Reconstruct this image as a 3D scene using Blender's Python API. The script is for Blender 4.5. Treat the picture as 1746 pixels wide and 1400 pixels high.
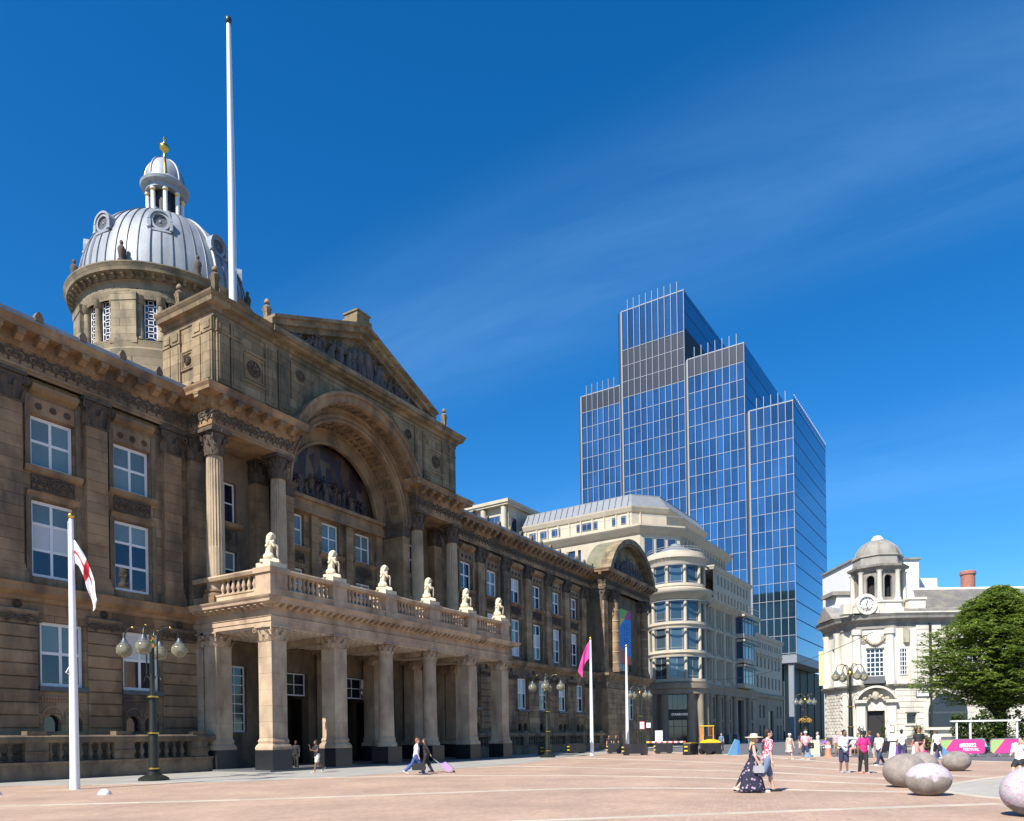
import bpy, bmesh, math, random
from mathutils import Vector, Matrix
from math import sin, cos, pi, sqrt
rad = math.radians
random.seed(7)
SC = bpy.context.scene
COL = SC.collection
for _o in list(bpy.data.objects): bpy.data.objects.remove(_o)

# ------------------------------------------------------------------ camera
cam_d = bpy.data.cameras.new('camera'); cam = bpy.data.objects.new('camera', cam_d); COL.objects.link(cam)
HEAD = 31.0                                   # the facade runs 31 degrees right of the view axis
cam.matrix_world = Matrix.Translation((0, 0, 1.65)) @ Matrix.Rotation(rad(HEAD-90), 4, 'Z') @ Matrix.Rotation(rad(90), 4, 'X') @ Matrix.Rotation(rad(-0.85), 4, 'Z')
cam_d.sensor_fit = 'HORIZONTAL'; cam_d.sensor_width = 36; cam_d.lens = 36*1276/1746
cam_d.shift_y = (1257-700)/1746
cam_d.clip_start = .1; cam_d.clip_end = 3000
SC.camera = cam

# ------------------------------------------------------------------ sky, sun, exposure
SUN_EL, SUN_BACK = 46.0, 5.0                 # the sun stands just behind the facade's plane, from the left
W = bpy.data.worlds.new('World'); SC.world = W; W.use_nodes = True
wn = W.node_tree; wn.nodes.clear()
def N(t, ty, **kw):
    n = t.nodes.new(ty)
    for k, v in kw.items(): setattr(n, k, v)
    return n
wo = N(wn, 'ShaderNodeOutputWorld'); wb = N(wn, 'ShaderNodeBackground'); sky = N(wn, 'ShaderNodeTexSky')
sky.sky_type = 'NISHITA'; sky.sun_disc = False
sky.sun_elevation = rad(SUN_EL); sky.sun_rotation = rad(270+SUN_BACK)
sky.altitude = 150; sky.air_density = 1.0; sky.dust_density = .4; sky.ozone_density = 2.5
wb.inputs['Strength'].default_value = .084
# deep polarised blue and a few thin cirrus streaks, all in the sky's own directions
hsv = N(wn, 'ShaderNodeHueSaturation'); hsv.inputs['Saturation'].default_value = 1.225; hsv.inputs['Value'].default_value = 1.0
tnt = N(wn, 'ShaderNodeMixRGB'); tnt.blend_type = 'MULTIPLY'; tnt.inputs[0].default_value = 1; tnt.inputs[2].default_value = (.73, .93, 1.14, 1)
wn.links.new(sky.outputs[0], tnt.inputs[1]); wn.links.new(tnt.outputs[0], hsv.inputs['Color'])
tc = N(wn, 'ShaderNodeTexCoord')
sep = N(wn, 'ShaderNodeSeparateXYZ'); wn.links.new(tc.outputs['Generated'], sep.inputs[0])
zz = N(wn, 'ShaderNodeMath', operation='ADD'); zz.inputs[1].default_value = .12; wn.links.new(sep.outputs[2], zz.inputs[0])
dv = N(wn, 'ShaderNodeVectorMath', operation='DIVIDE'); wn.links.new(tc.outputs['Generated'], dv.inputs[0])
cmb = N(wn, 'ShaderNodeCombineXYZ')
for i in range(3): wn.links.new(zz.outputs[0], cmb.inputs[i])
wn.links.new(cmb.outputs[0], dv.inputs[1])
mp = N(wn, 'ShaderNodeMapping'); mp.inputs['Scale'].default_value = (2.2, .55, 0)
wn.links.new(dv.outputs[0], mp.inputs[0])
cn = N(wn, 'ShaderNodeTexNoise'); cn.inputs['Scale'].default_value = 1.6; cn.inputs['Detail'].default_value = 9; cn.inputs['Roughness'].default_value = .6; cn.inputs['Distortion'].default_value = .35
wn.links.new(mp.outputs[0], cn.inputs['Vector'])
cr = N(wn, 'ShaderNodeMapRange'); cr.inputs[1].default_value = .3; cr.inputs[2].default_value = .75; wn.links.new(cn.outputs[0], cr.inputs[0])
s2 = N(wn, 'ShaderNodeSeparateXYZ'); wn.links.new(dv.outputs[0], s2.inputs[0])
def streak(x0, wd, amt):                       # one broad veil of cirrus lying along the y direction
    a = N(wn, 'ShaderNodeMath', operation='SUBTRACT'); a.inputs[1].default_value = x0; wn.links.new(s2.outputs[0], a.inputs[0])
    b = N(wn, 'ShaderNodeMath', operation='ABSOLUTE'); wn.links.new(a.outputs[0], b.inputs[0])
    c = N(wn, 'ShaderNodeMapRange', interpolation_type='SMOOTHERSTEP'); c.inputs[1].default_value = 0; c.inputs[2].default_value = wd; c.inputs[3].default_value = amt; c.inputs[4].default_value = 0
    wn.links.new(b.outputs[0], c.inputs[0]); return c.outputs[0]
ad = N(wn, 'ShaderNodeMath', operation='ADD'); wn.links.new(streak(1.2, .34, .17), ad.inputs[0]); wn.links.new(streak(2.35, .6, .12), ad.inputs[1])
cm_ = N(wn, 'ShaderNodeMath', operation='MULTIPLY'); wn.links.new(cr.outputs[0], cm_.inputs[0]); wn.links.new(ad.outputs[0], cm_.inputs[1])
cmix = N(wn, 'ShaderNodeMixRGB'); cmix.inputs[2].default_value = (3.4, 6.4, 9.6, 1)
wn.links.new(cm_.outputs[0], cmix.inputs[0]); wn.links.new(hsv.outputs[0], cmix.inputs[1])
wn.links.new(cmix.outputs[0], wb.inputs['Color']); wn.links.new(wb.outputs[0], wo.inputs[0])

sun_d = bpy.data.lights.new('sun', 'SUN'); sun = bpy.data.objects.new('sun', sun_d); COL.objects.link(sun)
sun_d.energy = 4.6; sun_d.angle = rad(.53); sun_d.color = (1, .95, .87)
SUNDIR = Vector((cos(rad(SUN_BACK))*cos(rad(SUN_EL)), -sin(rad(SUN_BACK))*cos(rad(SUN_EL)), -sin(rad(SUN_EL))))
sun.rotation_euler = SUNDIR.to_track_quat('-Z', 'Y').to_euler()
sun.location = (-40, 20, 80)
SC.view_settings.view_transform = 'Standard'; SC.view_settings.look = 'None'
SC.view_settings.exposure = 0.9; SC.view_settings.gamma = 1
SC.render.engine = 'CYCLES'
SC.cycles.max_bounces = 6; SC.cycles.diffuse_bounces = 3; SC.cycles.glossy_bounces = 3

# ------------------------------------------------------------------ materials
MATS = {}
def M(name, col, rough=.8, var=.12, vs=1.3, soot=None, bump=0., bs=18., metal=0., rnd=0., spec=.5, stretch=1., emit=None, tint=None, ashlar=None):
    """procedural stone/paint: colour, mottling, optional weather stains, per-piece shift, fine relief"""
    if name in MATS: return MATS[name]
    m = bpy.data.materials.new(name); m.use_nodes = True; t = m.node_tree; L = t.links.new
    b = t.nodes['Principled BSDF']
    b.inputs['Roughness'].default_value = rough; b.inputs['Metallic'].default_value = metal
    b.inputs['Specular IOR Level'].default_value = spec
    g = N(t, 'ShaderNodeNewGeometry')
    rgb = N(t, 'ShaderNodeRGB'); rgb.outputs[0].default_value = (*col, 1); out = rgb.outputs[0]
    if tint:                                   # second colour in broad patches
        n0 = N(t, 'ShaderNodeTexNoise'); n0.inputs['Scale'].default_value = tint[1]; n0.inputs['Detail'].default_value = 3
        L(g.outputs['Position'], n0.inputs['Vector'])
        r0 = N(t, 'ShaderNodeValToRGB'); r0.color_ramp.elements[0].position = .4; r0.color_ramp.elements[1].position = .62; L(n0.outputs[0], r0.inputs[0]); tf = r0.outputs[0]
        if rnd:
            o0 = N(t, 'ShaderNodeObjectInfo'); a0 = N(t, 'ShaderNodeMath', operation='MULTIPLY_ADD'); a0.inputs[1].default_value = 1.1; a0.inputs[2].default_value = -.5; L(o0.outputs['Random'], a0.inputs[0]); a1 = N(t, 'ShaderNodeMath', operation='ADD'); a1.use_clamp = True; L(a0.outputs[0], a1.inputs[0]); L(r0.outputs[0], a1.inputs[1]); tf = a1.outputs[0]
        x0 = N(t, 'ShaderNodeMixRGB'); x0.inputs[2].default_value = (*tint[0], 1); L(tf, x0.inputs[0]); L(out, x0.inputs[1]); out = x0.outputs[0]
    n = N(t, 'ShaderNodeTexNoise'); n.inputs['Scale'].default_value = vs; n.inputs['Detail'].default_value = 6; n.inputs['Roughness'].default_value = .65
    mpn = N(t, 'ShaderNodeMapping'); mpn.inputs['Scale'].default_value = (1, 1, stretch)
    L(g.outputs['Position'], mpn.inputs[0]); L(mpn.outputs[0], n.inputs['Vector'])
    mr = N(t, 'ShaderNodeMapRange'); mr.inputs[1].default_value = .25; mr.inputs[2].default_value = .75; mr.inputs[3].default_value = 1-var; mr.inputs[4].default_value = 1+var
    L(n.outputs[0], mr.inputs[0]); val = mr.outputs[0]
    if rnd:
        oi = N(t, 'ShaderNodeObjectInfo'); m2 = N(t, 'ShaderNodeMapRange'); m2.inputs[3].default_value = 1-rnd; m2.inputs[4].default_value = 1+rnd
        L(oi.outputs['Random'], m2.inputs[0]); mm = N(t, 'ShaderNodeMath', operation='MULTIPLY'); L(val, mm.inputs[0]); L(m2.outputs[0], mm.inputs[1]); val = mm.outputs[0]
    h = N(t, 'ShaderNodeHueSaturation'); L(out, h.inputs['Color']); L(val, h.inputs['Value']); out = h.outputs[0]
    if ashlar:                                 # coursed masonry: block-to-block shade and thin dark joints
        s3 = N(t, 'ShaderNodeSeparateXYZ'); L(g.outputs['Position'], s3.inputs[0]); a3 = N(t, 'ShaderNodeMath', operation='ADD'); L(s3.outputs[0], a3.inputs[0]); L(s3.outputs[1], a3.inputs[1]); c3 = N(t, 'ShaderNodeCombineXYZ'); L(a3.outputs[0], c3.inputs[0]); L(s3.outputs[2], c3.inputs[1])
        br = N(t, 'ShaderNodeTexBrick'); br.inputs['Scale'].default_value = 1; br.inputs['Brick Width'].default_value = ashlar[0]; br.inputs['Row Height'].default_value = ashlar[1]; br.inputs['Mortar Size'].default_value = .012; br.inputs['Color1'].default_value = (1.12, 1.1, 1.08, 1); br.inputs['Color2'].default_value = (.68, .66, .62, 1); br.inputs['Mortar'].default_value = (.3, .28, .26, 1); L(c3.outputs[0], br.inputs['Vector'])
        x3 = N(t, 'ShaderNodeMixRGB'); x3.blend_type = 'MULTIPLY'; x3.inputs[0].default_value = 1; L(out, x3.inputs[1]); L(br.outputs[0], x3.inputs[2]); out = x3.outputs[0]
    if soot:                                   # (colour, amount, scale): weather stains that run down the stone
        n2 = N(t, 'ShaderNodeTexNoise'); n2.inputs['Scale'].default_value = soot[2]; n2.inputs['Detail'].default_value = 8; n2.inputs['Roughness'].default_value = .6
        mp2 = N(t, 'ShaderNodeMapping'); mp2.inputs['Scale'].default_value = (1, 1, .35); L(g.outputs['Position'], mp2.inputs[0]); L(mp2.outputs[0], n2.inputs['Vector'])
        r2 = N(t, 'ShaderNodeValToRGB'); r2.color_ramp.elements[0].position = .46; r2.color_ramp.elements[1].position = .66; L(n2.outputs[0], r2.inputs[0])
        k = N(t, 'ShaderNodeMath', operation='MULTIPLY'); k.inputs[1].default_value = soot[1]; L(r2.outputs[0], k.inputs[0])
        x = N(t, 'ShaderNodeMixRGB'); x.inputs[2].default_value = (*soot[0], 1); L(k.outputs[0], x.inputs[0]); L(out, x.inputs[1]); out = x.outputs[0]
    L(out, b.inputs['Base Color'])
    if emit: b.inputs['Emission Color'].default_value = (*emit[0], 1); b.inputs['Emission Strength'].default_value = emit[1]
    if bump:
        n3 = N(t, 'ShaderNodeTexNoise'); n3.inputs['Scale'].default_value = bs; n3.inputs['Detail'].default_value = 5; L(g.outputs['Position'], n3.inputs['Vector'])
        bp = N(t, 'ShaderNodeBump'); bp.inputs['Strength'].default_value = bump; bp.inputs['Distance'].default_value = .04; L(n3.outputs[0], bp.inputs['Height']); L(bp.outputs[0], b.inputs['Normal'])
    MATS[name] = m; return m

SOOT = (.045, .038, .032)
M('stone', (.335, .222, .12), .85, .22, 1.1, (SOOT, .78, .6), .5, 14, rnd=.3, tint=((.215, .13, .066), .5))
M('stone_ashlar', (.335, .222, .12), .85, .2, 1.1, (SOOT, .9, .6), .5, 14, tint=((.215, .13, .066), .5), ashlar=(1.15, .52))
M('stone_far', (.335, .222, .12), .85, .22, 1.1, (SOOT, .78, .6), .5, 14, tint=((.215, .13, .066), .5))
M('stone_column_lit', (.40, .305, .195), .85, .18, 1.1, (SOOT, .5, .8), .5, 14)  # lighter copy of the stone: sunlight on the shafts put into the colour
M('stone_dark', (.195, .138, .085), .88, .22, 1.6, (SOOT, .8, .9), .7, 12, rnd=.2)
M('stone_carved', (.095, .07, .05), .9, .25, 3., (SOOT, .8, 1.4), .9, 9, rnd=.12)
M('stone_clean', (.47, .36, .235), .85, .12, 1.2, ((.13, .085, .052), .6, .9), .3, 14, rnd=.14, tint=((.37, .26, .175), .7))
M('stone_attic', (.255, .19, .108), .88, .18, 1.0, ((.05, .05, .036), .82, .8), .5, 14, rnd=.1, ashlar=(1.2, .55))
M('stone_dome', (.27, .215, .135), .85, .18, 1.0, ((.06, .055, .04), .75, .7), .4, 12, rnd=.08, ashlar=(1.3, .6))
M('stone_lion', (.60, .52, .37), .8, .08, 4, ((.3, .24, .16), .35, 3), .3, 22)
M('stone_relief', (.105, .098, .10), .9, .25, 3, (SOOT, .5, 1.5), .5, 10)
M('granite_black', (.018, .019, .022), .3, .2, 6)
M('white_paint', (.72, .72, .70), .5, .05, 3)
M('white_pole', (.80, .80, .78), .35, .03, 3)
M('ceiling_plaster', (.55, .48, .39), .8, .06, 2)
M('lead', (.29, .31, .335), .55, .2, 1.2, ((.15, .165, .19), .6, .8), .2, 10, metal=.15, rnd=.12, stretch=.25)
M('lead_dark', (.085, .095, .11), .5, .15, 2, metal=.3)
M('stone_moss', (.17, .155, .10), .9, .2, 1.2, ((.10, .11, .05), .6, 1.2), .4, 12)
M('gold', (.72, .46, .10), .28, .1, 6, metal=1.)
M('tile_red', (.34, .17, .12), .75, .2, 3, rnd=.15)
M('slate', (.14, .13, .115), .7, .25, 2.5, ((.30, .26, .18), .4, 1), .3, 20)
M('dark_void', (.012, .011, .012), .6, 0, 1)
M('door_wood', (.03, .018, .012), .5, .2, 4)
M('iron', (.025, .03, .026), .38, .2, 6)
M('limestone', (.46, .40, .30), .8, .1, .8, ((.33, .28, .2), .45, .5), .25, 16, rnd=.04)
M('limestone_low', (.28, .23, .165), .82, .13, .9, ((.16, .125, .09), .5, .6), .3, 16, rnd=.06)
M('bank_stone', (.62, .575, .49), .8, .08, .9, ((.27, .245, .2), .45, .9), .25, 16, rnd=.04)
M('bank_grey', (.27, .25, .215), .85, .16, 1.3, ((.12, .11, .1), .6, 1.1), .35, 14)
M('bank_carved', (.42, .37, .28), .85, .18, 3, ((.16, .14, .11), .6, 2), .6, 10)
M('bank_white', (.74, .73, .70), .7, .04, 1)
M('brick_chimney', (.33, .14, .10), .85, .2, 4)
M('grey_base', (.10, .105, .11), .6, .1, 3)
def glass(name, col, rough=.03, spec=1., metal=0., rnd=.0, var=0., vs=.3, wave=.05, ws=.9):
    m = M(name, col, rough, var, vs, rnd=rnd, metal=metal, spec=spec, bump=wave, bs=ws)
    m.node_tree.nodes['Principled BSDF'].inputs['IOR'].default_value = 1.52
    return m
glass('pane_blind', (.14, .20, .20), .08, .7, rnd=.25, var=.2, vs=.5)
glass('pane_dark', (.012, .016, .03), .05, .9, rnd=.3)
glass('pane_white', (.55, .55, .53), .2, .6, rnd=.1)
glass('tower_glass', (.072, .178, .285), .035, 1., metal=.85, rnd=.25, var=.3, vs=.06, wave=.22, ws=.22)
glass('tower_side', (.085, .19, .30), .06, 1., metal=.9, rnd=.05, wave=.12, ws=.2)
glass('tower_grey', (.032, .032, .037), .25, .8, rnd=.12)
glass('office_glass', (.03, .06, .12), .04, 1., rnd=.4, metal=.2)
glass('bay_glass', (.05, .085, .11), .03, 1., rnd=.4, metal=.35)
M('fin_white', (.29, .305, .325), .5, .03, 1)
M('zinc', (.23, .24, .25), .5, .12, 1., metal=.2)
glass('lobby_glass', (.008, .009, .011), .5, .1)
M('fin_grey', (.2, .215, .235), .5, .05, 1)

# ------------------------------------------------------------------ mesh helpers
BASE = {}
class MB:
    """collects faces; build() links them as one mesh object"""
    def __init__(s): s.v = []; s.f = []; s.mi = []; s.m = 0
    def vt(s, p): s.v.append(tuple(p)); return len(s.v)-1
    def face(s, ids): s.f.append(tuple(ids)); s.mi.append(s.m)
    def poly(s, pts): s.face([s.vt(p) for p in pts]); return s
    def box(s, x0, x1, y0, y1, z0, z1, P=None):
        c = [(x, y, z) for z in (z0, z1) for y in (y0, y1) for x in (x0, x1)]
        if P: c = [P(*p) for p in c]
        i = [s.vt(p) for p in c]
        for q in ((0, 2, 3, 1), (4, 5, 7, 6), (0, 1, 5, 4), (2, 6, 7, 3), (0, 4, 6, 2), (1, 3, 7, 5)): s.face([i[k] for k in q])
        return s
    def lathe(s, cx, cy, prof, n=16, a0=0., a1=2*pi, cap=True, z0=0., sx=1., sy=1.):
        full = abs(a1-a0-2*pi) < 1e-6; k = n if full else n+1; rows = []
        for r, z in prof:
            rows.append([s.vt((cx+r*sx*cos(a0+(a1-a0)*i/n), cy+r*sy*sin(a0+(a1-a0)*i/n), z+z0)) for i in range(k)])
        for a, b in zip(rows, rows[1:]):
            for i in range(n): j = (i+1) % k; s.face((a[i], a[j], b[j], b[i]))
        if cap:
            if prof[0][0] > 1e-4: s.face(rows[0][::-1])
            if prof[-1][0] > 1e-4: s.face(rows[-1])
        return s
    def tube(s, pts, rr, n=8, cap=True):
        pts = [Vector(p) for p in pts]
        if not hasattr(rr, '__len__'): rr = [rr]*len(pts)
        up = None; rows = []
        for i, p in enumerate(pts):
            d = (pts[min(i+1, len(pts)-1)]-pts[max(i-1, 0)])
            if d.length < 1e-9: d = Vector((0, 0, 1))
            d.normalize()
            if up is None: up = Vector((0, 0, 1)) if abs(d.z) < .9 else Vector((1, 0, 0))
            a = d.cross(up); a = a.normalized() if a.length > 1e-6 else Vector((1, 0, 0)); b = a.cross(d).normalized(); up = b
            rows.append([s.vt(p+(a*cos(2*pi*k/n)+b*sin(2*pi*k/n))*rr[i]) for k in range(n)])
        for a, b in zip(rows, rows[1:]):
            for k in range(n): s.face((a[k], a[(k+1) % n], b[(k+1) % n], b[k]))
        if cap: s.face(rows[0][::-1]); s.face(rows[-1])
        return s
    def capsule(s, p, q, r0, r1, n=10):
        p, q = Vector(p), Vector(q); d = (q-p); l = d.length; d = d/l if l > 1e-9 else Vector((0, 0, 1))
        pts = []; rr = []
        for t in (90, 60, 30, 0): pts.append(p-d*r0*sin(rad(t))); rr.append(max(r0*cos(rad(t)), .0005))
        for t in (0, 30, 60, 90): pts.append(q+d*r1*sin(rad(t))); rr.append(max(r1*cos(rad(t)), .0005))
        return s.tube(pts, rr, n)
    def ell(s, c, r, n=12, m=8, rot=None):
        c = Vector(c); rows = []
        for j in range(m+1):
            t = -pi/2+pi*j/m; row = []
            for i in range(n):
                a = 2*pi*i/n; p = Vector((r[0]*cos(t)*cos(a), r[1]*cos(t)*sin(a), r[2]*sin(t)))
                if rot is not None: p = rot @ p
                row.append(s.vt(c+p))
            rows.append(row)
        for a, b in zip(rows, rows[1:]):
            for i in range(n): s.face((a[i], a[(i+1) % n], b[(i+1) % n], b[i]))
        return s
    def sweep(s, path, prof, closed=False, cap=True):
        """profile [(out, z)] along a plan path; outward lies to the right of travel, corners mitred"""
        n = len(path); P = [Vector(p) for p in path]; rows = []
        for i in range(n):
            dirs = []
            if i > 0 or closed: dirs.append((P[i]-P[i-1]).normalized())
            if i < n-1 or closed: dirs.append((P[(i+1) % n]-P[i]).normalized())
            ns = [Vector((d.y, -d.x)) for d in dirs]
            if len(ns) == 2:
                mvec = ns[0]+ns[1]; mvec = mvec/ max(mvec.dot(ns[0]), .15)
            else: mvec = ns[0]
            rows.append([s.vt((P[i].x+mvec.x*o, P[i].y+mvec.y*o, z)) for o, z in prof])
        rng = range(n) if closed else range(n-1)
        for i in rng:
            a, b = rows[i], rows[(i+1) % n]
            for k in range(len(prof)-1): s.face((a[k], b[k], b[k+1], a[k+1]))
        if cap and not closed: s.face(rows[0][::-1]); s.face(rows[-1])
        return s
    def ring(s, cx, zc, r0, r1, y0, y1, a0=0., a1=pi, n=32):
        """arch ring in the x-z plane, extruded from y0 to y1"""
        rows = []
        for i in range(n+1):
            a = a0+(a1-a0)*i/n; c, d = cos(a), sin(a)
            rows.append([s.vt((cx+r*c, y, zc+r*d)) for r, y in ((r0, y0), (r1, y0), (r1, y1), (r0, y1))])
        for a, b in zip(rows, rows[1:]):
            for k in range(4): s.face((a[k], a[(k+1) % 4], b[(k+1) % 4], b[k]))
        s.face(rows[0]); s.face(rows[-1][::-1]); return s
    def prism(s, pts, y0, y1, P=None):
        """polygon in x-z extruded in y"""
        A = [(x, y0, z) for x, z in pts]; B = [(x, y1, z) for x, z in pts]
        if P: A = [P(*p) for p in A]; B = [P(*p) for p in B]
        a = [s.vt(p) for p in A]; b = [s.vt(p) for p in B]; n = len(a)
        s.face(a); s.face(b[::-1])
        for i in range(n): s.face((a[i], b[i], b[(i+1) % n], a[(i+1) % n]))
        return s
    def slab(s, pts, z0, z1):
        a = [s.vt((x, y, z0)) for x, y in pts]; b = [s.vt((x, y, z1)) for x, y in pts]; n = len(a)
        s.face(a[::-1]); s.face(b)
        for i in range(n): s.face((a[i], a[(i+1) % n], b[(i+1) % n], b[i]))
        return s
    def wall(s, a0, a1, z0, z1, b, holes, depth, P=None):
        """flat wall with rectangular openings and their reveals"""
        P = P or (lambda a, b, z: (a, b, z))
        A = sorted({a0, a1, *[h[0] for h in holes], *[h[1] for h in holes]}); Z = sorted({z0, z1, *[h[2] for h in holes], *[h[3] for h in holes]})
        A = [a for a in A if a0 <= a <= a1]; Z = [z for z in Z if z0 <= z <= z1]
        for p, q in zip(A, A[1:]):
            for r, t in zip(Z, Z[1:]):
                ca, cz = (p+q)/2, (r+t)/2
                if any(h[0] < ca < h[1] and h[2] < cz < h[3] for h in holes): continue
                s.poly([P(p, b, r), P(q, b, r), P(q, b, t), P(p, b, t)])
        for h in holes:
            x0, x1, c0, c1 = h[:4]; e = b+depth
            s.poly([P(x0, b, c0), P(x0, e, c0), P(x0, e, c1), P(x0, b, c1)]); s.poly([P(x1, b, c0), P(x1, b, c1), P(x1, e, c1), P(x1, e, c0)])
            s.poly([P(x0, b, c1), P(x0, e, c1), P(x1, e, c1), P(x1, b, c1)]); s.poly([P(x0, b, c0), P(x1, b, c0), P(x1, e, c0), P(x0, e, c0)])
        return s
    def mesh(s, name, mats, base=None, smooth=None):
        me = bpy.data.meshes.new(name)
        v = s.v if base is None else [(x-base[0], y-base[1], z-base[2]) for x, y, z in s.v]
        me.from_pydata(v, [], s.f)
        for m in (mats if isinstance(mats, (list, tuple)) else [mats]): me.materials.append(MATS[m] if isinstance(m, str) else m)
        if any(s.mi): me.polygons.foreach_set('material_index', s.mi)
        if smooth is not None:
            me.polygons.foreach_set('use_smooth', [True]*len(me.polygons)); me.set_sharp_from_angle(angle=rad(smooth))
        me.update(); return me
    def build(s, name, mats, parent=None, smooth=None, **kw):
        base = BASE.get(root(parent).name) if parent else None
        o = bpy.data.objects.new(name, s.mesh(name, mats, base, smooth)); COL.objects.link(o)
        if parent: o.parent = parent
        return tag(o, **kw)
def root(o):
    while o.parent: o = o.parent
    return o
def tag(o, label=None, cat=None, group=None, kind=None):
    if label: o['label'] = label
    if cat: o['category'] = cat
    if group: o['group'] = group
    if kind: o['kind'] = kind
    return o
def thing(name, label, cat, base=(0, 0, 0), rot=0., group=None, kind=None):
    o = bpy.data.objects.new(name, None); COL.objects.link(o); o.empty_display_size = .3
    o.location = Matrix.Rotation(rot, 3, 'Z') @ Vector(base); o.rotation_euler = (0, 0, rot)
    BASE[o.name] = Vector(base); return tag(o, label, cat, group, kind)
def piece(name, me, parent, loc, rz=0., sc=None):
    """one more object on shared mesh data"""
    o = bpy.data.objects.new(name, me); COL.objects.link(o)
    o.location = Vector(loc)-BASE[root(parent).name] if parent else Vector(loc)
    o.rotation_euler = (0, 0, rz)
    if sc: o.scale = sc
    if parent: o.parent = parent
    return o
_bc = {}
FARB = MB()
def block_mesh(w, d, h, mat, bev=.02):
    """a stone with chamfered front edges, centred in x, front at y=0, bottom at z=0"""
    k = (round(w, 2), round(d, 2), round(h, 2), mat, bev)
    if k not in _bc:
        m = MB(); a = w/2; b = bev
        f0 = [(-a+b, 0, b), (a-b, 0, b), (a-b, 0, h-b), (-a+b, 0, h-b)]; f1 = [(-a, b, 0), (a, b, 0), (a, b, h), (-a, b, h)]; f2 = [(-a, d, 0), (a, d, 0), (a, d, h), (-a, d, h)]
        R = [[m.vt(p) for p in f] for f in (f0, f1, f2)]
        m.face(R[0]); m.face(R[2][::-1])
        for A, B in zip(R, R[1:]):
            for i in range(4): m.face((A[i], B[i], B[(i+1) % 4], A[(i+1) % 4]))
        _bc[k] = m.mesh('block', mat)
    return _bc[k]
def stack(parent, x0, x1, y, d, z0, z1, n, mat, gap=.012, bev=.02, name='block', P=None):
    """courses of single stones"""
    h = (z1-z0)/n
    if x0 > 57 and mat == 'stone':                # far courses: too many to keep apart, joined into one part
        for i in range(n): e = random.uniform(0, .012); FARB.box(x0+bev*.4, x1-bev*.4, y-e, y+d, z0+i*h+gap/2, z0+(i+1)*h-gap/2)
        return
    me = block_mesh(x1-x0, d, h-gap, mat, bev)
    for i in range(n):
        piece(name, me, parent, ((x0+x1)/2, y-random.uniform(0, .012), z0+i*h+gap/2))
IDENT = lambda a, b, z: (a, b, z)
LEFTF = lambda a, b, z: (b, a, z)               # faces -x: a runs along y
def window(parent, a0, a1, z0, z1, b, vb=(.5,), hb=(.5,), fw=.09, bar=.05, dep=.09, pane='pane_dark', frame='white_paint', P=IDENT, name='window', top=None):
    """frame mesh with each pane a sub-part"""
    m = MB()
    m.box(a0, a0+fw, b, b+dep, z0, z1, P); m.box(a1-fw, a1, b, b+dep, z0, z1, P)
    m.box(a0+fw, a1-fw, b, b+dep, z0, z0+fw, P); m.box(a0+fw, a1-fw, b, b+dep, z1-fw, z1, P)
    A = [a0+fw]+[a0+(a1-a0)*q for q in vb]+[a1-fw]; Z = [z0+fw]+[z0+(z1-z0)*q for q in hb]+[z1-fw]
    for a in A[1:-1]: m.box(a-bar/2, a+bar/2, b+.012, b+dep-.012, z0+fw, z1-fw, P)
    for z in Z[1:-1]:
        for p, q in zip(A, A[1:]): m.box(p+(bar/2 if p != A[0] else 0), q-(bar/2 if q != A[-1] else 0), b+.014, b+dep-.014, z-bar/2, z+bar/2, P)
    o = m.build(name, frame, parent)
    for zi, (r, t) in enumerate(zip(Z, Z[1:])):
        for p, q in zip(A, A[1:]):
            mt = pane if isinstance(pane, str) else pane[min(zi, len(pane)-1)]
            MB().box(p-.01, q+.01, b+dep*.5, b+dep*.5+.012, r-.01, t+.01, P).build('pane', mt, o)
    return o
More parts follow.
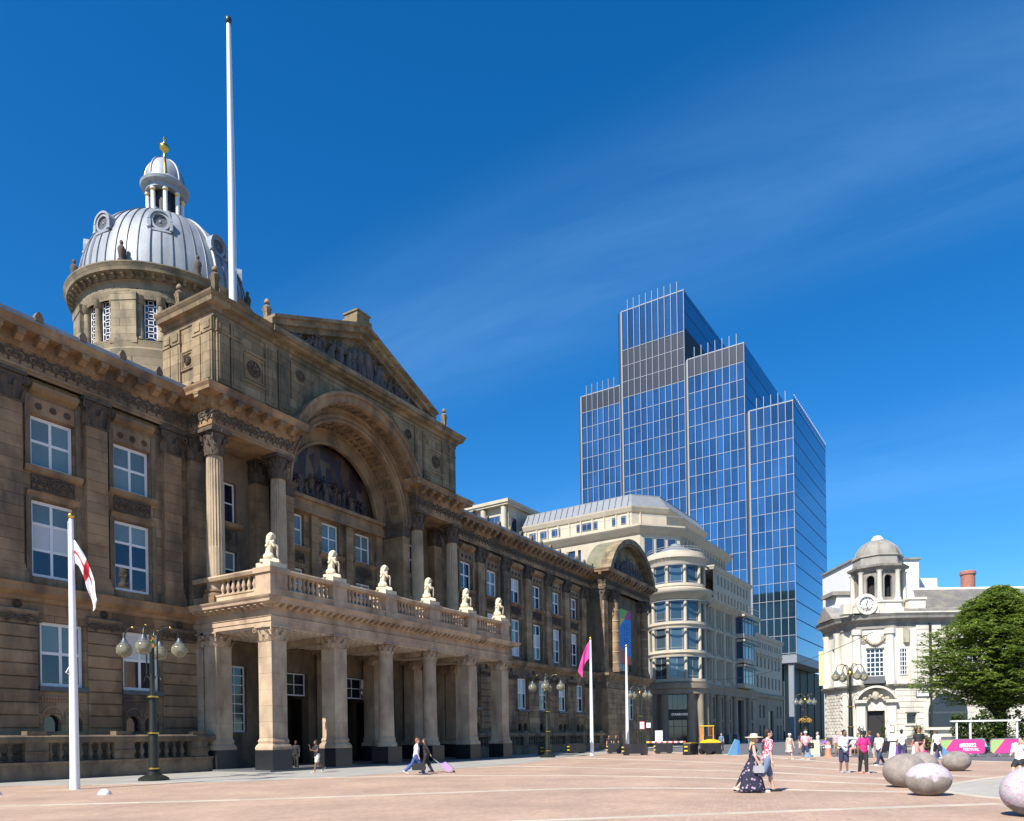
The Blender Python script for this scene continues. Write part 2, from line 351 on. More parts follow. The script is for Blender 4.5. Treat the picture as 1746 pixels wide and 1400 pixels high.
# ------------------------------------------------------------------ shared carved pieces
def baluster_mesh(h, r, mat):
    p = [(1.0, 0), (1.0, .08), (.62, .10), (.5, .16), (.72, .26), (1.0, .38), (.92, .47), (.55, .66), (.42, .78), (.62, .86), (.5, .9), (.95, .92), (.95, 1.)]
    return MB().lathe(0, 0, [(a*r, b*h) for a, b in p], 10).mesh('baluster', mat, smooth=40)
def capital_mesh(h, r, mat, square=False, name='capital'):
    """leafy capital: bell, two rows of curling leaves, corner volutes, abacus; base radius r"""
    m = MB(); n = 4 if square else 20; k = sqrt(2) if square else 1; a0 = pi/4 if square else 0
    m.lathe(0, 0, [(r*1.06*k, 0), (r*1.1*k, .05*h), (r*.97*k, .07*h), (r*.97*k, .5*h), (r*1.12*k, .86*h)], n, a0, a0+2*pi)
    def leaf(a, z, hh, w, rr):
        c, s = cos(a), sin(a); tx, ty = -s, c
        q = max(abs(c), abs(s)) if square else 1
        R0 = rr/q if square else rr
        pr = [(R0*.98, 0, .9), (R0*1.06, .35, 1.), (R0*1.1, .7, .85), (R0*1.22, .95, .6), (R0*1.34, 1.0, .35), (R0*1.36, .88, .12)]
        rows = []
        for R_, t, ww in pr:
            rows.append([m.vt((R_*c+tx*w*ww*e, R_*s+ty*w*ww*e, z+hh*t)) for e in (-1, 0, 1)])
            m.v[rows[-1][1]] = (m.v[rows[-1][1]][0]+c*.04*r, m.v[rows[-1][1]][1]+s*.04*r, m.v[rows[-1][1]][2])
        for A, B in zip(rows, rows[1:]):
            for i in range(2): m.face((A[i], A[i+1], B[i+1], B[i]))
    cnt = 8 if square else 9
    for i in range(cnt): leaf(2*pi*i/cnt, .05*h, .36*h, r*.34, r)
    for i in range(cnt): leaf(2*pi*(i+.5)/cnt, .1*h, .6*h, r*.32, r)
    for i in range(4):                                     # volutes
        a = pi/4+i*pi/2; c, s = cos(a), sin(a); pts = []
        for t in range(15):
            th = t*.55; q = (1-t/17)
            pts.append((c*(r*1.25*k*.92+q*.0+.22*r*q*cos(th+2.4)+.2*r), s*(r*1.25*k*.92+.22*r*q*cos(th+2.4)+.2*r), .74*h+.2*h*q*sin(th+2.4)))
        m.tube(pts, [.075*r]*15, 5)
        m.tube([(c*r*.9, s*r*.9, .45*h), (c*r*1.15, s*r*1.15, .66*h), (c*r*1.5, s*r*1.5, .86*h)], [.1*r, .1*r, .08*r], 5)
    A = r*1.36 if not square else r*1.3
    for i in range(4):                                     # flower at the middle of the abacus
        a = i*pi/2; m.ell((A*.98*cos(a), A*.98*sin(a), .93*h), (.14*r, .14*r, .09*h), 6, 4)
    m.box(-A, A, -A, A, .88*h, h)
    return m.mesh(name, mat, smooth=50)
def scroll_mesh(L, H, mat):
    """one S-scroll of running foliage: front at y=0 looking to -y, centred in x, bottom z=0"""
    m = MB()
    for sgn, cx in ((1, -L*.25), (-1, L*.25)):
        pts = []; rr = []
        for t in range(18):
            th = t*.52; q = .42*H*(1-t/20.)
            pts.append((cx+q*1.08*cos(th*sgn+pi/2*(1-sgn)), -.01-.03*(t % 3)*.5, H*.5+q*sin(th*sgn+pi/2*(1-sgn)))); rr.append(.085*H*(1-t/34))
        m.tube(pts, rr, 5)
        m.ell((cx, -.05, H*.5), (.11*H, .08, .11*H), 7, 5)
        for k in range(6):
            a = k*1.047+.4; q = .47*H
            m.ell((cx+q*1.05*cos(a), -.03, H*.5+q*.86*sin(a)), (.13*H, .05, .06*H), 6, 4, Matrix.Rotation(-a, 3, 'Y'))
    return m.mesh('carved_scroll', mat, smooth=60)
def modillion_mesh(w, d, h, mat):
    m = MB(); m.prism([(0, 0), (d*.35, -.02), (d*.75, h*.45), (d*.98, h*.5), (d, h), (0, h)], -w/2, w/2, lambda x, y, z: (y, -x, z))
    m.box(-w*.62, w*.62, -d*1.04, 0, h*1.001, h*1.22)
    return m.mesh('modillion', mat)
def rosette_mesh(r, mat, n=8):
    m = MB(); m.lathe(0, 0, [(0, 0), (r*.3, .0), (r*.32, .05), (.0, .09)], 10)
    for i in range(n):
        a = 2*pi*i/n; m.ell((r*.58*cos(a), r*.58*sin(a), .025), (r*.3, r*.16, .05), 6, 4, Matrix.Rotation(a, 3, 'Z'))
    m.lathe(0, 0, [(r*.92, 0), (r*.92, .06), (r, .07), (r*1.08, .04), (r*1.08, 0)], 20, cap=False)
    me = m.mesh('rosette', mat, smooth=50)
    me.transform(Matrix.Rotation(rad(90), 4, 'X')); return me
def carved_panel(parent, x0, x1, z0, z1, y, mat='stone_carved', P=IDENT, me=None, rz=0.):
    """sunk panel with a foliate boss"""
    m = MB(); t = .07
    for q in ((x0, x1, z0, z0+t), (x0, x1, z1-t, z1), (x0, x0+t, z0+t, z1-t), (x1-t, x1, z0+t, z1-t)): m.box(q[0], q[1], y-.06, y, q[2], q[3], P)
    o = m.build('carved_panel', mat, parent); c = P((x0+x1)/2, y-.02, (z0+z1)/2)
    h = z1-z0-2*t; w = x1-x0-2*t
    s = min(1., h/.62)
    piece('rosette', ROS, o, c, rz, (s, s, s))
    if w > h*2.2 and me:
        for sg in (-1, 1): piece('carved_scroll', me, o, P((x0+x1)/2+sg*(w*.29), y-.02, z0+t+.02), rz, (w*.36/1.0, 1, h*.95/.72))
    return o

# ------------------------------------------------------------------ the civic building
CH = thing('civic_building', 'long soot-stained sandstone civic building with dome, pediment and pillared porch', 'building', (39.3, 38, 0))
YW, YG = 38.0, 37.35                       # upper wall plane, ground-floor wall plane
MOD = modillion_mesh(.34, .62, .34, 'stone'); SCR = scroll_mesh(1.0, .72, 'stone_carved'); ROS = rosette_mesh(.30, 'stone_carved')
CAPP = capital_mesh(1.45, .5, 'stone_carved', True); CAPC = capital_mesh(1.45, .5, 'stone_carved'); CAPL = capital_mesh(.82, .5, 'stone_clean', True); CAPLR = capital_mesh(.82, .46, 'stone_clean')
BAL = baluster_mesh(.82, .14, 'stone_dark'); BALC = baluster_mesh(.84, .13, 'stone_clean')
ANT = MB().prism([(-.17, 0), (.17, 0), (.2, .16), (.1, .38), (0, .46), (-.1, .38), (-.2, .16)], -.13, .13).mesh('antefix', 'stone_dark')
ENT = [(0, 19.2), (.05, 19.2), (.05, 19.36), (.1, 19.36), (.1, 19.5), (.0, 19.56), (0, 20.3), (.1, 20.34), (.16, 20.48), (.16, 20.92), (.78, 20.95), (.8, 21.1), (.9, 21.26), (.92, 21.34), (-.1, 21.42)]
def along(path, sp, off, fn, ends=.3):
    """fn(x, y, rz) at even steps along a plan path, 'off' outside it"""
    P = [Vector(p) for p in path]
    for a, b in zip(P, P[1:]):
        d = b-a; L = d.length; d.normalize(); nrm = Vector((d.y, -d.x)); k = max(1, int((L-2*ends)/sp+.5))
        if L < sp*.8: ks = [L/2]
        else: ks = [ends+(L-2*ends)*i/k for i in range(k+1)]
        for t in ks: q = a+d*t+nrm*off; fn(q.x, q.y, math.atan2(d.y, d.x))
def entablature(path, mods=True):
    o = MB().sweep(path, ENT).build('cornice', 'stone', CH)
    along(path, .98, .16, lambda x, y, r: piece('modillion', MOD, o, (x, y, 20.5), r), .34)
    along(path, 1.06, .0, lambda x, y, r: piece('carved_scroll', SCR, o, (x, y, 19.57), r), .6)
    # small dentils, too fine to pick apart
    m = MB(); along(path, .26, .0, lambda x, y, r: m.box(-.06, .06, -.17, 0, 20.36, 20.46, lambda a, b, z: (x+a*cos(r)-b*sin(r), y+a*sin(r)+b*cos(r), z)), .1)
    m.build('dentils', 'stone', o, kind='stuff'); return o
def pilaster(xc, y, w=1.1, n=14, z0=9.75, yb=None):
    """plinth and base, single courses, leafy capital"""
    m = MB(); yb = yb or YW+.05
    m.box(xc-w/2-.14, xc+w/2+.14, y-.14, yb, 9.2, z0); m.box(xc-w/2-.08, xc+w/2+.08, y-.08, yb, z0+.003, z0+.22); m.box(xc-w/2-.04, xc+w/2+.04, y-.04, yb, z0+.223, z0+.38)
    o = m.build('pilaster', 'stone', CH)
    stack(o, xc-w/2, xc+w/2, y, yb-y, z0+.38, 17.75, n, 'stone', .01, .012)
    piece('capital', CAPP, o, (xc, y+w*.5, 17.75), 0, (w*1.0, w*1.0, 1)); return o
def wing(x0, x1, wins, pils, ww, yl, blinds):
    """two upper storeys over a rusticated ground floor"""
    hu = [(c-ww/2, c+ww/2, 15.0, 17.5) for c in wins]+[(c-ww/2, c+ww/2, 9.72, 13.45) for c in wins]
    m = MB().wall(x0, x1, 9.2, 19.2, YW, hu, .45); m.build('wall', 'stone_ashlar', CH)
    hg = [(c-ww/2, c+ww/2, 4.4, 7.5) for c in wins]+[q for c in wins for q in ((c-.92, c-.12, 2.25, 3.05), (c+.12, c+.92, 2.25, 3.05))]
    g = MB().wall(x0, x1, 0, 9.0, YG, hg, .45).build('wall', 'stone_ashlar', CH)
    # string course over the ground floor
    MB().sweep([(x0, YG), (x1, YG)], [(0, 8.35), (.08, 8.4), (.1, 8.55), (.2, 8.6), (.42, 8.78), (.45, 9.0), (.5, 9.12), (-.7, 9.25)]).build('string_course', 'stone', CH)
    for i, c in enumerate(wins):
        b = blinds[i % len(blinds)]; rw = random.Random(int(c*10)); up_ = rw.choice(('pane_blind', 'pane_blind', ('pane_dark', 'pane_blind'), 'pane_dark', ('pane_dark', 'pane_white')))
        if c > 50: b = tuple(rw.choice(('pane_dark', 'pane_blind', 'pane_blind', 'pane_white')) for _ in range(3))
        else: up_ = 'pane_blind'
        window(CH, c-ww/2+.03, c+ww/2-.03, 15.02, 17.48, YW+.22, (.5,), (.52,), .15, .13, pane=up_)
        window(CH, c-ww/2+.03, c+ww/2-.03, 9.74, 13.42, YW+.22, (.5,), (.36, .7), .15, .13, pane=b)
        window(CH, c-ww/2+.03, c+ww/2-.03, 4.42, 7.48, YG+.22, (.5,), (.52,), .15, .14, pane=('pane_dark', 'pane_white') if i % 2 == 0 else ('pane_dark', 'pane_blind'))
        # sills, heads, carved panel between the storeys
        MB().sweep([(c-ww/2-.32, YW), (c+ww/2+.32, YW)], [(0, 14.66), (.12, 14.72), (.2, 14.8), (.26, 14.98), (.0, 15.0)]).build('sill', 'stone', CH)
        carved_panel(CH, c-ww/2+.02, c+ww/2-.02, 13.92, 14.64, YW, me=SCR)
        MB().sweep([(c-ww/2-.2, YW), (c+ww/2+.2, YW)], [(0, 13.5), (.06, 13.5), (.1, 13.68), (.18, 13.78), (.0, 13.84)]).build('window_head', 'stone', CH)
        MB().sweep([(c-ww/2-.05, YW), (c+ww/2+.05, YW)], [(0, 18.45), (.25, 18.55), (.42, 18.7), (.44, 18.84), (0, 18.9)]).build('window_hood', 'stone', CH)
        fr = MB().box(c-ww/2, c+ww/2, YW-.06, YW, 17.55, 18.3).build('frieze_panel', 'stone', CH)
        for k in (-1, 0, 1): piece('rosette', ROS, fr, (c+k*ww*.32, YW-.06, 17.92), 0, (.5, .6, .5))
        for sg in (-1, 1):                                  # architrave strips beside the windows
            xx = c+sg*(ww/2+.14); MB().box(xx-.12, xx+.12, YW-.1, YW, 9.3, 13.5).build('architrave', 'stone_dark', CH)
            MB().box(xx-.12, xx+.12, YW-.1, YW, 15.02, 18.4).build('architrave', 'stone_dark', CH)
        MB().box(c-ww/2-.1, c+ww/2+.1, YG-.16, YG, 4.18, 4.4).build('sill', 'lead_dark', CH)
        d = MB().box(c-ww/2, c+ww/2, YG-.08, YG, 3.86, 3.92)
        for k in range(int(ww/.13)): d.box(c-ww/2+.13*k+.02, c-ww/2+.13*k+.09, YG-.07, YG, 3.76, 3.858)
        d.build('dentils', 'stone', CH, kind='stuff')
        for sg in (-1, 1):                                  # little arched basement lights
            xx = c+sg*.52; MB().box(xx-.4, xx+.4, YG+.3, YG+.32, 2.25, 3.05).build('pane', 'pane_dark', CH)
            MB().ring(xx, 3.0, .40, .5, YG-.05, YG+.3, 0, pi, 10).build('basement_arch', 'stone', CH)
            mm = MB()
            for s2 in (-1, 1): mm.prism([(xx+s2*.4, 2.62), (xx+s2*.4, 3.05), (xx+s2*.05, 3.05), (xx+s2*.25, 2.95), (xx+s2*.36, 2.8)], YG+.02, YG+.25)
            mm.build('basement_spandrel', 'stone', CH)
    for c in pils: pilaster(c, 37.72)
    # ground-floor piers of channelled stones between the windows
    ed = sorted([x0]+[e for c in wins for e in (c-ww/2-.12, c+ww/2+.12)]+[x1])
    for a, b in zip(ed[::2], ed[1::2]):
        if b-a < .4: continue
        k = max(1, round((b-a)/1.5)); w = (b-a)/k
        for j in range(k): stack(g, a+j*w+.008, a+(j+1)*w-.008, YG-.1, .12, .6, 7.25, 11, 'stone', .035, .035)
        o = MB().sweep([(a, YG), (b, YG)], [(0, 7.25), (.1, 7.27), (.12, 7.72), (.2, 7.8), (.22, 7.92), (0, 8.0)]).build('impost', 'stone_dark', CH)
        kk = max(1, int((b-a)/.9))
        for j in range(kk): piece('carved_scroll', SCR, o, (a+(b-a)*(j+.5)/kk, YG-.13, 7.3), 0, ((b-a)/kk/1.05, 1, .58))
        piece('rosette', ROS, g, ((a+b)/2, YG-.01, 8.18), 0, (.62, 1, .62))
    # forecourt balustrade
    st = MB().box(x0, x1, yl, yl+.5, 0, .78).sweep([(x0, yl), (x1, yl)], [(0, .7), (.06, .72), (.08, .84), (-.5, .86)]).build('balustrade', 'stone_dark', CH)
    MB().sweep([(x0, yl), (x1, yl)], [(-.52, 1.7), (.02, 1.7), (.06, 1.78), (.1, 1.86), (.1, 1.98), (.0, 2.06), (-.5, 2.06)]).build('rail', 'stone_dark', st)
    xs = x0+.3; px = sorted(pils)
    t = x0+.25
    while t < x1-.2:
        near = min(px, key=lambda q: abs(q-t))
        if abs(near-t) < .62: t += .09; continue
        piece('baluster', BAL, st, (t, yl+.26, .87)); t += .46
    for c in px:
        MB().box(c-.5, c+.5, yl+.0, yl+.5, .862, 1.698).box(c-.54, c+.54, yl-.06, yl+.5, 1.25, 1.3).box(c-.42, c+.42, yl-.02, yl+.48, 2.062, 2.24).build('pier', 'stone_dark', st)
    return g
BL = (('pane_dark', 'pane_dark', 'pane_white'), ('pane_dark', 'pane_dark', 'pane_blind'))
wing(8.0, 27.35, [15.86, 19.95, 24.04], [13.9, 17.9, 22.0, 26.3], 2.1, 35.75, [('pane_dark', 'pane_white', 'pane_blind'), ('pane_dark', 'pane_white', 'pane_blind'), ('pane_dark', 'pane_dark', 'pane_blind')])
RW = [55.6+4.37*i for i in range(6)]
wing(51.2, 81.6, RW, [53.3]+[57.8+4.37*i for i in range(6)], 1.95, 35.75, [('pane_blind', 'pane_blind', 'pane_blind'), ('pane_dark', 'pane_blind', 'pane_blind')])
entablature([(8.0, 37.75), (27.3, 37.75)]); entablature([(51.3, 37.75), (81.4, 37.75)])
for a, b in ((8.0, 27.6), (51.0, 81.5)):                    # wing roofs: tiles between lead rolls, dark antefixes on the edge
    r = MB().poly([(a, 37.2, 21.44), (b, 37.2, 21.44), (b, 43.5, 22.7), (a, 43.5, 22.7)]).poly([(a, 43.5, 22.7), (b, 43.5, 22.7), (b, 50, 21.4), (a, 50, 21.4)]).build('roof', 'tile_red', CH)
    MB().box(a, b, 36.95, 37.3, 21.4, 21.6).build('gutter', 'lead', r)
    x = a+.6
    while x < b:
        piece('antefix', ANT, r, (x, 37.0, 21.5)); MB().tube([(x, 37.2, 21.5), (x, 43.5, 22.76)], .09, 6).build('roof_roll', 'lead', r); x += 2.05
for x, y in ((57.2, 43.2), (58.8, 43.2), (66.5, 43.2), (68.3, 43.2), (76, 43.4)):
    MB().box(x-.6, x+.6, y-.8, y+.8, 21.5, 23.9).box(x-.7, x+.7, y-.9, y+.9, 23.9, 24.15).box(x-.55, x+.55, y-.75, y+.75, 24.15, 24.6).build('chimney', 'stone_attic', CH)

# ---- central block: free-standing giant columns, broken entablature, deep arch, attic, pediment
CX = [27.8, 32.4, 46.2, 50.8]; YC = 36.1; XM = 39.3; ZC = 18.05
def fluted(xc, yc):
    m = MB(); m.box(xc-.72, xc+.72, yc-.72, yc+.72, 9.3, 9.72)
    m.lathe(xc, yc, [(.70, 9.72), (.73, 9.82), (.70, 9.92), (.58, 9.95), (.56, 10.03), (.63, 10.08), (.63, 10.16), (.52, 10.2)], 24, cap=False)
    o = m.build('column', 'stone', CH, smooth=40)
    nf = 20; K = nf*4; rows = []; s = MB()
    zs = [10.2, 10.6, 12.6, 12.62, 14.5, 16.2, 17.6, 17.75]; rs = [.5, .5, .5, .495, .485, .465, .445, .445]
    for z, r in zip(zs, rs):
        row = []
        for i in range(K):
            fl = (1, .93, .90, .93)[i % 4] if z > 10.5 and z < 17.7 else 1.
            if z < 12.61 and fl < 1: fl = 1-(1-fl)*.35     # lower third: flutes filled
            a = 2*pi*i/K; row.append(s.vt((xc+r*fl*cos(a), yc+r*fl*sin(a), z)))
        rows.append(row)
    for a, b in zip(rows, rows[1:]):
        for i in range(K): s.face((a[i], a[(i+1) % K], b[(i+1) % K], b[i]))
    s.build('shaft', 'stone_column_lit', o); piece('capital', CAPC, o, (xc, yc, 17.75)); return o
for x in CX: fluted(x, YC)
for x in CX: pilaster(x, 37.5, 1.0, 14, yb=38.3)
for sx in (0, 1):
    a, b = ((27.3, 33.1), (45.5, 51.3))[sx]
    p = [(a, 37.72), (a, 35.6), (b, 35.6), (b, 37.6)]
    entablature(p)
    MB().box(a+.03, b-.03, 35.63, 38.2, 19.21, 21.38).build('architrave', 'stone', CH)
    # wall behind the pair of columns with two windows
    c = (a+b)/2; hs = [(c-.75, c+.75, 15.0, 17.5), (c-.75, c+.75, 9.9, 13.3)]
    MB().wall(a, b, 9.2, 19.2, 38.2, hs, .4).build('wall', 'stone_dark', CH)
    window(CH, c-.72, c+.72, 15.02, 17.48, 38.4, (.5,), (.5,), .1, .08, pane='pane_dark'); window(CH, c-.72, c+.72, 9.92, 13.28, 38.4, (.5,), (.36, .68), .1, .08, pane=('pane_dark', 'pane_dark', 'pane_blind'))
    MB().sweep([(c-1.1, 38.2), (c+1.1, 38.2)], [(0, 14.66), (.2, 14.75), (.28, 14.98), (0, 15.)]).build('sill', 'stone', CH); carved_panel(CH, c-.75, c+.75, 13.7, 14.6, 38.2, me=None)
    for sg in (0, 1):                                        # the block's own inner jamb carrying the arch
        pass
# jamb pilasters and deep coffered arch
for x in (33.1, 45.5):
    sg = 1 if x < XM else -1; x2 = x+sg*.75
    j = MB().box(min(x, x2), max(x, x2), 36.35, 38.5, 9.3, 17.2).build('arch_jamb', 'stone', CH)
    stack(j, min(x, x2)-.02, max(x, x2)+.02, 36.3, .1, 9.7, 17.2, 14, 'stone', .012, .012)
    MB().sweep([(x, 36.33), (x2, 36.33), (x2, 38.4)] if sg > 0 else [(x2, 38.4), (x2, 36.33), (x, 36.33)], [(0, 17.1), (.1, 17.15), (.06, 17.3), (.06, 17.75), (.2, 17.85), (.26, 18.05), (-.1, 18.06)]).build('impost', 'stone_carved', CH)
amin = math.asin((21.4-ZC)/6.95)
MB().ring(XM, ZC, 6.45, 6.7, 35.28, 36.4, amin, pi-amin, 48).build('arch_soffit', 'stone', CH, smooth=40)
MB().ring(XM, ZC, 6.5, 7.0, 35.12, 35.6, amin, pi-amin, 48).ring(XM, ZC, 6.95, 7.15, 34.98, 35.6, amin, pi-amin, 48).ring(XM, ZC, 6.42, 6.6, 35.2, 35.5, amin, pi-amin, 48).build('arch_hood', 'stone', CH, smooth=40)
MB().ring(XM, ZC, 5.6, 6.46, 36.4, 36.6, 0, pi, 56).ring(XM, ZC, 5.8, 6.0, 36.3, 36.45, 0, pi, 56).ring(XM, ZC, 6.2, 6.44, 36.2, 36.45, 0, pi, 56).ring(XM, ZC, 5.52, 5.68, 36.33, 36.6, 0, pi, 56).build('archivolt', 'stone', CH, smooth=40)
MB().ring(XM, ZC, 4.5, 5.7, 38.1, 38.4, 0, pi, 48).ring(XM, ZC, 4.42, 4.6, 38.0, 38.2, 0, pi, 48).ring(XM, ZC, 5.3, 5.6, 38.0, 38.2, 0, pi, 48).build('inner_archivolt', 'stone', CH, smooth=40)
MB().ring(XM, ZC, 5.6, 5.75, 36.6, 38.55, 0, pi, 56).build('arch_vault', 'stone', CH, smooth=40)
COF = MB()
COF.box(-.3, .3, -.36, -.3, 0, .09).box(-.3, .3, .3, .36, 0, .09).box(-.36, -.3, -.36, .36, 0, .09).box(.3, .36, -.36, .36, 0, .09).ell((0, 0, .02), (.2, .2, .07), 8, 5)
COFM = COF.mesh('coffer', 'stone_dark', smooth=40)
def coffers(R_, ys, n, a0, a1, parent_name):
    par = CH
    for i in range(n):
        a = a0+(a1-a0)*(i+.5)/n
        for y in ys:
            o = bpy.data.objects.new('coffer', COFM); COL.objects.link(o); o.parent = par
            nv = Vector((-cos(a), 0, -sin(a))); o.rotation_euler = nv.to_track_quat('Z', 'Y').to_euler()
            o.location = Vector((XM+R_*cos(a), y, ZC+R_*sin(a)))-BASE[CH.name]; o.scale = (.85, .85, 1.2)
coffers(6.45, (35.85,), 18, amin, pi-amin, 'a'); coffers(5.6, (37.1, 38.0), 17, .12, pi-.12, 'b')
# attic front with the arch cut out
m = MB(); z1 = 26.2; ax0, ax1, yf, AB = 27.6, 51.0, 35.75, 40.2
n = 40; A = [amin+(pi-2*amin)*i/n for i in range(n+1)]; pts = [(XM+6.8*cos(a), ZC+6.8*sin(a)) for a in A]
for p, q in zip(pts, pts[1:]): m.poly([(p[0], yf, p[1]), (q[0], yf, q[1]), (q[0], yf, z1), (p[0], yf, z1)])
zb = pts[0][1]
m.poly([(pts[0][0], yf, zb), (ax1, yf, zb), (ax1, yf, z1), (pts[0][0], yf, z1)]); m.poly([(ax0, yf, zb), (pts[-1][0], yf, zb), (pts[-1][0], yf, z1), (ax0, yf, z1)])
m.poly([(ax0, yf, 21.3), (33.0, yf, 21.3), (33.0, yf, zb), (ax0, yf, zb)]); m.poly([(45.6, yf, 21.3), (ax1, yf, 21.3), (ax1, yf, zb), (45.6, yf, zb)])
m.poly([(ax0, yf, 21.3), (ax0, yf, z1), (ax0, AB, z1), (ax0, AB, 21.3)]); m.poly([(ax1, yf, 21.3), (ax1, AB, 21.3), (ax1, AB, z1), (ax1, yf, z1)]); m.poly([(ax0, AB, 21.3), (ax0, AB, z1), (ax1, AB, z1), (ax1, AB, 21.3)])
m.build('attic_wall', 'stone_attic', CH)
AP = [(ax0, AB), (ax0, yf), (ax1, yf), (ax1, AB), (ax0, AB)]
for pth in ([(ax0, AB), (ax0, yf), (33.4, yf)], [(45.2, yf), (ax1, yf), (ax1, AB)]): MB().sweep(pth, [(0, 21.3), (.22, 21.35), (.22, 21.75), (.1, 21.85), (0, 21.95)]).build('attic_plinth', 'stone_attic', CH)
ac = MB().sweep(AP, [(0, 25.6), (.05, 25.6), (.08, 25.85), (.18, 25.9), (.2, 26.1), (.5, 26.16), (.55, 26.35), (.68, 26.55), (.7, 26.64), (-.2, 26.8)]).build('attic_cornice', 'stone_attic', CH)
m = MB(); along(AP, .24, .0, lambda x, y, r: m.box(-.07, .07, -.17, 0, 25.92, 26.08, lambda a, b, z: (x+a*cos(r)-b*sin(r), y+a*sin(r)+b*cos(r), z)), .12); m.build('dentils', 'stone_attic', ac, kind='stuff')
MB().box(ax0+.1, ax1-.1, 35.9, 40.1, 26.6, 26.78).build('attic_roof', 'lead_dark', CH)
PIL2 = MB()
PIL2.box(-.42, .42, -.12, 0, 0, 3.66).box(-.30, .30, -.165, -.12, .2, 2.7).box(-.24, .24, -.13, -.121, .2, 2.7)
PIL2.box(-.46, .46, -.16, 0, 2.85, 2.95).box(-.26, .26, -.17, -.12, 3.05, 3.5)
P2M = PIL2.mesh('attic_pilaster', 'stone_attic')
for x in (28.15, 29.1, 31.6, 32.6, 46.0, 47.0, 49.5, 50.45): piece('attic_pilaster', P2M, CH, (x, yf, 21.95))
for y in (36.2, 37.05, 39.05, 39.8): piece('attic_pilaster', P2M, CH, (ax0, y, 21.95), -pi/2)
def attic_panel(P, a, rz):
    m = MB(); b0 = P[1] if False else None
    return
def square_panel(parent, loc, rz, s=1.0):
    m = MB()
    for q, t in ((.95, .07), (.72, .05)): 
        for u in ((-q, q, q-t*2, q), (-q, q, -q, -q+t*2), (-q, -q+t*2, -q+t*2, q-t*2), (q-t*2, q, -q+t*2, q-t*2)): m.box(u[0], u[1], -t*1.2, 0, u[2], u[3])
    o = piece('attic_panel', m.mesh('attic_panel', 'stone_attic'), parent, loc, rz, (s, 1, s))
    r = bpy.data.objects.new('rosette', ROS); COL.objects.link(r); r.parent = o; r.scale = (1.5, 1.4, 1.5); r.location = (0, -.01, 0)
for x in (30.35, 48.25): square_panel(CH, (x, yf, 23.7), 0)
square_panel(CH, (ax0, 38.05, 23.7), -pi/2, .58)
for sx in (-1, 1):                                          # spandrel frames beside the arch
    x0 = XM+sx*6.1; MB().prism([(x0, 25.45), (XM+sx*3.6, 25.45), (XM+sx*5.1, 24.1), (x0, 23.05)], yf-.1, yf).build('spandrel_panel', 'stone_attic', CH); piece('rosette', ROS, CH, (XM+sx*5.4, yf-.1, 24.7), 0, (1.1, 1.3, 1.1))
# pediment
def raking(xa, za, xb, zb, th, y0, y1): return MB().prism([(xa, za), (xb, zb), (xb, zb+th), (xa, za+th)], y0, y1)
PW = 8.0; pz0, pza = 26.64, 29.75
ped = MB().prism([(XM-PW+.6, pz0), (XM+PW-.6, pz0), (XM, pza)], 35.72, 35.8).build('pediment', 'stone_attic', CH)
MB().box(XM-PW, XM+PW, 34.95, 36.2, 26.3, 26.62).box(XM-PW+.1, XM+PW-.1, 35.15, 36.2, 26.1, 26.3).build('pediment_cornice', 'stone_attic', CH)
m = MB()
for sx in (-1, 1):
    xe, xa = XM+sx*(PW+.15), XM
    m.prism([(xe, pz0-.02), (xa, pza), (xa, pza+.35), (xe, pz0+.33)], 35.0, 36.3); m.prism([(xe, pz0+.332), (xa, pza+.352), (xa, pza+.6), (xe, pz0+.5)], 34.75, 36.3)
    m.prism([(xe-sx*.9, pz0-.02), (xa, pza-.32), (xa, pza-.002), (xe, pz0-.02)], 35.3, 36.0)
m.build('raking_cornice', 'stone_attic', CH)
MB().prism([(XM-PW-.1, 26.8), (XM+PW+.1, 26.8), (XM, pza+.57)], 36.3, 40.2).build('pediment_roof', 'lead_dark', CH)
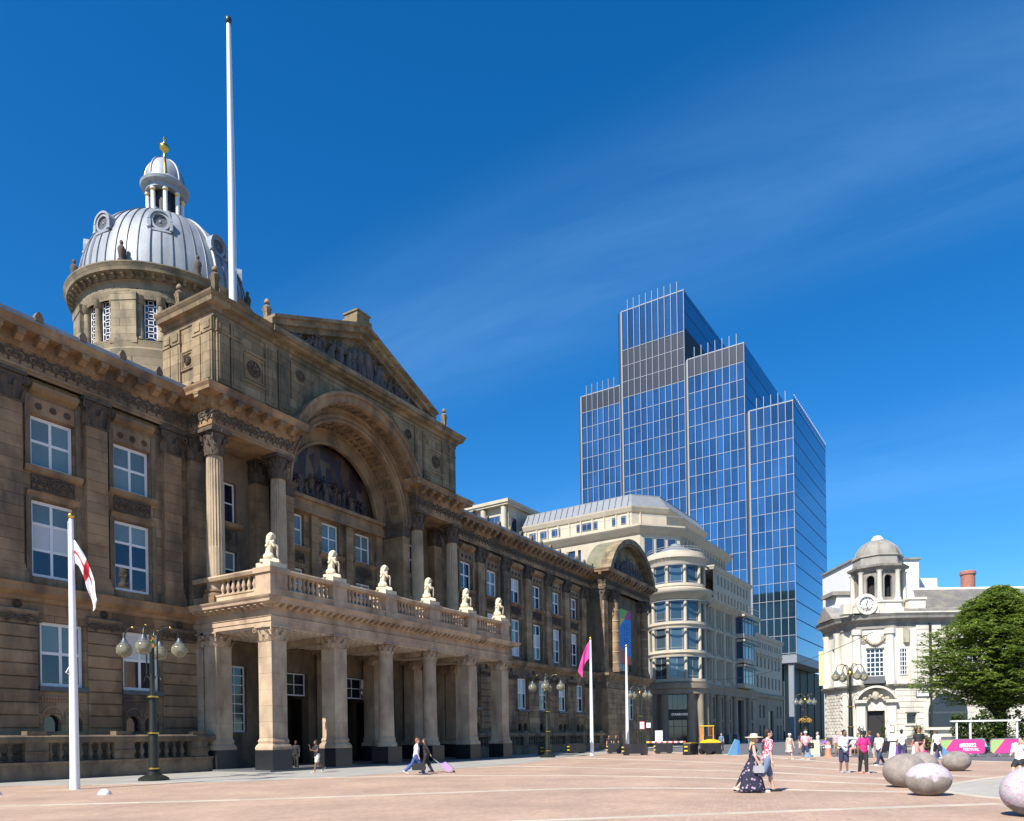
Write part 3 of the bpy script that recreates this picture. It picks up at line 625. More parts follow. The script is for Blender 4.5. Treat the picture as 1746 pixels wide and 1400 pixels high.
def figures(parent, xs, y, zb, hfun, seed, mat='stone_relief'):
    """high-relief crowd of draped figures"""
    rnd = random.Random(seed); m = MB()
    for i, x in enumerate(xs):
        h = hfun(x)
        if h < .3: continue
        h *= rnd.uniform(.72, 1.05); x += rnd.uniform(-.12, .12); yy = y-rnd.uniform(.05, .32); w = .13*h+.05; kind = rnd.random()
        if h < .85 or kind < .22:                # reclining or crouching
            s = 1 if x > XM and x < 60 else -1; s *= rnd.choice((1, 1, -1)); h = min(h, .95)
            m.capsule((x-s*.55, yy, zb+.12), (x-s*.2, yy-.1, zb+.3), .09, .12, 7); m.capsule((x-s*.2, yy-.1, zb+.3), (x+s*.12, yy, zb+.2), .12, .16, 7); m.capsule((x+s*.1, yy, zb+.25), (x+s*.3, yy-.08, zb+h*.72), .15, .12, 7); m.ell((x+s*.34, yy-.12, zb+h*.95), (.09, .1, .12), 8, 6); m.capsule((x+s*.3, yy-.1, zb+h*.65), (x+s*.55, yy-.15, zb+h*.4), .06, .05, 6)
        else:
            lean = rnd.uniform(-.22, .22)*h; tw = rnd.uniform(-.1, .1); hx = x+lean
            m.capsule((x-.08, yy, zb), (x+lean*.35-.05, yy, zb+h*.45), w*.62, w*.7, 7); m.capsule((x+.1+tw, yy-.08, zb), (x+lean*.35+.06, yy-.04, zb+h*.45), w*.55, w*.66, 7); m.capsule((x+lean*.35, yy, zb+h*.45), (hx, yy-.06, zb+h*.72), w*.8, w*.85, 8); m.capsule((hx-w*.8, yy-.05, zb+h*.75), (hx+w*.8, yy-.05, zb+h*.74), .07, .07, 6)
            m.ell((hx+lean*.2, yy-.14, zb+h*.92), (.09, .1, .125), 8, 6)
            for s in (-1, 1):
                a = rnd.uniform(-1.3, 1.4); p = Vector((hx+s*w*.95, yy-.08, zb+h*.73)); q = p+Vector((s*.22*cos(a), -.1, .24*sin(a))); e = q+Vector((rnd.uniform(-.22, .22), -.12, rnd.uniform(-.2, .3))); m.capsule(p, q, .06, .05, 6); m.capsule(q, e, .05, .038, 6)
            for k in range(4): m.capsule((x+(k-1.5)*w*.6, yy-w*.6, zb+.02), (x+lean*.4+(k-1.5)*w*.35, yy-w*.75, zb+h*rnd.uniform(.4, .6)), .035, .02, 5)
            if kind > .8: m.capsule((x+w*1.4, yy-.1, zb), (x+w*1.6, yy-.12, zb+h*1.05), .03, .03, 5)
    return m.build('relief_figures', mat, parent, smooth=60)
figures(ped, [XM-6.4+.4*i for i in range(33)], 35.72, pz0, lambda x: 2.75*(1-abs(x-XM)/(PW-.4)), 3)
MB().box(XM-.75, XM+.75, 35.0, 36.4, pza+.45, pza+.95).box(XM-.6, XM+.6, 35.1, 36.3, pza+.95, pza+1.3).box(XM-.68, XM+.68, 35.02, 36.38, pza+1.3, pza+1.42).box(XM-.4, XM+.4, 35.3, 36.1, pza+1.42, pza+1.6).build('acroterion_block', 'stone_attic', CH)
# urns on the attic corners
def urn(x, y, z, s=1.):
    o = MB().box(x-.55*s, x+.55*s, y-.55*s, y+.55*s, z, z+.4*s).box(x-.42*s, x+.42*s, y-.42*s, y+.42*s, z+.4*s, z+.7*s).build('urn_pedestal', 'stone_attic', CH)
    m = MB()
    m.lathe(x, y, [(.36, .7), (.36, .78), (.16, .86), (.13, .98), (.2, 1.06), (.17, 1.5), (.27, 1.95), (.3, 2.05), (.2, 2.15), (.1, 2.2), (.09, 2.28), (.19, 2.34), (.21, 2.46), (.15, 2.6), (.04, 2.72), (.0, 2.76)], 12, z0=0) if False else m.lathe(x, y, [(a*s, z+b*s) for a, b in [(.36, .7), (.36, .78), (.16, .86), (.13, .98), (.2, 1.06), (.17, 1.5), (.27, 1.95), (.3, 2.05), (.2, 2.15), (.1, 2.2), (.09, 2.28), (.19, 2.34), (.21, 2.46), (.15, 2.6), (.04, 2.72), (.0, 2.76)]], 12)
    for k in range(4):
        a = pi/4+k*pi/2; m.tube([(x+.3*s*cos(a), y+.3*s*sin(a), z+.8*s), (x+.34*s*cos(a), y+.34*s*sin(a), z+1.05*s), (x+.18*s*cos(a), y+.18*s*sin(a), z+1.3*s), (x+.24*s*cos(a), y+.24*s*sin(a), z+1.7*s), (x+.34*s*cos(a), y+.34*s*sin(a), z+1.95*s)], .06*s, 5)
    m.build('urn', 'stone_attic', o, smooth=50)
for x, y in ((28.2, 36.35), (28.2, 39.6), (32.0, 36.4), (46.6, 36.4), (50.4, 36.4)): urn(x, y, 26.7, .82)
# back of the arch: lunette picture, beam, windows between short piers
lun = MB()
pl = [(XM+4.55*cos(pi*i/30), ZC+.1+4.5*sin(pi*i/30)) for i in range(31)]
lun.prism(pl, 38.85, 38.95)
ml = bpy.data.materials.new('mosaic'); ml.use_nodes = True; t = ml.node_tree; b = t.nodes['Principled BSDF']; b.inputs['Roughness'].default_value = .5
g = N(t, 'ShaderNodeNewGeometry'); mpg = N(t, 'ShaderNodeMapping'); mpg.inputs['Scale'].default_value = (1.2, .1, .42); t.links.new(g.outputs[0], mpg.inputs[0])
vo = N(t, 'ShaderNodeTexVoronoi'); vo.inputs['Scale'].default_value = 1.6; t.links.new(mpg.outputs[0], vo.inputs['Vector'])
sp = N(t, 'ShaderNodeSeparateColor'); t.links.new(vo.outputs['Color'], sp.inputs[0])
rp = N(t, 'ShaderNodeValToRGB'); rp.color_ramp.interpolation = 'CONSTANT'
cols = [(.035, .018, .02), (.06, .028, .02), (.12, .085, .05), (.02, .025, .035), (.075, .045, .025), (.03, .014, .02), (.10, .075, .055)]
while len(rp.color_ramp.elements) < len(cols): rp.color_ramp.elements.new(.5)
for i, c in enumerate(cols): rp.color_ramp.elements[i].position = i/len(cols); rp.color_ramp.elements[i].color = (*c, 1)
t.links.new(sp.outputs[0], rp.inputs[0]); t.links.new(rp.outputs[0], b.inputs['Base Color']); MATS['mosaic'] = ml
lu = lun.build('lunette', 'mosaic', CH)
figures(lu, [XM-3.6+.42*i for i in range(18)], 38.9, ZC+.4, lambda x: 1.9 if abs(x-XM) < 2.4 else 1.2, 9, 'mosaic')
MB().box(33.9, 44.7, 38.1, 38.9, 17.35, 18.05).box(33.9, 44.7, 37.9, 38.9, 18.05, 18.3).box(33.9, 44.7, 38.02, 38.6, 17.2, 17.35).build('transom_beam', 'stone', CH)
WB = [35.9, 39.3, 42.7]
MB().wall(33.2, 45.4, 9.2, 17.25, 38.5, [(c-.85, c+.85, 14.9, 17.1) for c in WB]+[(c-.85, c+.85, 9.9, 13.4) for c in WB], .4).build('wall', 'stone_ashlar', CH)
for c in WB:
    window(CH, c-.83, c+.83, 14.92, 17.08, 38.7, (.5,), (.52,), .12, .09, pane='pane_blind'); window(CH, c-.83, c+.83, 9.92, 13.38, 38.7, (.5,), (.36, .7), .12, .09, pane=('pane_dark', 'pane_dark', 'pane_blind'))
    MB().sweep([(c-1.2, 38.5), (c+1.2, 38.5)], [(0, 14.5), (.15, 14.58), (.3, 14.85), (0, 14.9)]).build('sill', 'stone', CH); carved_panel(CH, c-.85, c+.85, 13.75, 14.45, 38.5, me=SCR)
for x in (34.3, 37.6, 41.0, 44.3):
    o = MB().box(x-.42, x+.42, 38.2, 38.5, 9.3, 9.8).build('pier', 'stone', CH); stack(o, x-.35, x+.35, 38.26, .24, 9.8, 17.2, 12, 'stone', .012, .012)

# ---- porch
PX = [27.8+4.6*i for i in range(6)]; YP = 31.6
def pillar(xc, yc, roundcol=False, w=1.02, mat='stone_clean', back=False):
    o = MB().box(xc-.68, xc+.68, yc-.68, yc+.68, 0, 1.16).build('pillar', 'granite_black', CH)
    m = MB(); pr = [(.66, 1.16), (.68, 1.28), (.62, 1.42), (.56, 1.48), (.55, 1.56), (.58, 1.62), (.54, 1.72), (.51, 1.8)]
    if roundcol: m.lathe(xc, yc, pr, 24)
    else: m.sweep([(xc-.5, yc+.5), (xc-.5, yc-.5), (xc+.5, yc-.5), (xc+.5, yc+.5)], [(a-.5, z) for a, z in pr], True)
    m.build('base_moulding', mat, o, smooth=35)
    n = 6; zz = [1.8+(6.93-1.8)*i/n for i in range(n+1)]
    for a, b in zip(zz, zz[1:]):
        if roundcol:
            f = lambda z: .5-.05*(z-1.8)/5.1
            MB().lathe(xc, yc, [(f(a)-.012, a), (f(a), a+.015), (f(b), b-.015), (f(b)-.012, b)], 28).build('drum', mat, o, smooth=35)
        else: piece('drum', drum_mesh(w, b-a, mat), o, (xc, yc, a))
    piece('capital', CAPLR if roundcol else CAPL, o, (xc, yc, 6.93)); return o
_dm = {}
def drum_mesh(w, h, mat):
    k = (round(w, 3), round(h, 3), mat)
    if k not in _dm:
        m = MB(); a = w/2; e = .014; c = [(-a+e, 0), (-a+.04, e), (a-.04, e)]
        m.sweep([(-a, a), (-a, -a), (a, -a), (a, a)], [(-e, 0), (0, e), (0, h-e), (-e, h)], True); m.box(-a+.03, a-.03, -a+.03, a-.03, 0.001, h-.001); _dm[k] = m.mesh('drum', mat)
    return _dm[k]
for i, x in enumerate(PX): pillar(x, YP, i in (2, 3))
for i, x in enumerate(PX): pillar(x, 36.05 if i in (0, 5) else 36.7, False)
for x in (27.8, 50.8):                                       # panelled pilaster beside the back pillar
    o = MB().box(x-.62, x+.5, 36.7, 37.6, 0, 1.16).build('pilaster', 'granite_black', CH); stack(o, x-.5, x+.4, 36.75, .8, 1.16, 6.93, 7, 'stone_clean'); piece('capital', CAPL, o, (x, 37.1, 6.93))
# porch walls, doors, ceiling
DEEP = [(33.2, 35.9), (39.5, 42.3), (46.9, 48.0)]           # tall doorways; lobbies behind are added depth so the openings go dark
WIN_ = [(30.1-.75, 30.1+.75, 2.2, 6.2), (36.9, 38.3, 1.4, 6.2), (43.4, 44.8, 1.4, 6.2), (48.9, 50.1, 2.2, 6.2)]
hs = [(a, b, .1, 6.1) for a, b in DEEP]+WIN_
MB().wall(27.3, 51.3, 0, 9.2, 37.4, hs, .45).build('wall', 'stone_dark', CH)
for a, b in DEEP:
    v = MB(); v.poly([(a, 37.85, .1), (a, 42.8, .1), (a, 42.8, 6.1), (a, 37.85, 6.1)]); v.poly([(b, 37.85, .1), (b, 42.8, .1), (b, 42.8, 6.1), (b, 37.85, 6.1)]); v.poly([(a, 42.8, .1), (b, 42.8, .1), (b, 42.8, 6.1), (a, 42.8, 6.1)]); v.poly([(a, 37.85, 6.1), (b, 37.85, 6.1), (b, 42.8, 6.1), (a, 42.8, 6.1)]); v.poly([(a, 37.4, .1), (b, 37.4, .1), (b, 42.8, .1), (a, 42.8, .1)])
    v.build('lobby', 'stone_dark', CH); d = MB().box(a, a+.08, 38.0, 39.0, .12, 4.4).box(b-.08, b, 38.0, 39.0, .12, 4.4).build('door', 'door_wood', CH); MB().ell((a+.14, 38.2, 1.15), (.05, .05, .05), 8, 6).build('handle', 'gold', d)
    window(CH, a, b, 4.6, 6.08, 37.75, (.33, .66), (.5,), .08, .05, pane='pane_dark', name='fanlight')
for h in WIN_: window(CH, h[0], h[1], h[2], h[3], 37.6, (.5,), tuple((k+1)/7 for k in range(6)), .1, .05, pane='pane_dark')
MB().box(27.4, 51.2, 31.2, 37.4, 7.72, 8.7).build('porch_ceiling', 'ceiling_plaster', CH)
cb = MB()
for i in range(48): cb.box(27.5+.5*i, 27.56+.5*i, 31.3, 37.3, 7.66, 7.72)
for j in range(12): cb.box(27.5, 51.1, 31.3+.5*j, 31.36+.5*j, 7.65, 7.7)
cb.build('ceiling_grid', 'ceiling_plaster', CH, kind='stuff')
for x in PX[1:5]: MB().box(x-.45, x+.45, 32.0, 37.3, 7.35, 7.66).build('ceiling_beam', 'stone_clean', CH)
MB().box(26.9, 51.7, 30.85, 37.4, 0, .1).build('porch_step', 'grey_base', CH)
PP = [(27.25, 37.35), (27.25, 31.05), (51.35, 31.05), (51.35, 37.35)]
pe = MB().sweep(PP, [(-.7, 7.75), (.0, 7.75), (.0, 7.98), (.04, 7.98), (.04, 8.2), (.09, 8.25), (.0, 8.3), (.0, 8.68), (.1, 8.72), (.14, 8.86), (.62, 8.9), (.64, 9.02), (.72, 9.12), (.76, 9.2), (-.7, 9.3)]).build('porch_cornice', 'stone_clean', CH)
MDS = modillion_mesh(.2, .42, .16, 'stone_clean'); along(PP, .5, .12, lambda x, y, r: piece('modillion', MDS, pe, (x, y, 8.7), r), .1)
par = MB().sweep(PP, [(-.45, 9.25), (.02, 9.25), (.02, 9.62), (.07, 9.66), (.07, 9.74), (-.45, 9.76)]).build('balcony_parapet', 'stone_clean', CH)
MB().sweep(PP, [(-.45, 10.58), (.05, 10.58), (.09, 10.66), (.13, 10.74), (.1, 10.82), (-.45, 10.84)]).build('rail', 'stone_clean', par)
def pier(x, y):
    p = MB().box(x-.58, x+.58, y-.58, y+.58, 9.755, 10.56).box(x-.63, x+.63, y-.63, y+.63, 9.2, 9.74).box(x-.68, x+.68, y-.68, y+.68, 10.56, 10.86).build('parapet_pier', 'stone_clean', par)
    MB().box(x-.55, x+.55, y-.55, y+.55, 10.86, 11.12).build('pedestal', 'stone_lion', p)
for x in PX: pier(x, YP)
for i in range(5):
    for k in range(9): piece('baluster', BALC, par, (PX[i]+.78+(4.6-1.56)*(k+.5)/9, 31.25, 9.757))
for x in (27.45, 51.15):
    for k in range(7): piece('baluster', BALC, par, (x, 32.5+3.0*k/7, 9.757))
# ---- dome over the centre
DX, DY = 39.3, 56.9; DS = 1.13
def dl(name, prof, mat, n=64, parent=CH, smooth=30, cap=False): return MB().lathe(DX, DY, [(r*DS if r > 2 else r, z) for r, z in prof], n, cap=cap).build(name, mat, parent, smooth=smooth)
MB().box(DX-8, DX+8, DY-7.5, DY+7.5, 20, 27.8).build('dome_podium', 'stone_dome', CH)
drum = dl('drum', [(6.5, 27.8), (6.5, 29.0), (6.2, 29.2), (6.2, 31.2), (6.05, 31.4), (6.1, 31.9), (5.35, 32.1), (5.35, 35.4)], 'stone_dome')
de = dl('drum_cornice', [(5.75, 35.2), (5.8, 35.4), (5.85, 35.8), (5.75, 35.9), (5.75, 36.5), (5.9, 36.6), (6.0, 36.85), (6.45, 36.95), (6.5, 37.2), (6.62, 37.42), (6.62, 37.5), (5.95, 37.62), (5.8, 37.8)], 'stone_dome', 72)
DMOD = modillion_mesh(.22, .42, .3, 'stone_dome')
for i in range(60):
    a = 2*pi*i/60; piece('modillion', DMOD, de, (DX+5.95*DS*cos(a), DY+5.95*DS*sin(a), 36.6), a+pi/2)
DB = MB().box(-.95, .95, -.5, .3, 0, 3.3).box(-1.05, 1.05, -.58, .3, -.4, 0).box(-1.02, 1.02, -.56, .3, 3.3, 3.42).box(-1.0, 1.0, -.55, .3, 2.85, 3.3).mesh('drum_pier', 'stone_dome')
DC = MB().lathe(0, 0, [(.34, 0), (.34, .15), (.26, .25), (.25, 1.5), (.22, 2.7), (.28, 2.75), (.36, 3.2), (.4, 3.3)], 14).mesh('drum_column', 'stone_dome', smooth=40)
ATL = MB().lathe(0, 0, [(.3, 0), (.3, .25), (.2, .3), (.24, .7), (.3, 1.05), (.18, 1.3), (.08, 1.38), (.14, 1.5), (.14, 1.65), (0, 1.8)], 9).mesh('finial_figure', 'stone_carved', smooth=50)
for i in range(8):
    a = 2*pi*(i+.5)/8+.12
    piece('drum_pier', DB, drum, (DX+5.55*DS*cos(a), DY+5.55*DS*sin(a), 32.1), a+pi/2)
    o = piece('finial_figure', ATL, de, (DX+6.1*DS*cos(a), DY+6.1*DS*sin(a), 37.6), a)
    b = a+pi/8
    for s in (-.235, 0, .235): piece('drum_column', DC, drum, (DX+5.62*DS*cos(b+s), DY+5.62*DS*sin(b+s), 32.1))
    for s in (-1, 1):                                        # paired traceried lights in every bay
        c = b+s*.1175; ca, sa = cos(c), sin(c)
        P = lambda x, y, z, ca=ca, sa=sa: (DX+(5.44*DS-y)*ca-x*sa, DY+(5.44*DS-y)*sa+x*ca, z)
        w = MB().box(-.45, .45, .02, .06, 32.2, 35.3, P).build('drum_window', 'pane_dark', drum)
        t = MB()
        for x in (-.42, .42): t.box(x-.03, x+.03, -.03, .02, 32.2, 35.3, P)
        for k in range(6):
            z = 32.45+k*.5
            t.box(-.17, .17, -.03, .01, z+.3, z+.34, P); t.box(-.17, .17, -.03, .01, z, z+.04, P)
            for sg in (-1, 1):
                t.box(sg*.17-.02, sg*.17+.02, -.03, .01, z, z+.34, P)
                t.prism([(sg*.17, z+.32), (sg*.4, z+.44), (sg*.4, z+.48), (sg*.17, z+.36)], -.03, .01, P); t.prism([(sg*.17, z-.02), (sg*.4, z-.14), (sg*.4, z-.1), (sg*.17, z+.02)], -.03, .01, P)
        t.build('tracery', 'white_paint', drum)
R0, Z0, H0 = 5.75, 37.7, 7.2
def dr(t): return R0*DS*cos(t*1.29)**.92, Z0+H0*sin(t*1.29)/sin(1.29)
dome = dl('dome', [(dr(i/24)[0]/DS, dr(i/24)[1]) for i in range(25)], 'lead', 96, smooth=40)
RIB = []
for i in range(48):                                          # standing seams; every third one a fat rib
    a = 2*pi*i/48; fat = i % 6 == 0; pts = []
    for k in range(17):
        r, z = dr(k/16); r += .03; pts.append((r, 0, z))
    nm = 'rib' if fat else 'seam'
    if nm not in _dm: _dm[nm] = MB().tube(pts, .13 if fat else .045, 6).mesh(nm, 'lead' if fat else 'lead_dark', smooth=50)
    o = piece(nm, _dm[nm], dome, (DX, DY, 0), a)
m = MB()
OC = MB()                                                    # round dormer: ring, louvres, hood, cheeks
OC.ring(0, 0, .62, .86, -.32, .9, 0, 2*pi, 28).ring(0, 0, .86, 1.05, -.42, .5, .0, pi, 20)
for k in range(9): OC.box(-.6*sqrt(max(0.02, 1-((k-4)/4.6)**2)), .6*sqrt(max(.02, 1-((k-4)/4.6)**2)), -.18, -.1, (k-4)*.13-.02, (k-4)*.13+.02)
OC.ell((0, -.2, 0), (.1, .08, .1), 8, 6)
for s in (-1, 1): OC.box(s*.95-.14, s*.95+.14, -.42, .9, -.85, .05); OC.ell((s*.98, -.4, -.75), (.2, .14, .16), 8, 6)
OC.box(-.95, .95, -.4, .9, -1.0, -.82)
OCM = OC.mesh('dormer', 'lead', smooth=40); OCM.transform(Matrix.Scale(.82, 4)); ODK = MB().lathe(0, 0, [(0, 0), (.54, 0)], 24, cap=False).mesh('dormer_void', 'dark_void'); ODK.transform(Matrix.Rotation(rad(90), 4, 'X'))
for i in range(8):
    a = 2*pi*(i+.5)/8+.12+pi/8
    o = piece('dormer', OCM, dome, (DX+5.0*DS*cos(a), DY+5.0*DS*sin(a), 41.7), a+pi/2)
    v = bpy.data.objects.new('louvre_void', ODK); COL.objects.link(v); v.parent = CH; v.location = Vector((DX+5.12*DS*cos(a), DY+5.12*DS*sin(a), 41.7))-BASE[CH.name]; v.rotation_euler = (0, 0, a+pi/2)
lan = dl('lantern', [(1.75, 44.4), (1.75, 44.8), (1.55, 44.85), (1.55, 45.1), (.95, 45.12), (.95, 47.5), (1.5, 47.5), (1.5, 47.85), (1.85, 47.95), (1.92, 48.15), (1.6, 48.35), (1.55, 48.55)], 'lead', 32)
for i in range(8):
    a = 2*pi*i/8+.2
    MB().lathe(DX+1.3*cos(a), DY+1.3*sin(a), [(.24, 45.1), (.22, 45.3), (.18, 45.4), (.17, 47.2), (.22, 47.25), (.24, 47.35), (.2, 47.5)], 10).build('lantern_column', 'white_paint', lan, smooth=40)
    MB().lathe(DX+1.3*cos(a), DY+1.3*sin(a), [(.2, 47.18), (.25, 47.3), (.2, 47.34)], 10).build('gilt_collar', 'gold', lan, smooth=40)
dl('lantern_core', [(.97, 45.12), (.97, 47.49)], 'dark_void', 24, lan)
dl('lantern_dome', [(1.5*cos(t*pi/20), 48.5+2.1*sin(t*pi/20)) for t in range(10)], 'lead', 32, lan, 60, True)
for i in range(8):
    a = 2*pi*i/8+.2; MB().tube([(DX+1.53*cos(t*pi/20)*cos(a), DY+1.53*cos(t*pi/20)*sin(a), 48.5+2.13*sin(t*pi/20)) for t in range(10)], .07, 5).build('gilt_rib', 'gold' if i % 2 else 'lead', lan, smooth=60)
dl('finial', [(.3, 50.5), (.15, 50.75), (.1, 51.1), (.12, 51.3), (.34, 51.5), (.4, 51.7), (.34, 51.9), (.1, 52.02), (.05, 52.3), (.12, 52.4), (.02, 52.65)], 'gold', 14, lan, 50, True)

# ---- end pavilion with segmental pediment
EX0, EX1, EY = 81.4, 96.2, 36.1; EXM = (EX0+EX1)/2
g = MB().wall(EX0, EX1, 0, 9.0, EY-.35, [(EXM-1.3, EXM+1.3, 3.6, 7.4)], .5).poly([(EX0, EY-.35, 0), (EX0, 50, 0), (EX0, 50, 9), (EX0, EY-.35, 9)]).poly([(EX1, EY-.35, 0), (EX1, 56, 0), (EX1, 56, 9), (EX1, EY-.35, 9)]).build('wall', 'stone', CH)
for a, b in ((EX0, 84.0), (84.0, 87.3), (90.4, 93.4), (93.4, EX1)): stack(g, a+.01, b-.01, EY-.45, .12, .6, 7.3, 11, 'stone', .035, .035)
window(CH, EXM-1.28, EXM+1.28, 3.62, 7.38, EY-.1, (.5,), (.5,), .12, .1)
EP = [(EX0, 37.4), (EX0, EY-.35), (EX1, EY-.35), (EX1, 56)]
MB().sweep(EP, [(0, 7.3), (.12, 7.35), (.14, 7.8), (.2, 7.9), (0, 8.0)]).build('impost', 'stone_dark', CH)
MB().sweep(EP, [(0, 8.35), (.08, 8.4), (.1, 8.55), (.2, 8.6), (.42, 8.78), (.45, 9.0), (.5, 9.12), (-.9, 9.25)]).build('string_course', 'stone', CH)
MB().wall(EX0+.3, EX1-.3, 9.2, 19.2, EY+.35, [(EXM-2.0, EXM+2.0, 9.8, 17.6)], .6).poly([(EX0+.1, EY+.2, 9.2), (EX0+.1, 40, 9.2), (EX0+.1, 40, 19.2), (EX0+.1, EY+.2, 19.2)]).poly([(EX1-.1, EY+.2, 9.2), (EX1-.1, 56, 9.2), (EX1-.1, 56, 21), (EX1-.1, EY+.2, 21)]).build('wall', 'stone_dark', CH)
window(CH, EXM-1.98, EXM+1.98, 9.82, 17.58, EY+.7, (.25, .5, .75), (.2, .4, .6, .8), .12, .07)
for x in (EX0+.75, EX0+2.6, EX1-2.6, EX1-.75): pilaster(x, EY-.05, 1.15, 14, yb=EY+.4)
for x in (EX0+2.6, EX1-2.6):
    o = MB().lathe(x, EY-.35, [(.62, 9.3), (.62, 9.8), (.5, 10.0), (.48, 17.7)], 20).build('column', 'stone', CH, smooth=40)
    for k in range(6): MB().lathe(x, EY-.35, [(.5, 10.4+k*1.25), (.53, 10.42+k*1.25), (.53, 10.5+k*1.25), (.5, 10.52+k*1.25)], 20).build('column_band', 'stone_clean', o, smooth=40)
    piece('capital', CAPC, o, (x, EY-.35, 17.72))
entablature([(EX0+.05, 37.7), (EX0+.05, EY-.3), (EX1-.05, EY-.3), (EX1-.05, 44)])
rr = 7.55; zc = 21.4-3.6; a0 = math.asin((21.4-zc)/8.3)
ar = math.asin(3.6/8.35)
MB().ring(EXM, zc, 7.75, 8.35, EY-1.1, EY+.3, ar, pi-ar, 36).ring(EXM, zc, 7.5, 7.75, EY-.75, EY+.3, ar+.03, pi-ar-.03, 36).build('segmental_cornice', 'stone_attic', CH, smooth=40)
MB().ring(EXM, zc, 7.9, 8.3, EY+.3, EY+2.4, ar, pi-ar, 36).build('barrel_roof', 'stone_moss', CH, smooth=40)
tp = [(EXM+7.7*cos(ar+(pi-2*ar)*i/24), zc+7.7*sin(ar+(pi-2*ar)*i/24)) for i in range(25)]
ty = MB().prism(tp, EY+.05, EY+.2).build('segmental_tympanum', 'stone_attic', CH)
figures(ty, [EXM-5.6+.6*i for i in range(20)], EY-.05, 21.5, lambda x: max(.5, 3.0-abs(x-EXM)*.42)*.95, 5)
MB().box(EX0, EX1, 40, 56, 21, 22.6).build('pavilion_roof', 'tile_red', CH)
MB().poly([(81, 39.5, 22.6), (96, 39.5, 22.6), (96, 45, 25), (81, 45, 25)]).build('roof', 'tile_red', CH)

FARB.build('far_blocks', 'stone_far', CH, kind='stuff')
# ---- hidden bulk so light does not leak through
MB().box(8.2, 27.0, 38.6, 52, 0, 21.2).build('core', 'stone_dark', CH); MB().box(51.6, 81.0, 38.6, 52, 0, 21.2).build('core', 'stone_dark', CH)
MB().box(27.7, 50.9, 43.0, 50, 0, 8.2).box(27.7, 50.9, 39.0, 50, 8.21, 21.3).build('core', 'stone_dark', CH); MB().box(82, 95.8, 37.5, 55.5, 0, 21).build('core', 'stone_dark', CH)

# ---- great flagpole on the roof, banner
fp = thing('roof_flagpole', 'very tall bare white flagpole rising from the roof behind the pediment', 'flagpole', (39.3, 48.6, 26.0))
MB().lathe(39.3, 48.6, [(.3, 26), (.27, 34), (.22, 46), (.15, 57.6), (.15, 57.9)], 16).build('pole', 'white_pole', fp, smooth=60)
MB().lathe(39.3, 48.6, [(.1, 57.9), (.22, 58.05), (.26, 58.25), (.2, 58.45), (.0, 58.55)], 12).build('truck_ball', 'iron', fp, smooth=60)
MB().tube([(39.62, 48.5, 27), (39.62, 48.5, 45), (39.45, 48.55, 57.8)], .03, 5).build('halyard', 'white_pole', fp)
MB().lathe(39.3, 48.6, [(.7, 26), (.7, 26.4), (.4, 26.6), (.32, 27.2)], 16).build('pole_foot', 'lead_dark', fp, smooth=40)

def flat(name, col, rough=.7): return M(name, col, rough, .04, 2)
flat('banner_blue', (.03, .23, .62)); flat('banner_green', (.19, .42, .07)); flat('banner_magenta', (.45, .04, .26)); flat('banner_orange', (.55, .13, .06)); flat('banner_yellow', (.62, .5, .09)); flat('banner_navy', (.015, .04, .13))
bx0, bx1, by, bz0, bz1 = 85.2, 88.6, 35.55, 10.5, 17.2
bn = thing('hanging_banner', 'tall blue, green, magenta and orange cloth banner hanging on the far pavilion', 'banner', ((bx0+bx1)/2, by, bz0))
def bp(pts): 
    Q = [(bx0+(bx1-bx0)*u, bz0+(bz1-bz0)*v) for u, v in pts]; m = MB(); m.prism(Q, by, by+.02); return m
bp([(0, .3), (0, .68), (.02, .68), (.42, .83), (1, .83), (1, .12)]).build('blue_field', 'banner_blue', bn)
bp([(0, .83), (.42, .832), (.72, 1), (0, 1)]).build('green_field', 'banner_green', bn); bp([(.42, .832), (1, .832), (1, 1), (.72, 1)]).build('magenta_field', 'banner_magenta', bn)
bp([(0, .682), (.42, .828), (0, .828)]).build('yellow_field', 'banner_yellow', bn); bp([(0, 0), (1, .0), (1, .118), (0, .298)]).build('orange_field', 'banner_orange', bn)
MB().tube([(bx0-.1, by+.01, bz1+.03), (bx1+.1, by+.01, bz1+.03)], .04, 6).tube([(bx0-.1, by+.01, bz0-.03), (bx1+.1, by+.01, bz0-.03)], .04, 6).build('rod', 'iron', bn)
TMP = bpy.data.scenes.new('workbench')           # scratch scene: keeps modifier evaluation cheap, removed at the end
def tmp_graph():
    with bpy.context.temp_override(scene=TMP, view_layer=TMP.view_layers[0]): return bpy.context.evaluated_depsgraph_get()
def text_mesh(s, size, mat, name='lettering', bold=0., extr=.004, align='CENTER'):
    c = bpy.data.curves.new(name, 'FONT'); c.body = s; c.size = size; c.extrude = extr; c.align_x = align; c.align_y = 'CENTER'; c.offset = bold; c.resolution_u = 2
    o = bpy.data.objects.new(name, c); TMP.collection.objects.link(o); dg = tmp_graph()
    me = bpy.data.meshes.new_from_object(o.evaluated_get(dg)); bpy.data.objects.remove(o); me.materials.clear(); me.materials.append(MATS[mat]); return me
def text(s, size, mat, parent, loc, rot, bold=0., name='lettering'):
    o = bpy.data.objects.new(name, text_mesh(s, size, mat, name, bold)); COL.objects.link(o); o.parent = parent
    o.location = Vector(loc)-BASE[root(parent).name]; o.rotation_euler = rot; return o
pr_ = MB(); rp_ = random.Random(12)                     # two upright lines of print, too small to read
for xx, z0_, z1_ in ((87.35, 11.6, 15.5), (86.55, 12.0, 15.3)):
    z = z1_
    while z > z0_:
        L_ = rp_.uniform(.16, .3); pr_.box(xx-.2, xx-.2+rp_.uniform(.22, .42), by-.012, by-.002, z-L_*.35, z).box(xx-.2, xx-.12, by-.012, by-.002, z-L_*.8, z-L_*.35); z -= L_+rp_.choice((.05, .05, .05, .25))
pr_.build('printed_lines', 'banner_navy', bn)

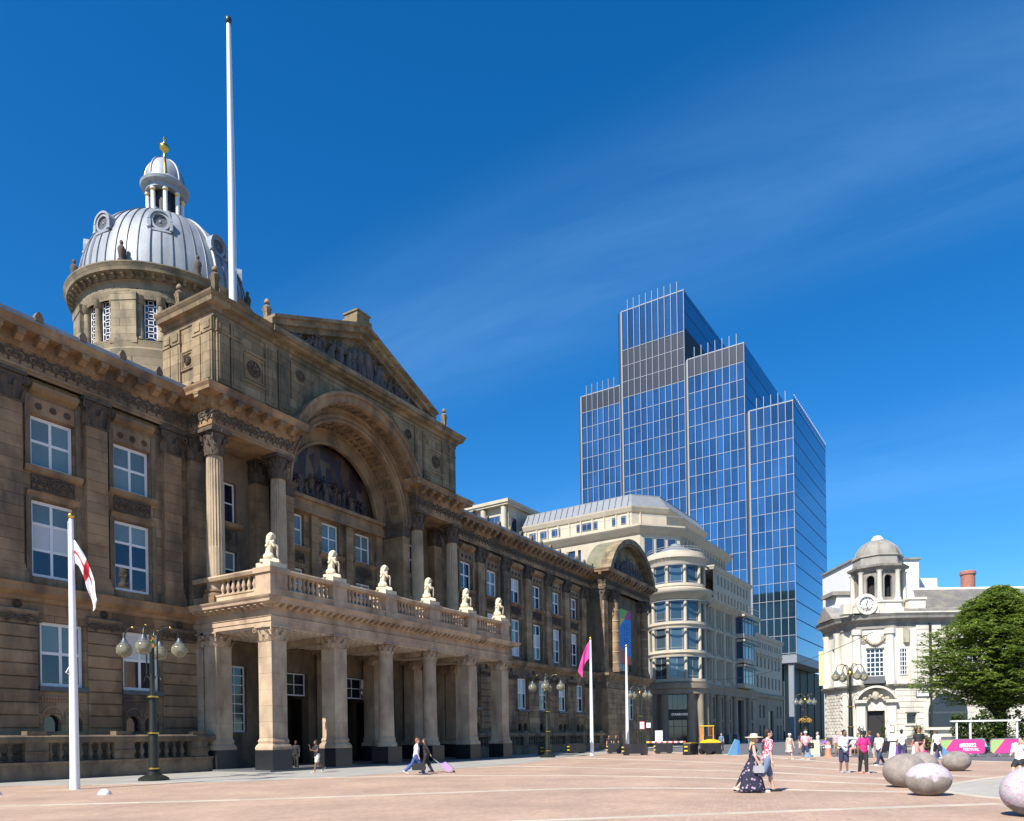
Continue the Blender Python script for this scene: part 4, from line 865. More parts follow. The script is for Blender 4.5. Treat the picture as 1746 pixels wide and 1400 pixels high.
# ------------------------------------------------------------------ voxel-fused figures
def fuse(mb, vox, sm=2):
    me = mb.mesh('tmp', 'stone'); o = bpy.data.objects.new('tmp', me); TMP.collection.objects.link(o)
    md = o.modifiers.new('r', 'REMESH'); md.mode = 'VOXEL'; md.voxel_size = vox; md.use_smooth_shade = True
    if sm: s = o.modifiers.new('s', 'SMOOTH'); s.iterations = sm; s.factor = .5
    dg = tmp_graph(); r = bpy.data.meshes.new_from_object(o.evaluated_get(dg))
    bpy.data.objects.remove(o); bpy.data.meshes.remove(me); r.materials.clear(); return r
# heraldic lion, seated upright with a shield between its paws; looks to -y
m = MB(); E_ = lambda c, r, rot=None: m.ell(c, r, 14, 10, rot)
E_((0, .16, .24), (.23, .26, .24)); m.capsule((0, .12, .32), (0, .02, 1.0), .2, .2); E_((0, -.05, .98), (.23, .19, .2))              # rump, upright trunk, chest
E_((0, .03, 1.27), (.25, .215, .26)); E_((0, .1, 1.08), (.22, .17, .26)); E_((0, -.1, 1.38), (.16, .14, .155)); E_((0, -.2, 1.335), (.1, .085, .085)); E_((0, -.19, 1.27), (.075, .07, .045)); E_((0, -.15, 1.46), (.11, .07, .05)); E_((0, -.02, 1.48), (.17, .15, .1))
for s in (-1, 1):
    E_((s*.15, -.03, 1.52), (.05, .035, .05)); E_((s*.22, .04, .25), (.11, .23, .2)); m.capsule((s*.2, -.08, .12), (s*.2, -.27, .06), .085, .065); E_((s*.2, -.3, .055), (.085, .1, .055))
    m.capsule((s*.21, -.06, 1.0), (s*.24, -.2, .78), .09, .075); m.capsule((s*.24, -.2, .78), (s*.1, -.3, .84), .072, .06); E_((s*.09, -.31, .84), (.07, .055, .065))
    for k in range(6): E_((s*(.2-.012*k), -.1+.06*k, 1.42-.12*k), (.08, .085, .1))
for k in range(5): E_(((k-2)*.07, -.16, 1.12-.03*abs(k-2)), (.05, .06, .12))
m.capsule((.14, .36, .14), (.3, .24, .07), .05, .045); E_((.33, .16, .07), (.07, .08, .06))
lionM = fuse(m, .022, 1); lionM.materials.append(MATS['stone_lion'])
SH = MB(); SH.prism([(-.17, .84), (.17, .84), (.18, .55), (.11, .3), (0, .14), (-.11, .3), (-.18, .55)], -.37, -.31).prism([(-.12, .78), (.12, .78), (.125, .56), (.08, .38), (0, .26), (-.08, .38), (-.125, .56)], -.395, -.37)
SHM = SH.mesh('shield', 'stone_lion'); BSE = MB(); BSE.box(-.46, .46, -.5, .5, 0, .1).prism([(-.44, .1), (.44, .1), (.3, .2), (-.3, .2)], -.46, .5); BSM = BSE.mesh('statue_base', 'stone_lion')
pos = ['on the porch corner nearest the viewer', 'second from the near corner of the porch', 'third from the near corner of the porch', 'fourth from the near corner of the porch', 'fifth from the near corner of the porch', 'at the far end of the porch parapet']
for i, x in enumerate(PX):
    t = thing('lion_statue', 'pale stone seated lion holding a shield, '+pos[i], 'statue', (x, YP, 11.12), group='lions along the porch parapet')
    t.rotation_euler = (0, 0, rad(38)); 
    for nm, me, z in (('statue_base', BSM, 0), ('lion', lionM, .14), ('shield', SHM, .14)):
        o = bpy.data.objects.new(nm, me); COL.objects.link(o); o.parent = t; o.location = (0, 0, z)
        if nm != 'statue_base': o.scale = (1, 1, .98)
# ------------------------------------------------------------------ glass office tower (the street runs 2.6 degrees off the facade)
RS = rad(-2.6)
def island(name):
    t = MATS[name].node_tree; g = [n for n in t.nodes if n.type == 'NEW_GEOMETRY'][0]; h = [n for n in t.nodes if n.type == 'HUE_SAT'][0]
    m = N(t, 'ShaderNodeMapRange'); m.inputs[3].default_value = .8; m.inputs[4].default_value = 1.25; t.links.new(g.outputs['Random Per Island'], m.inputs[0])
    k = N(t, 'ShaderNodeMath', operation='MULTIPLY'); src = h.inputs['Value'].links[0].from_socket
    t.links.new(src, k.inputs[0]); t.links.new(m.outputs[0], k.inputs[1]); t.links.new(k.outputs[0], h.inputs['Value'])
island('tower_glass'); island('stone_far')
TX, TX2 = 172.3, 207.0; FH = 3.95
TW = thing('glass_tower', 'tall stepped blue glass office tower with white vertical fins', 'office tower', (TX, 65, 0), RS)
strips = [('D', 38.8, 48.2, 75.0, 6), ('C', 49.3, 62.6, 90.9, 8), ('B', 63.4, 79.5, 107.8, 10), ('A', 80.3, 91.2, 89.6, 7)]
ZB = 19.0; npane = 0; rest = MB(); restg = MB()
for nm, y0, y1, zt, nb in strips:
    MB().box(TX+.1, TX2, y0+.05, y1+(1.2 if nm != 'A' else 0), ZB+.1, zt-.15).build('tower_volume', 'tower_side' if nm != 'x' else 'lead', TW)
    w = (y1-y0)/nb; zs = []
    top = 75.0-FH*0; z = zt
    if nm == 'B': zs = [zt, 98.0, 94.05, 90.1, 86.15]
    else: zs = [zt, zt-4.3]
    while zs[-1]-FH > ZB: zs.append(zs[-1]-FH)
    zs.append(ZB); zs = zs[::-1]
    for i, (a, b) in enumerate(zip(zs, zs[1:])):
        gr = (nm == 'B' and 86 < a < 97.9) or (nm in 'AC' and b == zt)
        for j in range(nb):
            q = (TX-.02, TX+.06, y0+w*j+.04, y0+w*(j+1)-.04, a+.05, b-.05)
            if gr: restg.box(*q)
            elif npane < 300 and b > 24:
                o = MB().box(*q).build('pane', 'tower_glass', TW); npane += 1
            else: rest.box(*q)
        MB().box(TX-.09, TX+.02, y0, y1, b-.05, b+.05).build('floor_band', 'fin_white', TW)
    for j in range(nb+1):
        y = y0+w*j; up = 2.4 if 0 < j < nb else .1
        MB().box(TX-.32, TX+.02, y-.05, y+.05, ZB, zt+up).build('fin', 'fin_white', TW)
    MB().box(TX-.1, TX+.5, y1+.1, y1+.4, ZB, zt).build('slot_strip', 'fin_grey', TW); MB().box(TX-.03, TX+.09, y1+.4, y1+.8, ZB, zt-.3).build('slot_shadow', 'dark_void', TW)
    MB().box(TX-.06, TX+2, y0-.02, y1+.02, zt-.12, zt+.12).build('parapet', 'fin_white', TW)
    # flank facing the street: a glass band per storey, painted black for the dark recess on B
    zb = {'D': ZB, 'C': 75.0, 'B': 90.9, 'A': 200}[nm]; k = 0
    while zb < zt-.5:
        t2 = min(zb+FH, zt); MB().box(TX+.05, TX2, y0-.05, y0+.05, zb+.13, t2-.13).build('flank_band', 'tower_side' if not (nm == 'B' and zb < 97) else 'dark_void', TW); MB().box(TX+.06, TX2-.02, y0-.02, y0+.04, zb-.13, zb+.13).build('band_joint', 'banner_navy', TW); zb = t2
rest.build('far_panes', 'tower_glass', TW, kind='stuff'); restg.build('grey_panels', 'tower_grey', TW, kind='stuff')
for k in range(26): MB().box(TX+1+k*1.35, TX+1.12+k*1.35, 38.7, 38.85, 75, 76.7).build('terrace_post', 'fin_white', TW)
MB().box(TX+.3, TX2, 38.72, 38.76, 75, 76.2).build('terrace_glass', 'tower_side', TW)
MB().box(TX-.05, TX2, 38.75, 91.2, 17.2, ZB+.02).build('soffit_band', 'fin_grey', TW)
MB().box(TX+3.5, TX2+28, 42.5, 89, 0, 17.3).build('lobby', 'lobby_glass', TW)
for k in range(8): MB().box(TX+3.5+k*8, TX+3.62+k*8, 42.35, 42.5, 0, 17.2).build('lobby_mullion', 'lead_dark', TW)
for k in range(6): MB().box(TX+3.3, TX+3.5, 44+k*5, 44.15+k*5, 0, 17.2).build('lobby_mullion', 'lead_dark', TW)
MB().box(TX+.4, TX+1.5, 39.6, 40.7, 0, 17.2).build('corner_column', 'fin_grey', TW)

# ------------------------------------------------------------------ cream office building with a round corner
MO = thing('corner_office_building', 'cream stone office block with a round glazed corner tower and grey mansard roof', 'building', (125, 46, 0), RS)
def facade(parent, a0, a1, z0, z1, b, rows, P, mat='limestone', depth=.35, pane='office_glass', frame='iron', hb=()):
    """rows: (z0, z1, [(a0, a1)])"""
    holes = [(p, q, r[0], r[1]) for r in rows for p, q in r[2]]
    MB().wall(a0, a1, z0, z1, b, holes, depth, P).build('wall', mat, parent)
    for p, q, r, t in holes: window(parent, p+.01, q-.01, r+.01, t-.01, b+depth-.12, (.5,) if q-p > 1.6 else (), hb, .07, .06, .1, pane, frame, P)
S_ = IDENT
def band(path, prof, mat='limestone', name='cornice'): return MB().sweep(path, prof).build(name, mat, MO)
# street front, near part: three storeys of slim paired lights between piers
bays = [112.6, 117.2, 121.8]; rows = []
for k in range(3): rows.append((10.1+4.2*k, 13.3+4.2*k, [(c+e-.5, c+e+.5) for c in bays for e in (-1.05, .35)]))
facade(MO, 109.5, 137.5, 9.2, 22.2, 38.3, rows+[(10.1+4.2*k, 13.3+4.2*k, [(134.6, 135.6), (136.1, 137.0)]) for k in range(3)], S_)
for c in (110.3, 114.9, 119.5, 124.1):
    for k in range(3): MB().lathe(c, 38.15, [(.42, 9.7+4.2*k), (.42, 10.0+4.2*k), (.33, 10.1+4.2*k), (.31, 13.0+4.2*k), (.42, 13.2+4.2*k), (.42, 13.5+4.2*k)], 14).build('pier_column', 'limestone', MO, smooth=40)
for c in bays:
    for k in range(3): MB().box(c-.45, c-.25, 38.12, 38.3, 9.9+4.2*k, 13.4+4.2*k).box(c+1.0, c+1.25, 38.1, 38.3, 9.9+4.2*k, 13.4+4.2*k).build('mullion', 'limestone', MO)
for k in range(3): band([(109.5, 38.3), (137.5, 38.3)], [(0, 13.45+4.2*k), (.25, 13.5+4.2*k), (.3, 13.85+4.2*k), (0, 13.95+4.2*k)], name='floor_band')
# projecting glazed bow
for k in range(3):
    m = MB().box(126.4, 133.3, 36.9, 38.3, 9.4+4.2*k, 10.1+4.2*k).box(126.2, 133.5, 36.7, 38.3, 13.0+4.2*k, 13.35+4.2*k); m.build('bow_floor', 'limestone', MO)
    window(MO, 126.5, 133.2, 10.1+4.2*k, 13.0+4.2*k, 37.1, (.2, .5, .8), (.8,), .12, .2, .12, 'pane_dark', 'fin_grey'); MB().box(126.0, 133.8, 36.3, 36.7, 12.6+4.2*k, 12.75+4.2*k).build('sun_shade', 'iron', MO)
    window(MO, 37.1, 38.3, 10.1+4.2*k, 13.0+4.2*k, 126.5, (), (), .1, .1, .1, 'office_glass', 'fin_grey', LEFTF)
band([(108.5, 38.3), (138.2, 38.3)], [(0, 21.2), (.3, 21.3), (.9, 21.9), (1.1, 22.1), (1.15, 22.4), (0, 22.6)])
MB().tube([(131, 37.4, 23.6), (137.8, 37.4, 23.6)], .05, 5).tube([(131, 37.4, 23.1), (137.8, 37.4, 23.1)], .05, 5).build('terrace_rail', 'fin_white', MO)
# attic storeys set back above the cornice
facade(MO, 116.5, 137.2, 22.4, 28.3, 38.75, [(23.2, 24.6, [(118.6+1.75*i, 119.35+1.75*i) for i in range(10)]), (25.6, 27.2, [(118.6+1.75*i, 119.35+1.75*i) for i in range(10)])], S_)
band([(116.5, 46), (116.5, 38.75), (137.2, 38.75)], [(0, 27.7), (.2, 27.8), (.25, 28.0), (.35, 28.2), (.35, 28.4), (-.2, 28.5)]); MB().box(116.6, 137.1, 38.85, 60, 28.0, 28.35).build('flat_roof', 'lead', MO)
MB().box(136.9, 137.3, 38.76, 60, 20, 28.2).build('wall', 'limestone', MO)
# ground floor: piers, shop windows, tall gateway
facade(MO, 109.8, 138, 0, 9.2, 38.3, [(.6, 3.6, [(113.2, 115.2), (117.2, 119.2), (121.2, 123.2), (134, 136)]), (4.0, 7.4, [(113.2, 115.2), (117.2, 119.2), (121.2, 123.2), (134, 136)]), (.1, 7.4, [(126.4, 130.6)])], S_, 'limestone_low', .6, 'pane_dark', 'lead_dark')
for c in (112.0, 116.2, 120.2, 124.6, 132.4):
    o = MB().box(c-.62, c+.62, 37.55, 38.4, 0, 1.5).build('shop_pier', 'grey_base', MO); MB().lathe(c, 38.0, [(.5, 1.5), (.5, 1.7), (.44, 1.8), (.42, 7.5), (.52, 7.8)], 14).build('half_column', 'limestone_low', o, smooth=40)
band([(110, 38.3), (138.2, 38.3)], [(0, 7.8), (.35, 7.85), (.4, 8.6), (.55, 8.9), (.6, 9.2), (0, 9.35)], 'limestone_low')
# street front, far part
rows = [(10.2, 12.4, [(139.5+2.6*i, 140.6+2.6*i) for i in range(7)]), (14.0, 16.0, [(139.5+2.6*i, 140.6+2.6*i) for i in range(7)]), (17.6, 18.7, [(139.2+1.25*i+(i//3)*.5, 139.85+1.25*i+(i//3)*.5) for i in range(13)])]
facade(MO, 138, 158, 9.2, 20.2, 38.5, rows, S_); facade(MO, 138, 158, 0, 9.2, 38.4, [(.3, 3.2, [(140.5, 141.6), (143, 144.2), (153, 154.2), (155.5, 156.6)]), (.1, 6, [(147, 150.4)]), (4.6, 7, [(140.5, 141.6), (143, 144.2), (153, 154.2), (155.5, 156.6)])], S_, 'limestone_low', .4, 'pane_dark')
band([(138, 38.5), (158, 38.5), (158, 48)], [(0, 19.3), (.2, 19.4), (.3, 19.8), (.4, 20.1), (0, 20.3)]); band([(138, 38.5), (158, 38.5)], [(0, 16.6), (.15, 16.7), (.2, 16.95), (0, 17.05)], name='floor_band'); band([(138, 38.4), (158, 38.4)], [(0, 8.3), (.25, 8.4), (.35, 9.0), (0, 9.2)], 'limestone_low')
for i in range(7): MB().ring(140.05+2.6*i, 16.0, .6, .85, 38.35, 38.5, 0, pi, 10).build('window_arch', 'limestone', MO)
MB().box(137.6, 157.9, 39, 60, 0, 20).build('core', 'limestone', MO); MB().box(109.8, 137, 39.2, 60, 0, 22).build('core', 'limestone', MO)
# upper block: side front to the lane, chamfer, street front
UP = [(108, 84), (108, 47.4), (113.3, 42.9), (136.5, 42.9)]
def wl(c, w): return (c-w/2, c+w/2)
grp = [50.6, 51.9, 53.2, 57.4, 58.7, 60.0, 64, 65.3, 66.6]
lowrow = [wl(c, 1.0) for c in (40.5+9.5, 56, 58, 62, 64)]
facade(MO, 47.4, 70.5, 0, 34.2, 108, [(28.9, 32.0, [wl(50, .55), wl(51.6, 1.6), wl(53.2, .55), wl(58, .55), wl(59.6, 1.6), wl(61.2, .55), wl(65, .55), wl(66.6, 1.6), wl(68.2, .55)])]+[(10.2+4.2*k, 13.2+4.2*k, [wl(48.9, 1.7), wl(52.4, 1.7), wl(56, 1.7)]) for k in range(4)], LEFTF)
MB().poly([(108, 47.4, 20), (113.3, 42.9, 20), (113.3, 42.9, 34.2), (108, 47.4, 34.2)]).build('wall', 'limestone', MO)
cd = Vector((5.3, -4.5)).normalized()
CHM = lambda a, b, z: (108+cd.x*a+(-cd.y)*b*-1*-1, 47.4+cd.y*a+cd.x*b, z)
for i in range(3): window(MO, .7+2.0*i, 2.2+2.0*i, 28.8, 32.4, -.16, (), (), .08, .06, .1, 'office_glass', 'fin_grey', CHM)
facade(MO, 113.3, 136.5, 22.4, 34.2, 42.9, [(24.0, 26.8, [(115+1.5*i, 115.7+1.5*i) for i in range(14)]), (29.0, 32.4, [(115+1.5*i, 115.7+1.5*i) for i in range(14)])], S_)
for i in range(15): MB().box(114.2+1.5*i, 114.5+1.5*i, 42.65, 42.9, 22.6, 33.2).build('fin_pier', 'limestone', MO)
band(UP, [(0, 27.6), (.3, 27.7), (.35, 28.1), (0, 28.3)], name='floor_band')
band([(108, 70.5), (108, 47.4), (113.3, 42.9), (137, 42.9)], [(0, 32.9), (.3, 33.1), (.9, 33.8), (1.05, 34.0), (1.05, 34.25), (-2.5, 34.5)])
TPp = [(110, 70), (110, 49.6), (114.6, 45.6), (133, 45.6)]
MB().sweep(TPp, [(0, 34.6), (0, 38.0)]).build('wall', 'limestone', MO); band(TPp, [(0, 37.2), (.2, 37.3), (.5, 37.9), (.55, 38.1), (-.3, 38.2)])
MB().sweep(TPp, [(.3, 38.15), (-1.3, 40.3), (-1.3, 40.5), (-1.6, 40.5)]).build('mansard', 'zinc', MO); MB().slab([(111.4, 70), (111.4, 50.4), (115.2, 47.1), (133, 47.1), (133, 70)], 40.2, 40.45).build('flat_roof', 'zinc', MO)
for i in range(18): MB().tube([(109.72, 50.2+1.12*i, 38.25), (111.28, 50.6+1.12*i, 40.4)], .045, 5).build('roof_seam', 'lead_dark', MO)
for c, w in ((51, .9), (52.6, .9), (56, .7), (57.6, 1.8), (59.2, .7), (63.5, 1.7), (65.8, 1.7), (68, 1.7)): window(MO, c-w/2, c+w/2, 35.5, 36.8, 109.88, (.5,) if w > 1.5 else (), (), .08, .08, .1, 'office_glass', 'fin_grey', LEFTF)
for i in range(10): MB().box(109.78, 110, 50.0+2.15*i, 50.2+2.15*i, 34.7, 37.2).build('pilaster_strip', 'limestone', MO)
MB().tube([(107.2, 47.4, 35.7), (107.2, 70, 35.7)], .035, 5).tube([(107.2, 47.4, 35.7), (112.8, 42.2, 35.7), (118, 42.2, 35.7)], .035, 5).build('terrace_rail', 'fin_white', MO)
# taller wing further up the lane
MB().box(107.5, 124, 71.5, 86, 0, 41.6).build('wall', 'limestone', MO); MB().box(106.4, 124.5, 70.9, 86.5, 41.6, 41.95).box(106.2, 124.7, 70.7, 86.7, 41.95, 42.5).build('roof_slab', 'limestone', MO)
for y in (72.1, 76.4, 80.7, 85): MB().lathe(107.0, y, [(.5, 28), (.5, 41.4)], 14).build('round_shaft', 'limestone', MO, smooth=40)
window(MO, 108.2, 110, 34, 39.8, 71.42, (), (.5,), .1, .06, .1, 'office_glass', 'fin_grey'); window(MO, 73.2, 75.6, 36, 40.2, 107.42, (.5,), (), .1, .06, .1, 'office_glass', 'fin_grey', LEFTF)
MB().box(111, 132, 48.5, 69, 20, 37.5).box(114, 136, 45, 60, 20, 33).build('core', 'limestone', MO)
# round corner tower
RCX, RCY, RR = 108.6, 41.9, 4.15
def rl(name, prof, mat='limestone', n=48): return MB().lathe(RCX, RCY, prof, n, cap=False).build(name, mat, MO, smooth=35)
rl('drum_core', [(2.9, 0), (2.9, 28)], 'dark_void', 24)
NB = 10
for k, (z0, z1) in enumerate(((9.9, 13.2), (14.1, 17.4), (18.3, 21.4), (23.9, 26.6))):
    rl('drum_sill', [(3.0, z0-.6), (RR+.1, z0-.6), (RR+.25, z0-.4), (RR+.2, z0), (3.0, z0+.05)]); rl('drum_head', [(3.0, z1), (RR, z1), (RR+.05, z1+.35), (3.0, z1+.36)])
    for i in range(NB):
        a = rad(201.5)+2*pi*(i+.5)/NB; a2 = a+2*pi/NB
        MB().lathe(RCX+RR*cos(a), RCY+RR*sin(a), [(.24, z0), (.24, z1)], 12).build('drum_column', 'limestone', MO, smooth=40)
        if cos(a+pi/NB) > .5: continue
        P = lambda x, y, z, a=a+pi/NB: (RCX+(RR*.93-y)*cos(a)-x*sin(a), RCY+(RR*.93-y)*sin(a)+x*cos(a), z)
        window(MO, -1.08, 1.08, z0, z1, 0, (.12, .88) if k else (.5,), (.12,), .08, .09, .1, 'bay_glass', 'fin_grey', P)
    MB().lathe(RCX, RCY, [(RR+.55, z1-.22), (RR+.85, z1-.2), (RR+.85, z1-.1), (RR+.55, z1-.12), (RR+.55, z1-.22)], 40, rad(150), rad(310), False).build('sun_shade', 'fin_grey', MO, smooth=40)
rl('great_cornice', [(3.5, 21.5), (RR+.2, 21.6), (RR+.6, 22.0), (RR+1.15, 22.4), (RR+1.3, 22.7), (RR+1.3, 22.95), (RR+.4, 23.3), (3, 23.4)])
rl('tower_parapet', [(3.2, 26.6), (RR+.15, 26.7), (RR+.3, 27.2), (RR+.7, 27.6), (RR+.7, 27.9), (RR+.25, 28.0), (RR+.2, 28.6), (3.6, 28.6)])
rl('cap_roof', [(3.4, 28.6), (3.2, 29.0), (2.2, 29.5), (.9, 30.1), (.6, 30.5), (0, 30.6)], 'zinc'); MB().lathe(RCX, RCY, [(RR+.1, 29.2), (RR+.15, 29.25), (RR+.1, 29.3)], 40, cap=False).lathe(RCX, RCY, [(RR+.1, 28.9), (RR+.15, 28.95), (RR+.1, 29.0)], 40, cap=False).build('terrace_rail', 'fin_white', MO)
rl('ground_cornice', [(3.2, 7.6), (RR+.5, 7.65), (RR+.55, 8.3), (RR+.8, 8.45), (RR+.85, 9.2), (3.2, 9.35)], 'limestone_low')
for a in (150, 176, 227, 252, 277): MB().lathe(RCX+(RR+.1)*cos(rad(a)), RCY+(RR+.1)*sin(rad(a)), [(.7, 0), (.7, 1.2), (.55, 1.25), (.5, 7.3), (.6, 7.6)], 16).build('entrance_column', 'limestone_low', MO, smooth=35)
for a in (163, 240, 265):
    c = rad(a); P = lambda x, y, z, c=c: (RCX+(RR-.2-y)*cos(c)-x*sin(c), RCY+(RR-.2-y)*sin(c)+x*cos(c), z); MB().box(-.95, .95, 0, .5, 0, 7.6, P).build('wall', 'limestone_low', MO)
c = rad(201.5); PD = lambda x, y, z: (RCX+(RR-.25-y)*cos(c)+x*sin(c), RCY+(RR-.25-y)*sin(c)-x*cos(c), z)
window(MO, -1.5, 1.5, 5.3, 7.6, 0, (.25, .5, .75), (), .08, .05, .1, 'pane_dark', 'lead_dark', PD); dr_ = window(MO, -1.5, 1.5, .1, 3.9, .1, (.3, .7), (.72,), .1, .08, .1, 'pane_dark', 'lead_dark', PD, name='door')
M('sign_black', (.012, .014, .013), .4, 0); M('sign_letters', (.85, .85, .82), .5, 0, emit=((1, 1, .95), .12))
sgn = MB().box(-1.5, 1.5, -.15, .1, 4.0, 5.2, PD).build('shop_sign', 'sign_black', MO)
tm = text_mesh('STARBUCKS', .43, 'sign_letters', bold=.006, extr=.02); o = bpy.data.objects.new('lettering', tm); COL.objects.link(o); o.parent = sgn
q = PD(-.25, -.19, 4.62); o.location = Vector(q)-BASE[MO.name]; o.rotation_euler = (rad(90), 0, c+pi/2)

# ------------------------------------------------------------------ white stone corner building: its frame faces the viewer
RB = rad(HEAD-90)
BK = thing('bank_building', 'sunlit white stone corner building with grey cupola, clock and arched doorway', 'building', (44, 76, 0), RB)
PTH = [(33.2, 79.3), (33.2, 75.0), (33.9, 73.2), (36.9, 72.1), (66, 72.0)]
D0 = 72.0
hs = [(40.0, 43.8, 2.0, 3.4), (38.0, 38.95, 2.4, 3.5), (52, 55.8, 2.0, 3.4), (43.2, 45.0, 7.2, 10.2), (48.2, 50, 7.2, 10.2), (53.5, 55.3, 7.2, 10.2)]
wl_ = MB().wall(36.9, 66, 0, 13.2, D0, hs, .5).build('wall', 'bank_stone', BK)
def course(parent, a, b, z, h, y): return piece('ashlar_course', block_mesh(b-a, .12, h, 'bank_stone', .025), parent, ((a+b)/2, y-.08, z))
for k in range(9):                                            # channelled courses
    z = 1.2+.55*k; segs = [(36.95, 38.0), (38.95, 40.0), (43.8, 52.0), (55.8, 66)] if z+.5 < 3.6 and z > 1.9 else [(36.95, 39.98-(0 if z < 3.3 else 0)), (43.82, 51.98), (55.82, 66)] if z < 5.3 else [(36.95, 66)]
    for a, b in segs:
        n = max(1, int((b-a)/1.4))
        for j in range(n): course(wl_, a+(b-a)*j/n+.01, a+(b-a)*(j+1)/n-.01, z, .515, D0)
for k in range(10):
    z = 6.75+.52*k
    for a, b in ((39.0, 41.4), (45.6, 47.6), (50.6, 52.9), (56, 60)): 
        if b-a > 0: course(wl_, a, b, z, .49, D0)
for cx_ in (41.9, 53.9):                                      # great arched windows
    o = MB().ring(cx_, 3.38, 1.9, 2.25, D0-.16, D0+.3, 0, pi, 24).box(cx_-2.25, cx_-1.9, D0-.15, D0+.3, 2.0, 3.38).box(cx_+1.9, cx_+2.25, D0-.15, D0+.3, 2.0, 3.38).box(cx_-2.3, cx_+2.3, D0-.3, D0, 1.75, 2.0).build('window', 'bank_stone', BK, smooth=40)
    pp = [(cx_+1.9*cos(pi*i/20), 3.4+1.9*sin(pi*i/20)) for i in range(21)]+[(cx_-1.9, 2.0), (cx_+1.9, 2.0)]
    MB().prism(pp, D0-.1, D0-.06).build('pane', 'pane_dark', o); MB().box(cx_-1.9, cx_+1.9, D0-.15, D0-.11, 3.3, 3.5).build('glazing_bar', 'lead_dark', o)
window(BK, 38.02, 38.93, 2.42, 3.48, D0+.2, (), (), .06, .05, .08, 'pane_dark', 'grey_base'); MB().box(37.75, 39.2, D0-.2, D0, 2.2, 2.4).box(37.8, 39.15, D0-.14, D0, 3.5, 3.75).build('window_surround', 'bank_stone', BK)
for a in (43.2, 48.2, 53.5): window(BK, a+.02, a+1.78, 7.22, 10.18, D0+.2, (.25, .5, .75), (.17, .33, .5, .67, .83), .1, .07, .08, 'pane_dark', 'bank_white')
# left flank and corner bay
left = MB().wall(75.0, 79.3, 0, 13.2, 33.2, [(76.3, 77.4, 7.2, 10.2), (76.5, 78, 2.6, 4.2)], .4, LEFTF).poly([(33.2, 79.3, 0), (40, 79.3, 0), (40, 79.3, 13.2), (33.2, 79.3, 13.2)]).build('wall', 'bank_stone', BK)
for a in (76.3,): window(BK, a, a+1.1, 7.2, 10.2, 33.4, (.33, .66), (.25, .5, .75), .1, .06, .08, 'pane_dark', 'bank_white', LEFTF)
window(BK, 76.5, 78, 2.6, 4.2, 33.4, (), (), .08, .06, .08, 'pane_dark', 'grey_base', LEFTF)
for y in (75.6, 78.2): MB().lathe(33.0, y, [(.4, 6.2), (.4, 6.6), (.33, 6.7), (.3, 11), (.42, 11.6)], 14).build('half_column', 'bank_stone', BK, smooth=40)
for k in range(16):
    for j in range(5): piece('ashlar_block', block_mesh(.72, .12, .3, 'bank_stone', .03), left, (33.12, 75.4+.76*j+(k % 2)*.36, 1.1+.33*k), -pi/2)
bay = MB().poly([(33.2, 75, 0), (33.9, 73.2, 0), (33.9, 73.2, 13.2), (33.2, 75, 13.2)]).build('wall', 'bank_stone', BK)
bd = Vector((3.0, -1.1)); bl = bd.length; bd.normalize(); PB = lambda a, b, z: (33.9+bd.x*a-bd.y*b*1.0, 73.2+bd.y*a+bd.x*b, z)
bw = MB().wall(0, bl, 0, 13.2, 0, [(.75, 2.35, 0, 3.7), (.75, 2.4, 7.0, 9.8)], .5, PB).build('wall', 'bank_stone', BK)
dv = MB().box(.75, 2.35, .42, .5, 0, 3.7, PB).build('door', 'dark_void', BK); MB().box(.8, .9, .2, .4, 0, 3.6, PB).box(2.2, 2.3, .2, .4, 0, 3.6, PB).build('door_frame', 'door_wood', dv)
window(BK, .77, 2.38, 7.02, 9.78, .22, (.25, .5, .75), (.17, .33, .5, .67, .83), .1, .07, .08, 'pane_dark', 'bank_white', PB)
window(BK, 37.35, 38.1, 7.1, 9.7, D0-.07, (.33, .67), (.17, .33, .5, .67, .83), .08, .06, .06, 'pane_dark', 'bank_white')
for a in (-.05, 2.85): MB().lathe(*PB(a, -.05, 0)[:2], [(.52, 6.2), (.52, 6.6), (.42, 6.75), (.38, 11.0), (.5, 11.1), (.5, 11.6)], 16).build('giant_column', 'bank_stone', BK, smooth=40)
MB().box(38.35, 38.95, D0-.25, D0, 6.2, 11.6).build('pilaster', 'bank_stone', BK); MB().box(40.2, 40.4, D0-.2, D0-.02, 0.2, 12).build('drainpipe', 'iron', BK)
BSC = scroll_mesh(1.0, .72, 'bank_carved'); BRO = rosette_mesh(.42, 'bank_carved')
sw = MB()
for t in range(11): u = t/10; sw.ell(PB(.75+1.65*u, -.12, 10.7-.55*sin(pi*u)), (.16, .14, .17), 7, 5)
sw.build('swag', 'bank_carved', BK, smooth=60)
for a in (.65, 2.5): piece('rosette', BRO, BK, PB(a, -.05, 10.7), 0)
# arched hood over the door with cartouche
hd = MB(); PBz = lambda x, y, z: PB(x, y, z)
for i in range(20):
    a, b = pi*.12+pi*.76*i/20, pi*.12+pi*.76*(i+1)/20; c0 = (1.55, 4.15)
    q = [(c0[0]+1.75*cos(t), c0[1]+1.75*sin(t)) for t in (a, b)]+[(c0[0]+1.95*cos(t), c0[1]+1.95*sin(t)) for t in (b, a)]
    hd.prism(q, -.75, .05, PB)
hd.box(-.35, .7, -.7, .05, 4.45, 4.75, PB).box(2.4, 3.45, -.7, .05, 4.45, 4.75, PB).box(-.2, .6, -.4, .05, 0.0, 4.4, PB).box(2.5, 3.3, -.4, .05, 0, 4.4, PB)
hd.build('door_hood', 'bank_stone', BK)
ca = MB().ell(PB(1.55, -.3, 5.15), (.36, .2, .5), 10, 8)
for s in (-1, 1):
    for k in range(7): ca.ell(PB(1.55+s*(.35+.14*k), -.28, 5.0+.18*sin(k*1.7)-.05*k), (.17, .15, .16), 7, 5)
